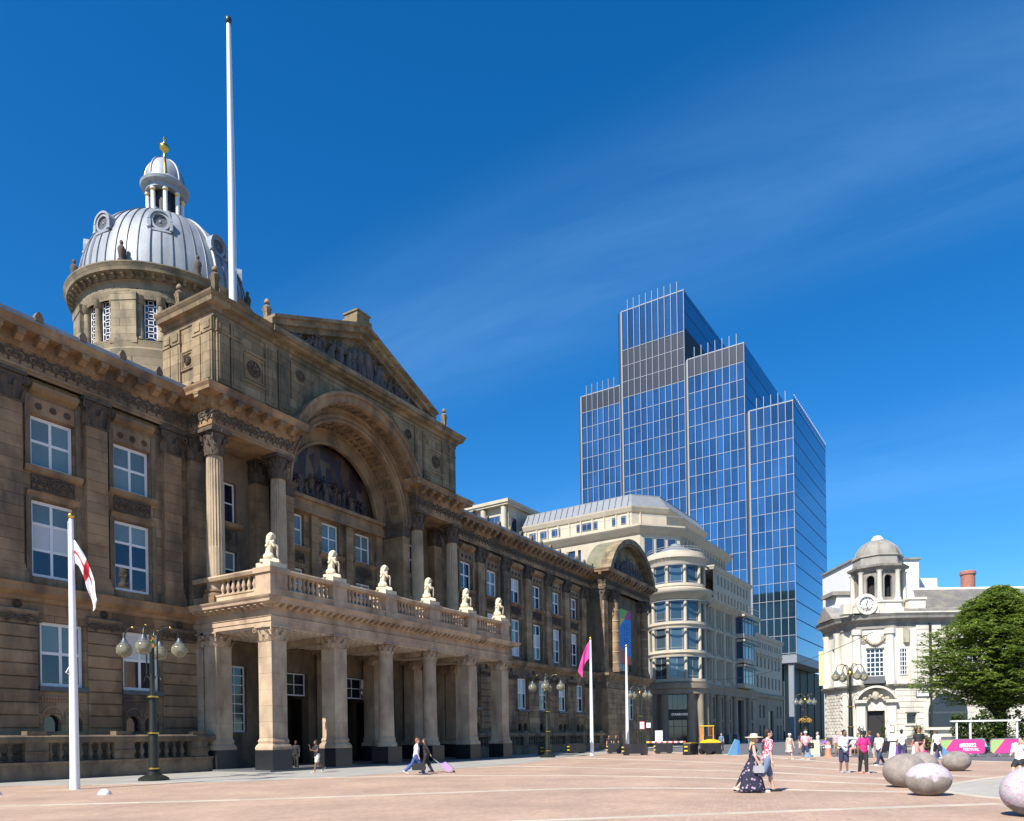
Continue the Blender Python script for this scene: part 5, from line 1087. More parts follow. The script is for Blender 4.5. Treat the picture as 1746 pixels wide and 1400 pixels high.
ca.build('cartouche', 'bank_carved', BK, smooth=60)
for a in (.2, 2.9): mf = MB().box(a-.2, a+.2, -.47, -.41, 1.55, 2.25, PB).build('menu_frame', 'iron', BK); MB().box(a-.15, a+.15, -.49, -.471, 1.6, 2.2, PB).build('menu_card', 'bank_white', mf)
MB().box(.5, 2.3, -.9, -.1, 6.3, 7.0, PB).build('flower_box', 'grey_base', BK)
CP = PTH
MB().sweep(CP, [(0, 5.75), (.2, 5.85), (.4, 6.05), (.45, 6.2), (0, 6.3)]).build('string_course', 'bank_grey', BK)
MB().sweep(CP, [(0, 0), (.14, 0), (.14, 1.05), (0, 1.1)]).build('plinth', 'grey_base', BK)
MB().sweep(CP, [(0, 11.6), (.12, 11.65), (.12, 12.1), (.2, 12.2), (.28, 12.35), (.7, 12.5), (.75, 12.7), (.9, 12.95), (-.3, 13.15)]).build('main_cornice', 'bank_grey', BK)
for x in (37.9, 42, 46.6, 51.3, 56): 
    o = MB().box(x-.15, x+.3, D0-.3, D0, 10.2, 11.6).build('bracket', 'bank_carved', BK)
MB().sweep(CP, [(-.2, 13.1), (-.2, 13.5), (-.5, 13.6)]).build('parapet', 'bank_grey', BK)
MB().poly([(39.5, 72.6, 13.3), (66, 72.6, 13.3), (66, 77, 16.2), (41.5, 77, 16.2)]).build('roof', 'slate', BK); MB().box(41.3, 66, 77, 77.3, 16.1, 16.4).build('ridge', 'bank_white', BK)
MB().prism([(75.3, 13.1), (79.2, 13.1), (77.3, 14.6)], 32.4, 33.2, LEFTF).build('side_pediment', 'bank_grey', BK); MB().prism([(75.5, 13.15), (79.1, 13.15), (77.3, 14.5)], 33.2, 36, LEFTF).build('side_gable_roof', 'lead', BK)
MB().box(34.7, 37.2, 79.5, 82.3, 0, 16.2).box(37.2, 44.3, 81, 89, 0, 20.2).box(44.3, 47.4, 83, 89, 0, 18.6).build('rear_block', 'bank_white', BK)
MB().prism([(44.3, 18.6), (50.5, 16.8), (50.5, 13), (44.3, 13)], 83.1, 89).build('rear_gable', 'bank_white', BK); MB().box(37.0, 44.5, 80.8, 89, 20.2, 20.4).box(34.2, 37.19, 79.3, 82.3, 16.2, 16.6).build('rear_coping', 'bank_grey', BK)
MB().lathe(50.2, 82, [(.7, 13), (.7, 18.6), (.8, 18.7), (.8, 19.0), (.65, 19.1)], 14).build('chimney', 'brick_chimney', BK, smooth=30)
# cupola
QX, QY = 36.9, 75.0
def q8(prof, mat, name, n=8, sm=None): return MB().lathe(QX, QY, [(r*.9, z) for r, z in prof], n, rad(22.5), rad(382.5), True).build(name, mat, BK, smooth=sm)
q8([(3.3, 13.1), (3.3, 13.6), (3.0, 13.7), (2.95, 14.2), (3.1, 14.25), (3.05, 14.4)], 'bank_stone', 'cupola_base')
for k in range(8):
    a = pi/4*k+pi/8; ca_, sa_ = cos(a), sin(a)
    MB().lathe(QX+2.3*ca_, QY+2.3*sa_, [(.34, 14.4), (.34, 14.6), (.25, 14.7), (.23, 17.2), (.34, 17.4)], 10).build('cupola_column', 'bank_stone', BK, smooth=40)
    a2 = pi/4*k; PC = lambda x, y, z, c=cos(a2), s=sin(a2): (QX+(2.05-y)*c-x*s*.9, QY+(2.05-y)*s+x*c*.9, z)
    w = MB(); w.box(-.95, -.42, 0, .3, 14.4, 17.4, PC).box(.42, .95, 0, .3, 14.4, 17.4, PC).box(-.42, .42, 0, .3, 17.0, 17.4, PC).box(-.42, .42, 0, .3, 14.4, 14.8, PC)
    for i in range(8):
        t0, t1 = pi*i/8, pi*(i+1)/8; w.prism([(.42*cos(t0), 16.6+.4*sin(t0)), (.42*cos(t1), 16.6+.4*sin(t1)), (.42*cos(t1), 17.02), (.42*cos(t0), 17.02)], 0, .3, PC)
    w.build('cupola_wall', 'bank_grey', BK)
q8([(1.5, 14.4), (1.5, 17.3)], 'dark_void', 'cupola_void'); q8([(2.7, 17.4), (2.75, 17.65), (3.1, 17.75), (3.15, 17.95), (2.6, 18.05), (2.5, 18.8), (2.65, 18.9), (2.6, 19.05), (2.2, 19.1)], 'bank_grey', 'cupola_cornice')
MB().lathe(QX, QY, [(2.0*cos(t*pi/24), 19.05+1.7*sin(t*pi/24)) for t in range(12)], 32).build('cupola_dome', 'bank_grey', BK, smooth=50)
for k in range(8):
    a = pi/4*k+pi/8; MB().tube([(QX+2.03*cos(t*pi/24)*cos(a), QY+2.03*cos(t*pi/24)*sin(a), 19.05+1.72*sin(t*pi/24)) for t in range(12)], .09, 5).build('dome_rib', 'bank_grey', BK, smooth=60)
MB().lathe(QX, QY, [(.6, 20.7), (.65, 20.82), (.55, 20.9), (.5, 21.0), (.35, 21.2), (0, 21.3)], 14).build('dome_knob', 'bank_white', BK, smooth=50)
ck = MB(); kx, ky, kz = 34.35, 72.2, 13.95
ck.ring(kx, kz, .72, 1.0, ky-.2, ky+.5, 0, 2*pi, 28).box(kx-1.25, kx+1.25, ky-.05, ky+.9, 13.1, kz-.3).build('clock_surround', 'bank_stone', BK, smooth=40)
cf = MB().prism([(kx+.74*cos(2*pi*i/28), kz+.74*sin(2*pi*i/28)) for i in range(28)], ky-.05, ky+.4).build('clock_face', 'bank_white', BK)
h_ = MB()
for i in range(12): a = pi/6*i; h_.box(-.025, .025, ky-.08, ky-.05, .52, .66, lambda x, y, z, a=a: (kx+x*cos(a)+z*sin(a), y, kz-x*sin(a)+z*cos(a)))
for a, l in ((.3, .42), (2.9, .6)): h_.box(-.03, .03, ky-.1, ky-.08, -.08, l, lambda x, y, z, a=a: (kx+x*cos(a)+z*sin(a), y, kz-x*sin(a)+z*cos(a)))
h_.build('clock_hands', 'iron', cf)
for s in (-1, 1): MB().box(kx+s*1.6-.45, kx+s*1.6+.45, ky+.3, ky+1.2, 13.1, 14.1).build('parapet_block', 'bank_stone', BK)
MB().box(38.6, 40.2, 72.4, 73.6, 13.1, 14.4).box(38.5, 40.3, 72.3, 73.7, 14.4, 14.6).build('parapet_block', 'bank_stone', BK)
M('print_grey_dark', (.10, .10, .11), .7, 0)
st = MB().box(38.9, 40.05, D0-.2, D0-.12, 5.0, 5.5).build('street_nameplate', 'bank_white', BK); MB().box(38.86, 40.09, D0-.19, D0-.125, 4.96, 5.54).build('plate_border', 'iron', st)
pl_ = MB(); rq = random.Random(4)                       # two lines of small faded lettering
for z, x0_, x1_ in ((5.3, 39.05, 39.9), (5.12, 39.15, 39.8)):
    x = x0_
    while x < x1_: w_ = rq.uniform(.05, .09); pl_.box(x, x+.022, D0-.204, D0-.2, z, z+.11).box(x+.022, x+w_, D0-.204, D0-.2, z+rq.choice((0, .045, .09)), z+rq.choice((.1, .11))); x += w_+.03
pl_.build('plate_lettering', 'print_grey_dark', st)
MB().box(32.5, 33.1, 78.9, 79.0, 6.6, 10.2).build('wall_banner', M('banner_cream', (.75, .68, .3), .7, .05), BK)
# ------------------------------------------------------------------ ground of the square
def paver_mat(name, c1, c2, mortar, scale, bw, bh, rot=0., var=.25, rough=.8, stain=.35):
    m = bpy.data.materials.new(name); m.use_nodes = True; t = m.node_tree; L = t.links.new; b = t.nodes['Principled BSDF']; b.inputs['Roughness'].default_value = rough
    g = N(t, 'ShaderNodeNewGeometry'); mp = N(t, 'ShaderNodeMapping'); mp.inputs['Rotation'].default_value = (0, 0, rot); L(g.outputs['Position'], mp.inputs[0])
    br = N(t, 'ShaderNodeTexBrick'); br.inputs['Scale'].default_value = scale; br.inputs['Brick Width'].default_value = bw; br.inputs['Row Height'].default_value = bh; br.inputs['Mortar Size'].default_value = .006; br.inputs['Bias'].default_value = 0
    br.inputs['Color1'].default_value = (*c1, 1); br.inputs['Color2'].default_value = (*c2, 1); br.inputs['Mortar'].default_value = (*mortar, 1); L(mp.outputs[0], br.inputs['Vector'])
    n = N(t, 'ShaderNodeTexNoise'); n.inputs['Scale'].default_value = .35; n.inputs['Detail'].default_value = 8; n.inputs['Roughness'].default_value = .62; L(g.outputs['Position'], n.inputs['Vector'])
    r = N(t, 'ShaderNodeMapRange'); r.inputs[1].default_value = .3; r.inputs[2].default_value = .7; r.inputs[3].default_value = 1-var; r.inputs[4].default_value = 1+var*.6; L(n.outputs[0], r.inputs[0])
    h = N(t, 'ShaderNodeHueSaturation'); L(br.outputs[0], h.inputs['Color']); L(r.outputs[0], h.inputs['Value'])
    n2 = N(t, 'ShaderNodeTexNoise'); n2.inputs['Scale'].default_value = 1.7; n2.inputs['Detail'].default_value = 9; n2.inputs['Roughness'].default_value = .7; L(g.outputs['Position'], n2.inputs['Vector'])
    r2 = N(t, 'ShaderNodeValToRGB'); r2.color_ramp.elements[0].position = .58; r2.color_ramp.elements[1].position = .75; L(n2.outputs[0], r2.inputs[0])
    k = N(t, 'ShaderNodeMath', operation='MULTIPLY'); k.inputs[1].default_value = stain; L(r2.outputs[0], k.inputs[0])
    x = N(t, 'ShaderNodeMixRGB'); x.blend_type = 'MULTIPLY'; x.inputs[2].default_value = (.62, .58, .55, 1); L(k.outputs[0], x.inputs[0]); L(h.outputs[0], x.inputs[1]); vg = N(t, 'ShaderNodeTexVoronoi'); vg.inputs['Scale'].default_value = 1.6; L(g.outputs['Position'], vg.inputs['Vector']); rg = N(t, 'ShaderNodeMapRange'); rg.inputs[1].default_value = .05; rg.inputs[2].default_value = .09; rg.inputs[3].default_value = .55; rg.inputs[4].default_value = 0; L(vg.outputs['Distance'], rg.inputs[0])
    xg = N(t, 'ShaderNodeMixRGB'); xg.inputs[2].default_value = (.12, .1, .09, 1); L(rg.outputs[0], xg.inputs[0]); L(x.outputs[0], xg.inputs[1]); L(xg.outputs[0], b.inputs['Base Color'])
    bp = N(t, 'ShaderNodeBump'); bp.inputs['Strength'].default_value = .35; bp.inputs['Distance'].default_value = .01; L(br.outputs['Fac'], bp.inputs['Height']); bp.invert = True; L(bp.outputs[0], b.inputs['Normal'])
    MATS[name] = m; return m
paver_mat('brick_paving', (.385, .25, .175), (.44, .302, .218), (.345, .25, .19), 1., .215, .105, rad(-14))
paver_mat('flag_paving', (.30, .285, .25), (.35, .33, .29), (.2, .19, .17), 1., .9, .6, 0, .15)
paver_mat('sett_paving', (.36, .33, .28), (.42, .39, .33), (.25, .23, .2), 1., .3, .2, rad(20), .15)
M('asphalt', (.115, .115, .12), .85, .2, 1.2, bump=.4, bs=40); M('pale_stone', (.47, .41, .32), .8, .1, 1.5, rnd=.1); M('far_ground', (.16, .155, .145), .9, .2, .5)
gr = MB().poly([(-900, -900, -.012), (1300, -900, -.012), (1300, 1300, -.012), (-900, 1300, -.012)]).build('ground', 'far_ground', kind='structure')
sq = MB().slab([(-25, -45), (38, -45), (45.5, -2.7), (48.7, 1.1), (52.7, 6.5), (58.1, 12.9), (65.5, 20.6), (79, 31.6), (79, 36), (-25, 36)], -.01, 0).build('square_paving', 'brick_paving', kind='structure')
MB().slab([(79, 31.6), (65.5, 20.6), (58.1, 12.9), (52.7, 6.5), (48.7, 1.1), (45.5, -2.7), (38, -45), (62, -45), (66, -6), (75, 6), (96, 14), (125, 23), (220, 26), (220, 29.5), (109, 33.5), (96.5, 31.5)], -.008, .004).build('road', 'asphalt', kind='structure')
MB().slab([(79.0, 31.6), (96.5, 31.6), (109, 33.4), (160, 31.0), (160, 37), (109, 38.5), (79, 38)], 0, .11).build('pavement', 'flag_paving', kind='structure')
MB().slab([(66, -6), (75, 6), (96, 14), (125, 23), (125, 20), (100, 4), (92, -40), (62, -45)], 0, .1).build('pavement', 'flag_paving', kind='structure')
fp_ = MB().slab([(8, 35), (15.5, 32.2), (18.0, 28.2), (21.0, 24.8), (24.6, 23.4), (31.4, 23.4), (40.2, 23.4), (53.2, 27.0), (68, 28.5), (79, 31.8), (79, 36), (8, 36)], -.006, .006).build('pavement', 'flag_paving', kind='structure')
ap = MB().slab([(24.3, 0.6), (27.2, 0.0), (30.5, -1.0), (34.7, -2.8), (36, -8), (22, -8), (21.0, -1.6), (21.6, -0.7), (22.9, 0.1)], -.004, .005).build('stone_apron', 'sett_paving', kind='structure')
def smooth_path(p, k=8):
    P = [Vector(q) for q in p]; out = []
    for i in range(len(P)-1):
        a, b, c, d = P[max(i-1, 0)], P[i], P[i+1], P[min(i+2, len(P)-1)]
        for j in range(k):
            t = j/k; out.append(.5*((2*b)+(c-a)*t+(2*a-5*b+4*c-d)*t*t+(3*b-a-3*c+d)*t**3))
    return out+[P[-1]]
def strip(pts, w, parent, z=.009):
    """a line of pale kerb slabs set flush in the brick, each slab its own piece"""
    P = smooth_path(pts); L = [0]
    for a, b in zip(P, P[1:]): L.append(L[-1]+(b-a).length)
    n = int(L[-1]/1.3); 
    def at(s):
        for i in range(len(L)-1):
            if L[i+1] >= s: t = (s-L[i])/max(L[i+1]-L[i], 1e-6); return P[i].lerp(P[i+1], t), (P[i+1]-P[i]).normalized()
        return P[-1], (P[-1]-P[-2]).normalized()
    for i in range(n):
        p, d = at(L[-1]*i/n+.006); q, e = at(L[-1]*(i+1)/n-.006); u = Vector((d.y, -d.x))*w/2; v = Vector((e.y, -e.x))*w/2
        MB().slab([tuple(p-u), tuple(q-v), tuple(q+v), tuple(p+u)], -.01, z).build('kerb_slab', 'pale_stone', parent)
for pts, w in (([(2, 18.2), (7, 13.4), (11.2, 9.0), (12.7, 7.3), (14.4, 5.5), (16.1, 3.6), (17.4, 2.2), (19.9, -.7)], .28),
               ([(2, 31), (10.1, 22.1), (14.5, 16.9), (20.2, 11.6), (21.9, 9.2), (22.8, 5.7), (22.8, 2.8), (23.0, 1.2)], .3),
               ([(16.8, 29.5), (24.6, 23.0), (27.7, 15.9), (28.3, 11.8), (27.8, 6.9), (26.5, 3.3), (26.0, 1.9), (25.6, .6)], .34),
               ([(34.5, 23.0), (36.3, 20.8), (34.9, 14.5), (33.2, 8.0), (30.3, 3.8), (29.2, 2.1), (28.2, .2)], .36),
               ([(51.8, 26.2), (47.1, 18.0), (41.3, 9.9), (35.5, 4.4), (33.8, 2.7), (31, -.6)], .4),
               ([(70.4, 26.9), (56.5, 13.6), (42.8, 5.3), (40.1, 3.4), (37, .5)], .45)): strip(pts, w, sq)
strip([(21.0, -1.4), (21.6, -0.6), (22.9, 0.2), (24.3, 0.7), (27.2, 0.1), (30.5, -.9), (34.7, -2.7)], .3, ap, .012)
rk = [(79, 31.6), (65.5, 20.6), (58.1, 12.9), (52.7, 6.5), (48.7, 1.1), (45.5, -2.7)]
strip(rk, .35, sq, .012)
def dome_stud(x, y, r, lab): MB().lathe(x, y, [(r, .0), (r*.95, r*.3), (r*.7, r*.65), (r*.3, r*.85), (0, r*.9)], 14, cap=False).build('ground_stud', 'white_paint', smooth=60, label=lab, cat='stud')
dome_stud(13.9, 23.7, .2, 'small white dome lying by the pale kerb line in the foreground'); dome_stud(12.3, 27.3, .22, 'flat white dome near the foot of the flagpole with the red cross flag')

# ------------------------------------------------------------------ lamp standards with four globes
gm = bpy.data.materials.new('globe_glass'); gm.use_nodes = True; b = gm.node_tree.nodes['Principled BSDF']; b.inputs['Base Color'].default_value = (.55, .52, .38, 1); b.inputs['Roughness'].default_value = .12; b.inputs['Transmission Weight'].default_value = .75; b.inputs['IOR'].default_value = 1.25; MATS['globe_glass'] = gm
M('iron_green', (.022, .024, .016), .4, .2, 5, metal=.3)
def lamp_post(x, y, label, rz=0., h=6.7, s=1., basket=False):
    t = thing('street_lamp', label, 'street lamp', (x, y, 0), group='globe lamps around the square')
    def lt(nm, prof, mat, n=14): return MB().lathe(x, y, prof, n).build(nm, mat, t, smooth=40)
    lt('base', [(.62*s, 0), (.62*s, .1), (.5*s, .18), (.28*s, .28), (.26*s, .42), (.3*s, .46), (.2*s, .55)], 'iron_green', 20)
    lt('post', [(.2*s, .5), (.19*s, 2.0), (.17*s, 2.1), (.15*s, 3.6), (.11*s, 3.9), (.1*s, 5.6), (.07*s, h-.6), (.05*s, h-.3)], 'iron_green', 12)
    for z in (.52, 2.05, 3.62): lt('gilt_ring', [(.2*s, z-.04), (.25*s, z-.02), (.25*s, z+.03), (.2*s, z+.05)], 'gold')
    lt('gilt_ball', [(.04, h-1.0), (.15*s, h-.88), (.17*s, h-.75), (.1*s, h-.62), (.14*s, h-.5), (.05, h-.4), (0, h-.36)], 'gold')
    for k in range(4):
        a = rz+k*pi/2+.4; c, sn = cos(a), sin(a); pts = []
        for i in range(13):
            u = i/12
            if u < .45: r, z = .22*s, 4.6+ (h-.55-4.6)*u/.45
            else: th = pi*(u-.45)/.55; r, z = .22*s+.5*s*(1-cos(th))*.9, h-.55+.5*s*sin(th)
            pts.append((x+r*c, y+r*sn, z))
        arm = MB().tube(pts, .032*s, 6).build('arm', 'iron', t, smooth=60)
        gx, gy, gz = pts[-1]
        MB().ell((gx-.35*c*s, gy-.35*sn*s, h-.08), (.06, .06, .05), 7, 5).build('gilt_bead', 'gold', arm, smooth=60)
        gl = MB().lathe(gx, gy, [(.06*s, gz+.02), (.09*s, gz-.08), (.2*s, gz-.25), (.27*s, gz-.3), (.27*s, gz-.34)], 14).build('lamp_hood', 'lead_dark', t, smooth=40)
        MB().ell((gx, gy, gz-.5), (.33*s, .33*s, .33*s), 18, 12).build('globe', 'globe_glass', gl, smooth=80)
        MB().tube([(gx, gy, gz-.3), (gx, gy, gz-.5)], [.05, .07], 7).build('lamp_bulb', 'white_paint', gl)
    for k in range(2):
        a = rz+k*pi+1.2; c, sn = cos(a), sin(a); pts = [(x+.13*c, y+.13*sn, 3.7)]+[(x+(.15+.55*(1-cos(th))*.5)*c, y+(.15+.55*(1-cos(th))*.5)*sn, 4.2+.35*sin(th)) for th in (0, .5, 1, 1.6, 2.2, 2.8)]
        MB().tube(pts, .02, 5).build('scroll_bracket', 'iron', t, smooth=60)
    if basket:
        m = MB(); rn = random.Random(3)
        for i in range(120): a = rn.uniform(0, 2*pi); q = rn.uniform(.3, .75); m.ell((x+q*cos(a), y+q*sin(a), 3.3+rn.uniform(-.25, .2)-q*.2), (.1, .1, .07), 5, 3)
        m.build('flower_basket', M('basket_flowers', (.35, .2, .04), .8, .4, 12), t)
    return t
lamp_post(19.77, 30.0, 'black and gilt four-globe lamp before the near wing, beside the red cross flag', .3)
lamp_post(52.2, 28.1, 'four-globe lamp by the far end of the porch, left of the pink flag', 0., 6.6)
lamp_post(73.5, 28.6, 'four-globe lamp in front of the shop corner, behind the striped barrier arm', .5, 6.8)
lamp_post(63.6, 7.4, 'dark four-globe lamp before the door of the white corner building', .2, 7.0)
lamp_post(96, 16.2, 'far small lamp with an orange flower basket, below the glass tower', .2, 6.4, basket=True)

# ------------------------------------------------------------------ flagpoles
def flagpole(x, y, h, label):
    t = thing('flagpole', label, 'flagpole', (x, y, 0), group='white flagpoles along the pavement')
    MB().lathe(x, y, [(.17, 0), (.16, .6), (.13, h*.5), (.075, h-.12), (.075, h-.1)], 16).build('pole', 'white_pole', t, smooth=60)
    MB().lathe(x, y, [(.03, h-.1), (.1, h-.06), (.12, h+.03), (.08, h+.1), (0, h+.14)], 10).build('cap', 'gold', t, smooth=60); MB().tube([(x-.12, y+.02, 1.2), (x-.1, y+.02, h-.2)], .012, 4).build('halyard', 'white_pole', t)
    MB().tube([(x-.14, y, 4.4), (x-.26, y, 4.2), (x-.14, y, 4.15)], .02, 5).build('cleat', 'white_pole', t)
flagpole(15.01, 27.44, 9.85, 'tallest white flagpole nearest the viewer, flying the red cross flag'); flagpole(57.5, 26.7, 9.85, 'white flagpole beyond the porch, flying the pink flag'); flagpole(64.6, 26.4, 9.9, 'bare white flagpole in front of the tall hanging banner')
M('cloth_white', (.78, .77, .76), .85, .04, 3); M('cloth_red', (.55, .025, .03), .85, .05, 3); M('cloth_pink', (.62, .05, .26), .85, .06, 3)
def flag(name, x, y, ztop, hoist, fly, dirv, drop, mats, cross, label, seed):
    """limp cloth: attached along the hoist, fly end sagging down"""
    rn = random.Random(seed); nu, nv = 30, 14; m = MB(); ph = [rn.uniform(0, 6) for _ in range(3)]; nrm = (-dirv[1], dirv[0]); ids = []
    for i in range(nu+1):
        u = i/nu; row = []
        for j in range(nv+1):
            v = j/nv; sag = drop*u; ang = min(1.45, .55+1.1*u)
            out = fly*(u*.40-.02*u*u)*(1-.35*(1-v)*u); z = ztop-hoist*(1-v)*(1-.6*u)-sag*fly*u**.25*(.75+.25*u)
            rip = .11*sin(7*u+ph[0]+3*v)*u**.5+.07*sin(15*u+ph[1]-4*v)*u
            row.append(m.vt((x+dirv[0]*(.1+out)+nrm[0]*rip, y+dirv[1]*(.1+out)+nrm[1]*rip, z)))
        ids.append(row)
    for i in range(nu):
        for j in range(nv):
            m.m = 1 if cross and (abs((j+.5)/nv-.5) < .1 or abs((i+.5)/nu-.5) < .075) else 0; m.face((ids[i][j], ids[i+1][j], ids[i+1][j+1], ids[i][j+1]))
    o = m.build(name, mats, smooth=80, label=label, cat='flag'); md = o.modifiers.new('t', 'SOLIDIFY'); md.thickness = .006
RV = (sin(rad(HEAD)), -cos(rad(HEAD)))
flag('national_flag', 15.01, 27.44, 9.0, .85, 2.35, RV, .95, ['cloth_white', 'cloth_red'], True, 'limp white flag with a red cross hanging from the nearest flagpole', 4)
flag('pink_flag', 57.5, 26.7, 9.6, 1.5, 2.6, (-RV[0], -RV[1]), .95, ['cloth_pink', 'cloth_white'], False, 'limp plain pink flag hanging beyond the porch', 8)

# ------------------------------------------------------------------ spheres
def boulder_mat(name, top, col=(.26, .225, .195)):
    m = M(name, col, .92, .25, 5, ((.10, .085, .075), .5, 2.5), bump=.4, bs=26, spec=.15)
    if top:
        t = m.node_tree; L = t.links.new; b = t.nodes['Principled BSDF']; src = b.inputs['Base Color'].links[0].from_socket; g = [n for n in t.nodes if n.type == 'NEW_GEOMETRY'][0]
        n = N(t, 'ShaderNodeTexNoise'); n.inputs['Scale'].default_value = 2.6; n.inputs['Detail'].default_value = 3; n.inputs['Distortion'].default_value = 4.5; L(g.outputs['Position'], n.inputs['Vector'])
        r = N(t, 'ShaderNodeValToRGB'); e = r.color_ramp.elements; e[0].position = .3; e[0].color = (.27, .34, .33, 1); e[1].position = .7; e[1].color = (.40, .25, .29, 1)
        for p, c in ((.42, (.42, .405, .41, 1)), (.5, (.40, .30, .36, 1)), (.57, (.46, .44, .46, 1))): q = e.new(p); q.color = c
        L(n.outputs[0], r.inputs[0])
        sx = N(t, 'ShaderNodeSeparateXYZ'); L(g.outputs['Position'], sx.inputs[0]); n2 = N(t, 'ShaderNodeTexNoise'); n2.inputs['Scale'].default_value = 3.2; L(g.outputs['Position'], n2.inputs['Vector'])
        ad = N(t, 'ShaderNodeMath', operation='MULTIPLY_ADD'); ad.inputs[1].default_value = .55; L(n2.outputs[0], ad.inputs[0]); L(sx.outputs[2], ad.inputs[2])
        rr = N(t, 'ShaderNodeMapRange'); rr.inputs[1].default_value = top; rr.inputs[2].default_value = top+.05; L(ad.outputs[0], rr.inputs[0])
        x = N(t, 'ShaderNodeMixRGB'); L(rr.outputs[0], x.inputs[0]); L(src, x.inputs[1]); L(r.outputs[0], x.inputs[2]); L(x.outputs[0], b.inputs['Base Color'])
    return m
boulder_mat('boulder', None); boulder_mat('boulder_chalked', .72); boulder_mat('boulder_chalked_near', .45, (.24, .215, .205))
def boulder(x, y, r, h, mat, label, rz=0., ex=1.1):
    m = MB(); prof = []
    for i in range(15): a = -1.25+(pi/2+1.25)*i/14; prof.append((max(cos(a)*r, 0.0), h*.5*(1+sin(a)/1.0)-h*.025))
    rows = m.lathe(0, 0, prof, 32, sx=ex, sy=1/ex)
    o = m.build('stone_boulder', mat, smooth=80, label=label, cat='boulder', group='smooth stone boulders on the square'); o.location = (x, y, 0); o.rotation_euler = (0, 0, rz)
boulder(21.9, .75, .52, .86, 'boulder_chalked', 'brown stone boulder chalked with pink and white swirls on top', rad(-59), 1.08)
boulder(24.9, 1.45, .58, 1.02, 'boulder', 'large plain brown stone boulder just left of the chalked one', rad(-59), 1.05)
boulder(27.5, 1.6, .55, .96, 'boulder', 'grey stone boulder half hidden behind the large plain one'); boulder(29.7, 1.2, .58, .95, 'boulder', 'grey stone boulder peeping over the chalked one, in front of the pink barrier')
boulder(35.5, .2, .5, .84, 'boulder', 'egg-shaped stone boulder standing alone before the pink festival barrier', rad(-59), 1.12); boulder(17.3, -1.25, .62, 1.0, 'boulder_chalked_near', 'nearest boulder at the right edge, smeared with pink and grey chalk', rad(-59), 1.1)

# ------------------------------------------------------------------ street furniture
def oriented(x, y, rz): 
    c, s = cos(rz), sin(rz); return lambda a, b, z: (x+a*c-b*s, y+a*s+b*c, z)
M('steel_black', (.02, .02, .022), .45, .2, 6, ((.06, .05, .04), .3, 3)); M('safety_yellow', (.72, .52, .02), .5, .08, 3); M('safety_red', (.62, .03, .03), .5, .05, 3)
def barrier_block(x, y, rz, L, label, h=.95, yellow=False):
    P = oriented(x, y, rz); t = thing('security_barrier_block', label, 'barrier block', (x, y, 0), group='black security barrier blocks')
    MB().prism([(-L/2, .12), (L/2, .12), (L/2, h-.1), (L/2-.1, h), (-L/2+.1, h), (-L/2, h-.1)], -.32, .32, P).build('body', 'steel_black', t)
    for s in (-1, 1):
        MB().box(s*(L/2-.25)-.14, s*(L/2-.25)+.14, -.4, .4, 0, .14, P).build('foot', 'steel_black', t)
        for z in (.3, .62): MB().box(s*(L/2+.05)-.06, s*(L/2+.05)+.06, -.14, .14, z, z+.1, P).build('coupling', 'safety_yellow', t)
    if yellow: MB().box(-L/2+.15, L/2-.15, -.33, .33, h+.002, h+.03, P).build('yellow_cover', 'safety_yellow', t)
    return t
rs = rad(-59)
barrier_block(58.6, 23.3, rs+.15, 2.0, 'black steel barrier block under the near end of the striped arm'); barrier_block(63.6, 22.6, rs, 1.5, 'black barrier block behind the striped arm, below the white map panel')
barrier_block(63.9, 27.4, rs, 1.3, 'black barrier block left of the bare flagpole, yellow couplings showing'); barrier_block(59.6, 18.9, rs+.9, 1.5, 'black barrier block at the far right end of the striped arm', yellow=True)
barrier_block(64.5, 31.6, rs+.4, 1.6, 'black barrier block in shade near the pavilion wall, left of the others'); barrier_block(60, 32.5, .2, 2.2, 'long black barrier block in deep shade behind the pink flag pole')
ba = thing('barrier_arm', 'red and white striped barrier arm spanning between black blocks', 'barrier', (59.8, 21.6, 0))
p0, p1 = Vector((60.6, 22.6, 1.03)), Vector((60.6, 18.9, 1.02)); p0 = Vector((58.9, 22.4, 1.05)); p1 = Vector((59.9, 19.4, 1.05))
for i in range(14):
    a, b = p0.lerp(p1, i/14), p0.lerp(p1, (i+1)/14); MB().tube([a, b], .075, 8).build('stripe', 'safety_yellow' if i == 0 else ('safety_red' if i % 2 else 'cloth_white'), ba)
for q in (p0, p1): MB().box(q.x-.07, q.x+.07, q.y-.07, q.y+.07, .0, .97).build('arm_post', 'steel_black', ba)
md = thing('site_machine', 'small black and yellow site dumper parked behind the barrier', 'dumper', (60.7, 17.6, 0), 0)
P = oriented(60.7, 17.6, rs+.2)
MB().prism([(-.55, .25), (.55, .25), (.7, .95), (-.7, .95)], -.5, .5, P).build('skip', 'steel_black', md); MB().prism([(-.72, .95), (.72, .95), (.55, 1.12), (.1, 1.25), (-.45, 1.15)], -.5, .5, P).build('bonnet', 'safety_yellow', md)
for a in (-.45, .45):
    for b_ in (.35, .8): MB().box(a-.035, a+.035, b_-.035, b_+.035, .9, 2.3, P).build('cab_post', M('orange_paint', (.7, .28, .03), .5, .1), md)
MB().box(-.52, .52, .28, .87, 2.3, 2.38, P).build('cab_roof', 'safety_yellow', md); MB().box(-.3, .3, .4, .75, .9, 1.5, P).build('seat', 'steel_black', md)
for a in (-.45, .45):
    for b_ in (-.55, .55):
        q = P(a, b_, .28); w = MB().lathe(0, 0, [(.28, -.1), (.28, .1)], 14).mesh('wheel', 'steel_black'); w.transform(Matrix.Rotation(rad(90), 4, 'X')); piece('wheel', w, md, q, rs+.2)
tt = thing('map_panel', 'tall white information map panel standing before the shop corner', 'sign', (65.2, 23.6, 0)); P = oriented(65.2, 23.6, rs)
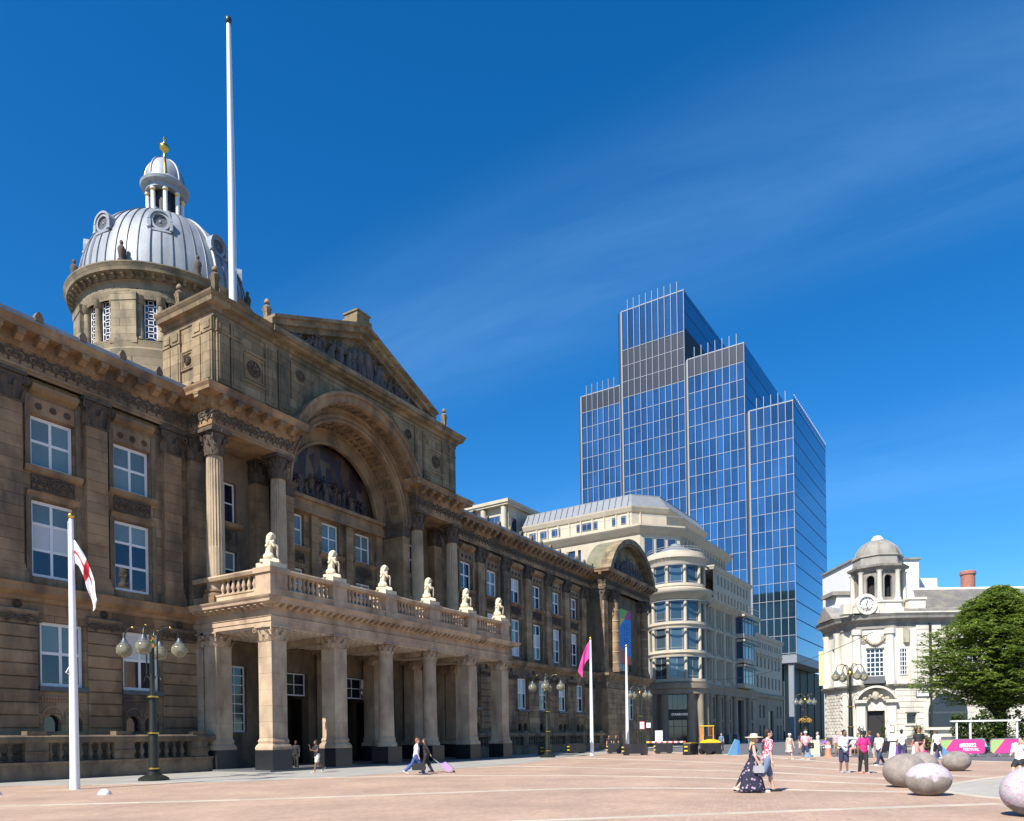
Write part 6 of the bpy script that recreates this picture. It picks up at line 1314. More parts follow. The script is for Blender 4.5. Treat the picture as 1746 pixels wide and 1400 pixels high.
MB().box(-.33, .33, -.06, .06, 0.05, 2.05, P).build('panel', 'cloth_white', tt); MB().box(-.35, .35, -.08, .08, 0, .06, P).build('foot', 'steel_black', tt); M('print_grey', (.35, .36, .36), .7, .1, 8)
pm = MB()
for z, w in ((1.9, .16), (1.84, .12), (1.62, .2), (1.5, .18), (1.32, .2), (1.2, .14), (1.05, .2), (.92, .18), (.78, .12), (.62, .2), (.48, .16), (.35, .2), (.22, .18)): pm.box(-.24, -.24+w*2.1, -.066, -.06, z, z+.035, P)
pm.build('printed_lines', 'print_grey', tt)
ts = thing('traffic_sign', 'white and red traffic sign panels on a thin post near the shop', 'traffic sign', (71.5, 27.6, 0)); P = oriented(71.5, 27.6, rs)
MB().tube([(71.5, 27.6, 0), (71.5, 27.6, 3.3)], .05, 8).build('post', 'iron', ts); MB().box(-.95, -.25, .0, .06, 2.3, 3.0, P).build('dark_panel', 'steel_black', ts); MB().box(-.3, .22, -.05, -.01, 2.25, 3.05, P).build('red_panel', 'safety_red', ts); MB().box(-.24, .16, -.07, -.05, 2.31, 2.99, P).build('white_panel', 'cloth_white', ts); MB().box(.4, .82, -.04, 0, 2.4, 2.9, P).build('white_plate', 'cloth_white', ts); MB().tube([P(-.6, -.0, 2.65), P(.6, 0, 2.65)], .03, 6).build('bracket', 'iron', ts)
pm = MB()
for k in range(4): pm.box(-.16, .08, -.076, -.07, 2.42+.13*k, 2.46+.13*k, P)
pm.build('printed_lines', 'print_grey', ts)
def bollard(x, y, mat, label, h=1.0):
    t = thing('plastic_bollard', label, 'bollard', (x, y, 0)); MB().lathe(x, y, [(.3, 0), (.3, .08), (.2, .12), (.17, .6), (.12, h), (.05, h+.04)], 14).build('body', mat, t, smooth=40); MB().lathe(x, y, [(.182, .62), (.165, .8)], 14, cap=False).build('band', 'cloth_white', t, smooth=40)
M('bollard_blue', (.13, .30, .46), .5, .05); M('bollard_orange', (.62, .22, .13), .5, .05)
bollard(54.1, 9.0, 'bollard_blue', 'light blue plastic bollard beside the man in the pink shirt'); bollard(53.7, 7.65, 'bollard_orange', 'orange traffic bollard in front of the seated cafe guests')
P = oriented(58.5, 15.2, rs+.35); bb = thing('blue_fin_sign', 'light blue leaning fin sign on the road edge behind the couple', 'sign', (58.5, 15.2, 0)); MB().prism([(-.5, 0), (.35, 0), (.5, 1.15), (.2, 1.25)], -.05, .05, P).build('fin', 'bollard_blue', bb); MB().prism([(.36, 0), (.5, 0), (.62, 1.1), (.51, 1.15)], -.06, .06, P).build('edge', 'banner_blue', bb)
P = oriented(55.4, 8.8, rs-.3); ab = thing('pavement_board', 'pale folding pavement board by the cafe tables', 'sign', (55.4, 8.8, 0))
MB().prism([(-.02, 0), (.03, 0), (.27, 1.15), (.22, 1.15)], -.35, .35, lambda a, b, z: P(b, a-.3, z)).build('front_leaf', 'print_grey', ab); MB().prism([(.5, 0), (.55, 0), (.29, 1.15), (.24, 1.15)], -.35, .35, lambda a, b, z: P(b, a-.3, z)).build('back_leaf', 'print_grey', ab); MB().prism([(-.035+.05, .2), (-.03+.06, .2), (.205, 1.05), (.2, 1.05)], -.26, .26, lambda a, b, z: P(b, a-.31, z)).build('poster', 'banner_cream', ab)

# festival barriers with printed covers
M('fest_pink', (.56, .05, .25), .6, .05, 2); M('fest_green', (.33, .50, .18), .6, .05, 2); M('fest_white', (.85, .84, .84), .6, .0)
def fest(x, y, rz, label):
    P = oriented(x, y, rz); t = thing('festival_barrier', label, 'barrier', (x, y, 0), group='printed festival barriers'); W2, z0, z1 = 1.42, .2, 1.08
    t2 = lambda a, z, b=0.: P(a, b, z)
    def rr(a0, a1, za, zb, r, b): return [(a0+r, za), (a1-r, za), (a1, za+r), (a1, zb-r), (a1-r, zb), (a0+r, zb), (a0, zb-r), (a0, za+r)]
    MB().prism(rr(-W2, W2, z0, z1, .14, 0), -.03, .03, P).build('printed_cover', 'fest_pink', t)
    MB().prism([(-W2+.02, z0+.14), (-W2+.12, z0+.02), (-.62, z1-.02), (-W2+.14, z1-.02), (-W2+.02, z1-.14)], -.036, -.03, P).build('green_corner', 'fest_green', t); MB().prism([(-W2+.12, z0+.02), (-W2+.17, z0+.02), (-.57, z1-.02), (-.62, z1-.02)], -.038, -.03, P).build('gold_edge', 'banner_yellow', t)
    MB().tube([P(-W2, 0, z0+.1), P(-W2, 0, z1-.1), P(-W2+.1, 0, z1+.02), P(W2-.1, 0, z1+.02), P(W2, 0, z1-.1), P(W2, 0, z0+.1)], .022, 6).build('rail', 'fin_grey', t)
    for a in (-.95, .95): MB().tube([P(a, 0, z0), P(a-.0, -.32, 0.02)], .02, 5).tube([P(a, 0, z0), P(a, .3, .02)], .02, 5).build('foot', 'fin_grey', t)
    for s, sz, a, z in (('#B2022', .33, .35, .72), ('FESTIVAL', .25, .55, .45)):
        o = bpy.data.objects.new('lettering', text_mesh(s, sz, 'fest_white', bold=.012 if sz > .3 else .004)); COL.objects.link(o); o.parent = t; o.location = Vector(P(a, -.045, z))-BASE[t.name]; o.rotation_euler = (rad(90), 0, rz)
fest(54.3, .0, rs, 'pink festival barrier with green corner, fully in view'); fest(55.5, -2.75, rs-.03, 'pink festival barrier cut by the right edge of the photo')
# triangular wedge boards behind the walkers
def wedge(x, y, mat, label, w=1.0, h=1.0):
    P = oriented(x, y, rs+.1); t = thing('wedge_board', label, 'display board', (x, y, 0), group='coloured wedge boards'); MB().prism([(-w/2, 0), (w/2, 0), (-w/2+.12, h)], -.25, .25, P).build('board', mat, t); MB().prism([(-w/2-.03, 0), (-w/2+.02, 0), (-w/2+.15, h), (-w/2+.1, h)], -.27, .27, P).build('edge', 'fest_white', t)
M('wedge_purple', (.2, .08, .36), .6, .05)
wedge(50.2, 3.2, 'wedge_purple', 'purple wedge board behind the man in white'); wedge(50.6, 1.9, 'fest_pink', 'pink wedge board behind the man in pink shorts', 1.3, .8); wedge(51.6, .95, 'bollard_blue', 'light blue wedge board left of the festival barriers', 1.3, .95)

# pergola frame, hedge, palm, deckchairs
pg = thing('pergola_frame', 'plain white post and beam frame in front of the hedge', 'pergola', (60.5, -.3, 0)); P = oriented(60.5, .3, rs)
for a in (0.0, .95, 4.2): MB().box(a-.05, a+.05, -.05, .05, 0, 2.25, P).build('post', 'white_paint', pg)
MB().box(-.4, 4.4, -.1, .1, 2.25, 2.36, P).build('beam', 'white_paint', pg)
def leafmat(name, c1, c2):
    m = bpy.data.materials.new(name); m.use_nodes = True; t = m.node_tree; b = t.nodes['Principled BSDF']; b.inputs['Roughness'].default_value = .55; g = N(t, 'ShaderNodeNewGeometry'); x = N(t, 'ShaderNodeMixRGB'); x.inputs[1].default_value = (*c1, 1); x.inputs[2].default_value = (*c2, 1)
    n = N(t, 'ShaderNodeTexNoise'); n.inputs['Scale'].default_value = .9; n.inputs['Detail'].default_value = 2; t.links.new(g.outputs['Position'], n.inputs['Vector']); ad = N(t, 'ShaderNodeMath', operation='MULTIPLY_ADD'); ad.inputs[1].default_value = .6; ad.inputs[2].default_value = 0; t.links.new(g.outputs['Random Per Island'], ad.inputs[0])
    a2 = N(t, 'ShaderNodeMath', operation='ADD'); t.links.new(ad.outputs[0], a2.inputs[0]); m2 = N(t, 'ShaderNodeMath', operation='MULTIPLY_ADD'); m2.inputs[1].default_value = 1.6; m2.inputs[2].default_value = -.6; t.links.new(n.outputs[0], m2.inputs[0]); t.links.new(m2.outputs[0], a2.inputs[1]); a2.use_clamp = True
    t.links.new(a2.outputs[0], x.inputs[0]); t.links.new(x.outputs[0], b.inputs['Base Color']); tr = N(t, 'ShaderNodeBsdfTranslucent'); t.links.new(x.outputs[0], tr.inputs[0]); mx = N(t, 'ShaderNodeMixShader'); mx.inputs[0].default_value = .42; t.links.new(b.outputs[0], mx.inputs[1]); t.links.new(tr.outputs[0], mx.inputs[2]); t.links.new(mx.outputs[0], t.nodes['Material Output'].inputs[0]); MATS[name] = m
leafmat('leaf_tree', (.065, .125, .022), (.33, .42, .07)); leafmat('leaf_hedge', (.03, .06, .012), (.13, .19, .04)); leafmat('leaf_palm', (.12, .14, .03), (.30, .27, .09))
M('bark', (.05, .04, .032), .9, .3, 6, bump=.6, bs=14)
def leaf(m, p, s, rn, flat=.5):
    d = Vector((rn.uniform(-1, 1), rn.uniform(-1, 1), rn.uniform(-.5, .35)*flat*2)).normalized(); u = d.cross(Vector((rn.uniform(-.4, .4), rn.uniform(-.4, .4), 1))).normalized()
    a, b, c, e = p-d*s, p+u*s*.5, p+d*s, p-u*s*.5; m.poly([a, b, c, e])
def bush(name, label, c, size, n, s, mat, rz, seed, cat='hedge'):
    rn = random.Random(seed); t = thing(name, label, cat, (c[0], c[1], 0)); P = oriented(c[0], c[1], rz); m = MB()
    for i in range(n):
        a, b, z = rn.uniform(-1, 1), rn.uniform(-1, 1), rn.random()**.8
        k = 1+.15*sin(a*7+seed)+.1*sin(a*17); q = P(a*size[0], b*size[1]*(1-.3*z), .3+z*size[2]*k); leaf(m, Vector(q), s*rn.uniform(.7, 1.3), rn, .9)
    m.build('foliage', mat, t); st = MB()
    for i in range(9): a = -size[0]+2*size[0]*(i+.5)/9; st.tube([P(a, 0, 0), P(a+rn.uniform(-.2, .2), 0, size[2]*.8)], [.05, .02], 5)
    st.build('stems', 'bark', t); return t
bush('hedge', 'clipped green hedge left of the tree trunk, behind the white frame', (64.8, -1.2), (2.0, .6, 2.3), 2600, .16, 'leaf_hedge', rs, 1)
bush('hedge', 'green hedge right of the tree trunk, under the crown', (67.5, -5.4), (2.2, .7, 2.3), 2600, .16, 'leaf_hedge', rs, 2)
for i, (x, y) in enumerate(((64.6, -1.6), (66.8, -5.2))): pass
pa = thing('spiky_palm', 'yellow-green spiky palm before the arched window', 'plant', (60.2, 2.6, 0)); rn = random.Random(5); m = MB()
MB().tube([(60.2, 2.6, 0), (60.25, 2.6, .9), (60.2, 2.65, 1.4)], [.16, .13, .1], 8).build('trunk', 'bark', pa)
for i in range(70):
    a = rn.uniform(0, 2*pi); e = rn.uniform(-.2, 1.35); L = rn.uniform(.8, 1.25); d = Vector((cos(a)*cos(e), sin(a)*cos(e), sin(e))); p = Vector((60.2, 2.65, 1.35)); pts = [p, p+d*L*.5+Vector((0, 0, .05)), p+d*L-Vector((0, 0, .22*L))]; sd = d.cross(Vector((0, 0, 1))).normalized()*.035
    m.poly([pts[0]-sd, pts[1]-sd*1.3, pts[1]+sd*1.3, pts[0]+sd]); m.poly([pts[1]-sd*1.3, pts[2], pts[1]+sd*1.3])
m.build('fronds', 'leaf_palm', pa)
bush('shrub', 'low yellow-green shrub at the foot of the spiky palm', (59.6, 2.0), (.9, .5, .8), 900, .14, 'leaf_palm', rs, 4, 'shrub')
M('teal_cloth', (.08, .38, .36), .8, .08); M('navy_cloth', (.03, .05, .14), .8, .08)
for i, (x, y, mt, lab) in enumerate(((60.3, -1.3, 'teal_cloth', 'teal deckchair directly left of the tree trunk'), (61.3, -2.9, 'navy_cloth', 'navy deckchair in front of the tree trunk'), (62.6, -4.9, 'teal_cloth', 'teal deckchair right of the tree trunk'))):
    P = oriented(x, y, rs+.5*i); t = thing('deckchair', lab, 'deckchair', (x, y, 0), group='deckchairs behind the barriers')
    for s in (-.35, .35): MB().tube([P(s, -.5, 0), P(s, .5, 1.1)], .025, 5).tube([P(s, .5, 0), P(s, -.45, .6)], .025, 5).build('leg', 'door_wood', t)
    cl = MB(); Q = [(-.45, .55), (-.2, .36), (.05, .45), (.3, .75), (.5, 1.08)]
    for a, b in zip(Q, Q[1:]): cl.poly([P(-.33, a[0], a[1]), P(.33, a[0], a[1]), P(.33, b[0], b[1]), P(-.33, b[0], b[1])])
    o = cl.build('sling', mt, t); o.modifiers.new('t', 'SOLIDIFY').thickness = .015

# ------------------------------------------------------------------ hornbeam with layered sprays
def tree(x, y, h, rmax, zc0, label, seed, nspray):
    rn = random.Random(seed); t = thing('broadleaf_tree', label, 'tree', (x, y, 0)); tk = MB()
    tk.tube([(x, y, 0), (x+.02, y, .3), (x, y+.03, 1.6), (x-.05, y, 2.6), (x, y, 3.4)], [.62, .5, .42, .44, .3], 12)
    def rad_at(z): u = (z-zc0)/(h-zc0); return rmax*max(.05, (sin(pi*min(1, (u*.93+.07))**.62))**.75)
    tips = []
    for i in range(26):
        a = 2*pi*i*.382+rn.uniform(-.3, .3); zt = zc0+(h-zc0)*rn.uniform(.12, .97); R_ = rad_at(zt)*.82; p0 = Vector((x, y, rn.uniform(1.9, 3.0))); p3 = Vector((x+R_*cos(a), y+R_*sin(a), zt)); p1 = p0+Vector((cos(a)*R_*.25, sin(a)*R_*.25, (zt-p0.z)*.42)); p2 = p0.lerp(p3, .68)+Vector((0, 0, .5))
        pts = smooth_path([p0, p1, p2, p3], 5); n = len(pts); tk.tube(pts, [.11*(1-k/(n+1))+.015 for k in range(n)], 6); tips += pts[3:]
        for k in range(5):
            b = pts[rn.randint(n//3, n-1)]; e = b+Vector((rn.uniform(-1, 1), rn.uniform(-1, 1), rn.uniform(.0, .7)))*1.5; tk.tube([b, b.lerp(e, .5)+Vector((0, 0, .15)), e], [.05, .035, .015], 5); tips.append(e)
    tk.build('trunk', 'bark', t, smooth=60); cr = MB()
    for i in range(nspray):
        z = zc0+(h-zc0)*rn.random()**.85; R_ = rad_at(z)*(1+.12*sin(3*z+seed)); a = rn.uniform(0, 2*pi); q = rn.random()**.42
        if rn.random() < .3: b = rn.choice(tips); c = Vector(b)+Vector((rn.uniform(-.6, .6), rn.uniform(-.6, .6), rn.uniform(-.2, .3)))
        else:
            R_ *= 1+.09*sin(5*a+2*z)+.06*sin(11*a-3*z); c = Vector((x+R_*q*cos(a), y+R_*q*sin(a), z))
        o = Vector((c.x-x, c.y-y, 0)); o = o.normalized() if o.length > .01 else Vector((1, 0, 0)); sd = Vector((-o.y, o.x, 0)); L = rn.uniform(.5, 1.05)
        for k in range(15):
            u, v = rn.uniform(-.5, .6), rn.uniform(-.34, .34); p = c+o*L*u+sd*L*v+Vector((0, 0, -.22*L*abs(v)*2-.16*L*u*u+rn.uniform(-.05, .05))); leaf(cr, p, rn.uniform(.10, .17), rn, .35)
    cr.build('crown', 'leaf_tree', t); return t
tree(69.2, -2.6, 12.8, 5.6, 3.7, 'large dark green spreading tree in front of the white corner building', 11, 6800)

# overhead cable between the buildings
cb = MB(); a, b = Vector((112, 32.8, 9.9)), Vector((72.5, 6.5, 10.4))
cb.tube([a.lerp(b, i/16)-Vector((0, 0, 1.2*(1-(2*i/16-1)**2))) for i in range(17)], .025, 4); cb.build('overhead_cable', 'iron', label='thin cable strung across the street before the round corner', cat='cable')
# ------------------------------------------------------------------ people
def cloth(name, col, kind=None, col2=None, sc=30.):
    m = M(name, col, .85, .1, 6)
    if kind:
        t = m.node_tree; L = t.links.new; b = t.nodes['Principled BSDF']; src = b.inputs['Base Color'].links[0].from_socket; tcd = N(t, 'ShaderNodeTexCoord'); x = N(t, 'ShaderNodeMixRGB'); x.inputs[2].default_value = (*col2, 1)
        if kind == 'dots':
            v = N(t, 'ShaderNodeTexVoronoi'); v.inputs['Scale'].default_value = sc; L(tcd.outputs['Object'], v.inputs['Vector']); r = N(t, 'ShaderNodeMapRange'); r.inputs[1].default_value = .34; r.inputs[2].default_value = .26; L(v.outputs['Distance'], r.inputs[0]); L(r.outputs[0], x.inputs[0])
        else:
            n = N(t, 'ShaderNodeTexNoise' if kind == 'blotch' else 'ShaderNodeTexChecker'); n.inputs['Scale'].default_value = sc; L(tcd.outputs['Object'], n.inputs['Vector'])
            if kind == 'blotch': r = N(t, 'ShaderNodeMapRange'); r.inputs[1].default_value = .5; r.inputs[2].default_value = .58; L(n.outputs[0], r.inputs[0]); L(r.outputs[0], x.inputs[0])
            else: L(n.outputs['Fac'], x.inputs[0])
        L(src, x.inputs[1]); L(x.outputs[0], b.inputs['Base Color'])
    return m
for n, c in (('skin_pale', (.56, .34, .25)), ('skin_tan', (.42, .23, .15)), ('skin_brown', (.20, .10, .06)), ('skin_dark', (.09, .045, .03)), ('c_white', (.80, .80, .80)), ('c_black', (.015, .015, .018)), ('c_navy', (.025, .032, .075)), ('c_blue', (.04, .08, .25)), ('c_denim', (.12, .17, .27)), ('c_magenta', (.52, .02, .17)), ('c_pink', (.72, .36, .40)), ('c_salmon', (.68, .30, .26)), ('c_grey', (.32, .33, .34)), ('c_beige', (.58, .48, .36)), ('c_lightblue', (.60, .68, .78)), ('c_teal', (.06, .36, .32)), ('c_cream', (.68, .62, .5)), ('c_straw', (.62, .52, .36)), ('hair_dark', (.018, .013, .01)), ('hair_brown', (.08, .045, .025)), ('hair_blond', (.46, .32, .15)), ('hair_grey', (.35, .33, .31)), ('hair_red', (.22, .09, .04)), ('lip', (.36, .13, .11)), ('eye', (.02, .015, .012)), ('c_leather', (.05, .03, .02)), ('c_shoe', (.5, .47, .43)), ('c_lilac', (.42, .26, .50))): M(n, c, .75, .06, 8)
cloth('plaid', (.55, .10, .16), 'blotch', (.80, .72, .74), 17); cloth('navy_floral', (.014, .016, .035), 'dots', (.36, .26, .36), 9); cloth('floral_light', (.62, .52, .44), 'blotch', (.45, .20, .14), 9); cloth('pink_print', (.66, .34, .38), 'blotch', (.78, .6, .62), 14)
def person(label, loc, face, H=1.75, skin='skin_pale', top='c_white', sleeve=.55, bottom='c_navy', hem='long', shoes='c_black', hair='hair_brown', legL=(8, 5), legR=(-8, 8), armL=(10, 8, 15, 0), armR=(-10, 8, 15, 0), lean=4., bulk=1., belly=0., dress=None, longhair=False, hat=None, turn=0., sit=False, vox=.024, beard=None, seat_z=.46, glasses=False, sleeveless=False, group=None):
    t = thing('person', label, 'person', (loc[0], loc[1], 0), group=group); t.rotation_euler = (0, 0, face+pi/2); k = H/1.75
    w = bulk; J = {}
    hipz = .93
    def leg(s, a, b):
        hip = Vector((s*.095*w, 0, hipz)); a, b = rad(a), rad(b); kn = hip+.43*Vector((0, -sin(a), -cos(a))); an = kn+.42*Vector((0, -sin(a-b), -cos(a-b))); return hip, kn, an
    legs = [leg(1, *legL), leg(-1, *legR)]
    foot_lo = min(l[2].z for l in legs)-.075
    dz = -foot_lo if not sit else 0.
    ln = rad(lean)
    def up(p):                                   # torso leans about the hips
        p = Vector(p); q = p-Vector((0, 0, hipz)); return Vector((q.x, q.y*cos(ln)-q.z*sin(ln), q.y*sin(ln)+q.z*cos(ln)))+Vector((0, 0, hipz+dz))
    legs = [[p+Vector((0, 0, dz)) for p in l] for l in legs]
    if sit:
        off = Vector((0, 0, seat_z+.09-hipz)); up0 = up; up = lambda p: up0(p)+off; legs = [[p+off for p in l] for l in legs]
    arms = []
    for s, (f, o, e, inn) in ((1, armL), (-1, armR)):
        f, o, e, inn = rad(f), rad(o), rad(e), rad(inn); sh = up((s*.185*w, 0, 1.41)); el = sh+.285*Vector((s*sin(o), -sin(f)*cos(o), -cos(f)*cos(o))); fa = Vector((-s*sin(inn)+s*.3*sin(o), -sin(f+e), -cos(f+e))).normalized(); wr = el+.25*fa; arms.append((s, sh, el, wr, fa))
    tr = Matrix.Rotation(rad(turn), 3, 'Z'); hc = up((0, -.02, 1.6))
    def hp(x, y, z): return hc+tr @ Vector((x, y, z))
    def torso(m, d=0.):
        m.ell(up((0, 0, .95)), (.168*w+d, .122*w+d, .13+d)); m.ell(up((0, -.01-belly*.5, 1.1)), (.155*w+d, .112*w+belly+d, .17+d)); m.ell(up((0, -.005, 1.28)), (.172*w+d, .118*w+d, .19+d)); m.capsule(up((-.145*w, 0, 1.4)), up((.145*w, 0, 1.4)), .068+d, .068+d)
    def legparts(m, d, upto, feet=False):
        for hip, kn, an in legs:
            m.capsule(hip, kn, .088*w+d, .06*w**.5+d) if upto >= 1 else m.capsule(hip, hip.lerp(kn, upto), .088*w+d, (.088*w*(1-upto)+.06*upto)+d*1.5)
            if upto > 1: q = kn.lerp(an, min(1, upto-1)); m.capsule(kn, q, .058*w**.5+d, .04+d*(1.6 if d else 1)); 
            if upto > 1.5: m.ell(kn.lerp(an, .32)+Vector((0, .018, 0)), (.052*w**.5+d, .056+d, .11+d))
    feet = []
    for hip, kn, an in legs:
        d = (an-kn).normalized(); fw = Vector((0, -1, 0)); pitch = 0.
        if an.z-.075 > .04 and not sit: pitch = min(.9, (an.z-.075)*4)
        fd = Vector((0, -cos(pitch), -sin(pitch))); feet.append((an+Vector((0, 0, -.035)), fd))
    B = MB(); torso(B); legparts(B, 0., 2.)
    for an, fd in feet: B.capsule(an-fd*.05, an+fd*.14, .036, .026)
    for s, sh, el, wr, fa in arms: B.capsule(sh, el, .05*w**.5, .041); B.capsule(el, wr, .042, .029); B.ell(wr+fa*.05, (.034, .036, .05))
    B.capsule(up((0, .01, 1.42)), hp(0, .015, -.06), .058, .05); B.ell(hp(0, 0, .04), (.076, .096, .112)); B.ell(hp(0, -.03, -.035), (.058, .066, .06)); B.capsule(hp(0, -.092, .04), hp(0, -.106, .005), .012, .016)
    for s in (-1, 1): B.ell(hp(s*.078, .01, .015), (.014, .02, .03))
    me = fuse(B, vox, 2)
    # fingers, eyes, lips kept crisp
    X = MB()
    for s, sh, el, wr, fa in arms:
        sd = Vector((s*.3, 1, 0)).cross(fa); sd = sd.normalized() if sd.length > .01 else Vector((1, 0, 0)); nn = fa.cross(sd).normalized(); base = wr+fa*.085
        for i, L in enumerate((.062, .072, .068, .052)):
            p = base+sd*(.021-.014*i); q = p+fa*L*.55; r = q+(fa*.75+nn*.55*s).normalized()*L*.5; X.tube([p-fa*.02, p, q, r], [.009, .009, .008, .006], 5)
        p = wr+fa*.035+sd*.03; q = p+(fa+sd*.8).normalized()*.035; X.tube([p, q, q+(fa*.9+nn*.4*s).normalized()*.03], [.011, .01, .007], 5)
    nX = len(X.f); X.m = 1
    for s in (-1, 1): X.ell(hp(s*.031, -.086, .045), (.011, .008, .007), 6, 4)
    X.m = 2; X.ell(hp(0, -.092, -.03), (.022, .008, .007), 6, 4)
    bmx = bmesh.new(); bmx.from_mesh(me); xm = X.mesh('x', [skin, 'eye', 'lip']); bmx.from_mesh(xm); bmx.to_mesh(me); bmx.free(); bpy.data.meshes.remove(xm)
    for mm in (skin, 'eye', 'lip'): me.materials.append(MATS[mm])
    me.polygons.foreach_set('use_smooth', [True]*len(me.polygons))
    def child(name, me, mat):
        if mat: me.materials.append(MATS[mat])
        o = bpy.data.objects.new(name, me); COL.objects.link(o); o.parent = t; o.scale = (k, k, k); return o
    child('body', me, None)
    if not dress:
        S = MB(); torso(S, .014)
        if not sleeveless:
            for s, sh, el, wr, fa in arms:
                S.capsule(sh, sh.lerp(el, min(1., sleeve/.55*.6)) if sleeve < .9 else el, .062*w**.5, .058*w**.5)
                if sleeve >= .9: S.capsule(el, el.lerp(wr, sleeve-.9 if sleeve < 1.8 else .9), .054, .044)
        child('shirt', fuse(S, vox, 2), top)
        Q = MB(); Q.ell(up((0, 0, .95)), (.176*w, .13*w, .115)); Q.ell(up((0, -belly*.3, 1.02)), (.166*w, .122*w+belly*.6, .05)); legparts(Q, .02, {'long': 1.93, 'knee': .98, 'short': .72, 'mid': 1.45}[hem]); child('trousers' if hem in ('long', 'mid') else 'shorts', fuse(Q, vox, 2), bottom)
    else:
        S = MB(); torso(S, .012); child('bodice', fuse(S, vox, 2), dress)
        z1 = dz+.98; z0 = dz+{'long': .10, 'knee': .50}[hem]; hemr = {'long': (.30, .42), 'knee': (.25, .2)}[hem]; rows = []; K = MB(); cy0 = 0; cyh = sum(l[2].y for l in legs)/2 if hem == 'long' else sum(l[1].y for l in legs)/2
        for i in range(10):
            u = i/9; row = []
            for j in range(28):
                a = 2*pi*j/28; f = 1+.09*u*sin(5*a+1)+.06*u*sin(9*a); row.append(K.vt(((.165*w+(hemr[0]-.165)*u**.8)*f*cos(a), cy0+(cyh-cy0)*u+(.125*w+(hemr[1]-.125)*u**.8)*f*sin(a), z1+(z0-z1)*u)))
            rows.append(row)
        for a, b in zip(rows, rows[1:]):
            for j in range(28): K.face((a[j], a[(j+1) % 28], b[(j+1) % 28], b[j]))
        K.face(rows[0]); o = child('skirt', K.mesh('skirt', dress, smooth=80), None); o.modifiers.new('t', 'SOLIDIFY').thickness = .008
    for (an, fd) in feet:
        f = MB(); q = an+fd*.06+Vector((0, 0, -.012)); f.capsule(an-fd*.06+Vector((0, 0, -.005)), an+fd*.17+Vector((0, 0, -.008)), .047, .038); f.box(-.045, .045, -.1, .2, -.066, -.045, lambda a, b, z, an=an, fd=fd: tuple(an+fd*b+Vector((a, 0, 0))+Vector((0, 0, z+.026)))); child('shoe', f.mesh('shoe', shoes, smooth=50), None)
    if hair:
        h = MB(); h.ell(hp(0, .02, .062), (.086, .098, .106), 14, 10)
        if longhair:
            for s in (-1, 0, 1): h.capsule(hp(s*.05, .07, .06), hp(s*.075, .12, -.28), .05, .045); 
            for s in (-1, 1): h.capsule(hp(s*.074, .02, .06), hp(s*.09, .03, -.2), .035, .03)
        else: h.ell(hp(0, .05, -.01), (.07, .062, .07), 10, 8)
        child('hair', fuse(h, .016, 1), hair)
    if beard: h = MB(); h.ell(hp(0, -.045, -.055), (.056, .06, .045), 10, 8); child('beard', fuse(h, .014, 1), beard)
    if glasses: g = MB(); g.box(-.07, .07, -.112, -.1, .03, .062, lambda a, b, z: tuple(hp(a, b, z))); child('sunglasses', g.mesh('sunglasses', 'c_black'), None)
    if hat:
        kind, mat = hat; g = MB()
        if kind == 'brim': prof = [(.24, .07), (.235, .085), (.1, .1), (.098, .15), (.085, .185), (.0, .195)]
        else: prof = [(.094, .06), (.1, .08), (.095, .13), (.06, .165), (0, .175)]
        n = 20; rows = [[g.vt(hp(r*cos(2*pi*j/n), .012+r*1.1*sin(2*pi*j/n), z)) for j in range(n)] for r, z in prof]
        for a, b in zip(rows, rows[1:]):
            for j in range(n): g.face((a[j], a[(j+1) % n], b[(j+1) % n], b[j]))
        if kind == 'cap': g.poly([hp(-.07, -.08, .075), hp(.07, -.08, .075), hp(.05, -.18, .065), hp(-.05, -.18, .065)])
        child('hat', g.mesh('hat', mat, smooth=60), None)
    t['_h'] = k; del t['_h']; return t, [Vector((*a[3], ))*k for a in arms], arms
def world(t, p): return t.matrix_basis @ Vector(p)
FW = rad(HEAD); RT = FW-pi/2; LT = FW+pi/2; TC = FW+pi            # away, right, left, towards the viewer
def bag(name, label, p, size, mat, rz=0., handle=.2, cat='bag'):
    t = thing(name, label, cat, (p[0], p[1], max(0, p[2]-size[2]-handle))); P = oriented(p[0], p[1], rz); z1 = p[2]-handle; z0 = z1-size[2]; a, b = size[0]/2, size[1]/2
    MB().prism([(-a*.9, z0), (a*.9, z0), (a, z0+size[2]*.3), (a*.85, z1), (-a*.85, z1), (-a, z0+size[2]*.3)], -b, b, P).build('body', mat, t)
    MB().tube([P(-a*.55, 0, z1-.02), P(-a*.4, 0, z1+handle*.75), P(0, 0, z1+handle), P(a*.4, 0, z1+handle*.75), P(a*.55, 0, z1-.02)], .012, 5).build('handle', mat, t); return t
# couple walking to the right in the foreground
pw, hw, _ = person('woman in straw hat and long navy floral dress walking right in the foreground', (21.45, 5.05), RT-.25, 1.68, 'skin_pale', dress='navy_floral', hem='long', shoes='c_beige', hair='hair_blond', longhair=True, hat=('brim', 'c_straw'), legL=(24, 6), legR=(-20, 22), armL=(14, 10, 30, 15), armR=(6, 12, 20, 10), vox=.02, glasses=True, lean=5)
pm_, hm, _ = person('man in red plaid shirt and denim shorts beside the woman in the straw hat', (21.75, 4.72), RT+.1, 1.82, 'skin_pale', 'plaid', .8, 'c_denim', 'knee', 'c_black', 'hair_dark', legL=(18, 4), legR=(-22, 18), armL=(4, 10, 20, 5), armR=(-10, 14, 18, 0), vox=.02, bulk=1.08, turn=-8)
bpy.context.view_layer.update()
q = world(pw, (-.23, -.16, .98)); bag('shoulder_bag', 'small grey shoulder bag at the hip of the woman in the straw hat', (q.x, q.y, q.z+.2), (.3, .1, .2), 'c_grey', RT, .42)
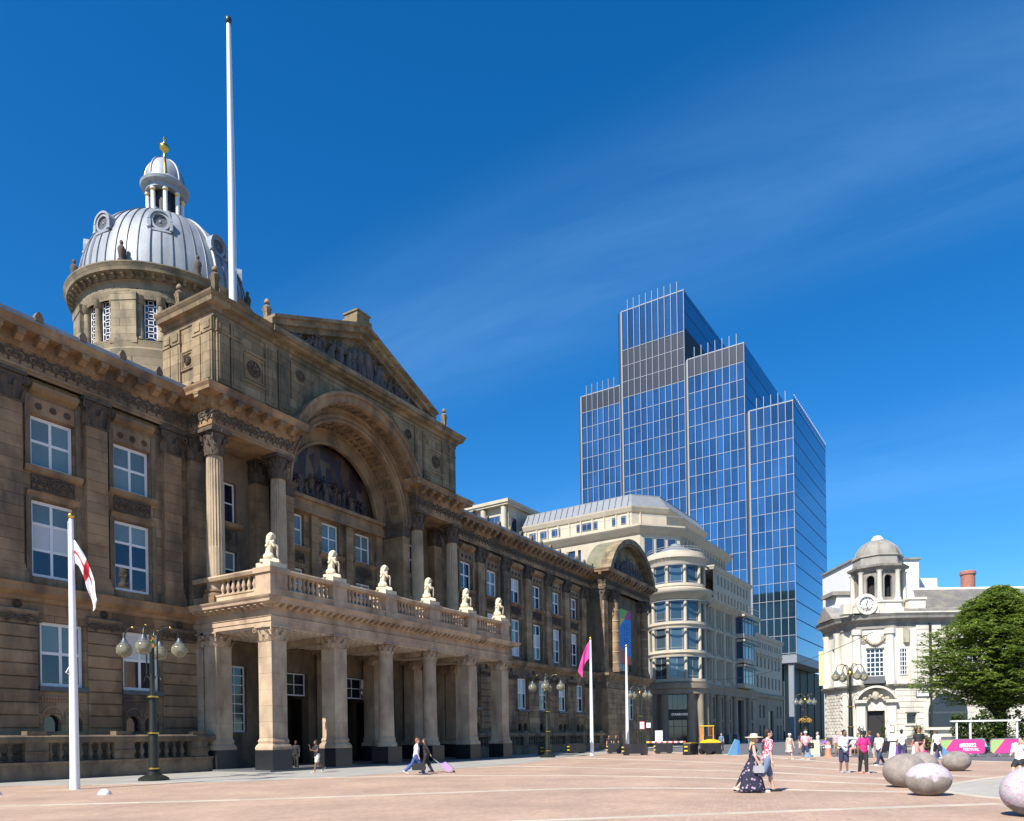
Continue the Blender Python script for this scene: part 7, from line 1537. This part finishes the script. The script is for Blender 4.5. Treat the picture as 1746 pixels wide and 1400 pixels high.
# two men walking towards the viewer
person('man in white printed shirt and navy shorts with an arm round his friend', (32.9, 4.1), TC+.1, 1.76, 'skin_brown', 'c_lightblue', 1.6, 'c_navy', 'knee', 'c_grey', 'hair_dark', legL=(6, 3), legR=(-4, 6), armL=(70, 75, 8, -10), armR=(20, 15, 50, 35), beard='hair_dark', bulk=1.02, turn=20)
person('man in magenta polo shirt and dark trousers with his friend’s arm on his shoulder', (32.55, 3.35), TC+.05, 1.70, 'skin_brown', 'c_magenta', .7, 'c_black', 'long', 'c_salmon', 'hair_dark', legL=(8, 6), legR=(-6, 6), armL=(5, 14, 15, 0), armR=(2, 14, 15, 0), beard='hair_dark', hat=('cap', 'c_black'), turn=-20)
# others crossing the square
person('woman in floral sundress and white hat walking towards the viewer', (49.3, 9.3), TC+.2, 1.64, 'skin_pale', dress='floral_light', hem='knee', shoes='c_beige', hair='hair_blond', hat=('cap', 'c_white'), legL=(14, 5), legR=(-12, 14), vox=.03)
person('man in pink shirt and navy shorts with a dark bag on his shoulder', (48.7, 8.25), TC+.1, 1.76, 'skin_tan', 'c_pink', .6, 'c_navy', 'knee', 'c_beige', 'hair_grey', legL=(8, 4), legR=(-8, 10), bulk=1.15, belly=.04, hat=('cap', 'c_lightblue'), vox=.03)
bag('shoulder_bag', 'dark bag hanging beside the man in the pink shirt', (48.75, 7.9, 1.35), (.3, .14, .38), 'c_black', RT, .3)
person('man in navy t-shirt and pale shorts seen from behind, near the white doorway', (41.6, 3.95), FW+.2, 1.74, 'skin_tan', 'c_navy', .6, 'c_grey', 'knee', 'c_black', 'hair_brown', legL=(14, 4), legR=(-12, 20), vox=.03, bulk=1.05)
person('person in white t-shirt and dark trousers striding left before the doorway', (40.6, 3.45), LT+.5, 1.70, 'skin_tan', 'c_white', .6, 'c_navy', 'long', 'c_white', 'hair_dark', legL=(26, 4), legR=(-26, 14), vox=.03)
person('man in white t-shirt and navy trousers seen from behind, right of the doorway', (48.4, 2.95), FW-.2, 1.78, 'skin_brown', 'c_white', .6, 'c_navy', 'long', 'c_black', 'hair_dark', legL=(10, 5), legR=(-10, 12), vox=.03)
person('large man in black t-shirt and salmon shorts seen from behind', (47.8, 2.05), FW, 1.80, 'skin_pale', 'c_black', .65, 'c_salmon', 'knee', 'c_white', 'hair_red', legL=(6, 4), legR=(-6, 6), bulk=1.28, belly=.05, vox=.03)
person('person in white t-shirt and black shorts walking away by the festival barrier', (50.6, 1.25), FW+.1, 1.72, 'skin_pale', 'c_white', .6, 'c_black', 'knee', 'c_white', 'hair_brown', legL=(14, 4), legR=(-10, 16), vox=.03)
# before the porch
ph, hh, _ = person('man in white t-shirt and blue tracksuit trousers striding along the porch', (27.0, 21.35), RT+.15, 1.76, 'skin_pale', 'c_white', .62, 'c_blue', 'long', 'c_shoe', 'hair_red', legL=(-26, 22), legR=(26, 2), armL=(-4, 8, 12, 0), armR=(4, 8, 10, 0), lean=5)
bpy.context.view_layer.update(); q = world(ph, hh[1]+Vector((0, 0, -.05))); bag('holdall', 'black holdall carried by the man in the white t-shirt', (q.x, q.y, q.z), (.62, .28, .32), 'c_black', RT, .22)
person('person all in black pulling a case, beside the man in the white t-shirt', (28.6, 22.0), LT+.1, 1.68, 'skin_tan', 'c_black', 1.7, 'c_black', 'long', 'c_black', 'hair_dark', longhair=True, legL=(14, 4), legR=(-12, 16), armL=(-30, 10, 5, 0))
case = thing('wheeled_case', 'tilted lilac wheeled suitcase behind the person in black', 'suitcase', (29.6, 21.3, 0)); P = oriented(29.12, 21.25, RT)
tl = lambda a, b, z: P(a+.3+z*-.75, b, .08+z*.66+a*.75)
MB().prism([(-.1, .02), (.1, .02), (.12, .08), (.12, .5), (.08, .56), (-.08, .56), (-.12, .5), (-.12, .08)], -.18, .18, tl).build('shell', 'c_lilac', case); MB().tube([tl(-.1, -.1, .55), tl(-.1, -.1, 1.05), tl(-.1, .1, 1.05), tl(-.1, .1, .55)], .012, 5).build('handle', 'c_grey', case)
for s in (-.15, .15): w_ = MB().lathe(0, 0, [(.05, -.02), (.05, .02)], 10).mesh('wheel', 'c_black'); w_.transform(Matrix.Rotation(rad(90), 4, 'X')); piece('wheel', w_, case, tl(.1, s, .0)[:2]+(.05,), RT)
person('woman in black top and cream shorts on the phone, hurrying past the porch corner', (27.4, 28.0), LT+.7, 1.68, 'skin_brown', 'c_black', .35, 'c_cream', 'short', 'c_beige', 'hair_dark', legL=(16, 4), legR=(-14, 42), armR=(35, 20, 120, 20), armL=(20, 16, 85, 30), bulk=1.12)
person('person in dark clothes standing in the shadow between porch pillars', (30.3, 32.6), TC, 1.65, 'skin_dark', 'c_black', 1.5, 'c_black', 'long', 'c_black', 'hair_dark', vox=.03)
# far figures
for i, (lab, x, y, f, tp, bt, hm_, sk) in enumerate((('left of two dark figures in the shade by the pavilion', 66.3, 29.0, TC, 'c_black', 'c_black', 'long', 'skin_tan'), ('right of two dark figures in the shade by the pavilion', 67.0, 28.6, TC+.3, 'c_black', 'c_navy', 'long', 'skin_tan'), ('person in blue jacket walking by the shop windows beyond the dumper', 73.5, 20.2, FW, 'c_denim', 'c_black', 'long', 'skin_pale'), ('person in dark jacket far down the shaded street front', 100, 23.8, FW, 'c_navy', 'c_denim', 'long', 'skin_tan'), ('person in navy top standing behind the cafe guests', 62.0, 10.8, TC, 'c_navy', 'c_beige', 'knee', 'skin_tan'), ('person in cream top walking behind the cafe guests', 63.0, 9.7, LT, 'c_cream', 'c_navy', 'long', 'skin_pale'), ('woman in pink top passing behind the cafe guests', 61.5, 8.2, TC, 'c_pink', 'c_grey', 'long', 'skin_pale'))):
    person(lab, (x, y), f, 1.72, sk, tp, .6, bt, hm_, 'c_black', ('hair_dark', 'hair_brown', 'hair_grey')[i % 3], legL=(12, 5), legR=(-10, 12), vox=.035)
# cafe tables, chairs and seated guests
M('chair_wood', (.40, .24, .07), .6, .15, 5)
def chair(x, y, rz, lab):
    P = oriented(x, y, rz); t = thing('cafe_chair', lab, 'chair', (x, y, 0), group='cafe chairs'); MB().box(-.2, .2, -.2, .2, .43, .46, P).build('seat', 'chair_wood', t); MB().box(-.2, .2, .18, .21, .62, .88, P).build('backrest', 'chair_wood', t)
    for a in (-.18, .18):
        MB().tube([P(a, -.18, 0), P(a, -.17, .43)], .018, 5).build('leg', 'chair_wood', t); MB().tube([P(a, .2, 0), P(a, .19, .88)], .018, 5).build('leg', 'chair_wood', t)
def table(x, y, lab):
    t = thing('cafe_table', lab, 'table', (x, y, 0), group='cafe tables'); MB().lathe(x, y, [(.36, .71), (.37, .72), (.36, .74)], 18).build('tabletop', 'c_grey', t); MB().lathe(x, y, [(.22, 0), (.2, .03), (.03, .06), (.025, .71)], 10).build('stand', 'iron', t)
seats = [(57.2, 9.3, RT, 'c_white', 'c_cream', 'hair_grey', 'guest in white at the left end of the cafe tables'), (57.7, 8.4, TC, 'wedge_purple', 'c_white', 'hair_brown', 'guest in purple top sitting second from the left at the cafe'), (57.9, 7.5, TC+.3, 'c_teal', 'c_salmon', 'hair_grey', 'guest in teal top sitting in the middle of the cafe row'), (57.5, 6.5, LT+.3, 'c_white', 'c_salmon', 'hair_dark', 'guest in white shirt and pink trousers at the right end of the cafe row'), (56.0, 3.55, RT+.4, 'c_grey', 'c_black', 'hair_grey', 'seated man in grey beside the yellow chair'), (54.0, 2.5, TC, 'c_black', 'c_white', 'hair_dark', 'seated woman in black top and white trousers behind the walkers')]
for x, y, f, tp, bt, hr, lab in seats:
    person(lab, (x, y), f, 1.70, 'skin_pale', tp, .6, bt, 'long', 'c_beige', hr, legL=(80, 85), legR=(72, 80), armL=(40, 8, 50, 15), armR=(35, 8, 55, 10), lean=2, sit=True, vox=.035, group='guests seated outside the cafe'); chair(x-.06*cos(f), y-.06*sin(f), f+pi/2, 'wooden chair under the '+lab.split(' at ')[0].split(' sitting ')[0].split(' beside ')[0].split(' behind ')[0])
table(57.0, 8.5, 'small round table at the left of the cafe row'); table(57.0, 7.1, 'small round table at the right of the cafe row'); table(55.2, 3.1, 'small round table beside the man in grey')
person('person in black shorts and white top sitting on a low ledge at the right edge', (30.48, -1.68), LT+.75, 1.74, 'skin_pale', 'c_white', .6, 'c_black', 'knee', 'c_black', 'hair_dark', legL=(78, 60), legR=(70, 45), armL=(60, 10, 105, 20), armR=(40, 8, 40, 10), lean=-6, sit=True, seat_z=.5)
MB().box(30.25, 32.1, -3.4, -1.7, 0, .44).box(30.2, 32.15, -3.45, -1.65, .44, .5).build('stone_ledge', 'pale_stone', label='low stone ledge under the sitting person at the right edge', cat='ledge')
# planters and topiary by the white doorway
def screen(x, y, lab, L=1.6):
    P = oriented(x, y, rs); t = thing('cafe_screen', lab, 'screen', (x, y, 0), group='black cafe screens'); MB().box(-L/2, L/2, -.03, .03, .25, .98, P).build('panel', 'c_black', t)
    for a in (-L/2, L/2): MB().box(a-.03, a+.03, -.2, .2, 0, .05, P).box(a-.025, a+.025, -.025, .025, .05, 1.05, P).build('post', 'iron', t)
screen(60.5, 7.2, 'black cafe screen left of the lamp before the white building'); screen(59.6, 4.4, 'black cafe screen right of the white doorway')
for x, y, lab in ((66.2, 7.0, 'clipped topiary left of the white doorway'), (65.5, 5.3, 'clipped topiary right of the white doorway')):
    t = thing('topiary', lab, 'plant', (x, y, 0)); MB().lathe(x, y, [(.22, 0), (.28, .5), (.3, .52), (.24, .5)], 12).build('pot', 'c_black', t); MB().tube([(x, y, .4), (x, y, 1.9)], .03, 6).build('stem', 'bark', t); rn = random.Random(int(x*10)); m = MB()
    for zc_, r in ((.85, .34), (1.4, .28), (1.85, .22)):
        for i in range(160): d = Vector((rn.gauss(0, 1), rn.gauss(0, 1), rn.gauss(0, 1))).normalized()*r*rn.uniform(.75, 1.05); leaf(m, Vector((x, y, zc_))+d, .06, rn, 1)
    m.build('foliage', 'leaf_hedge', t)

bpy.data.scenes.remove(TMP)
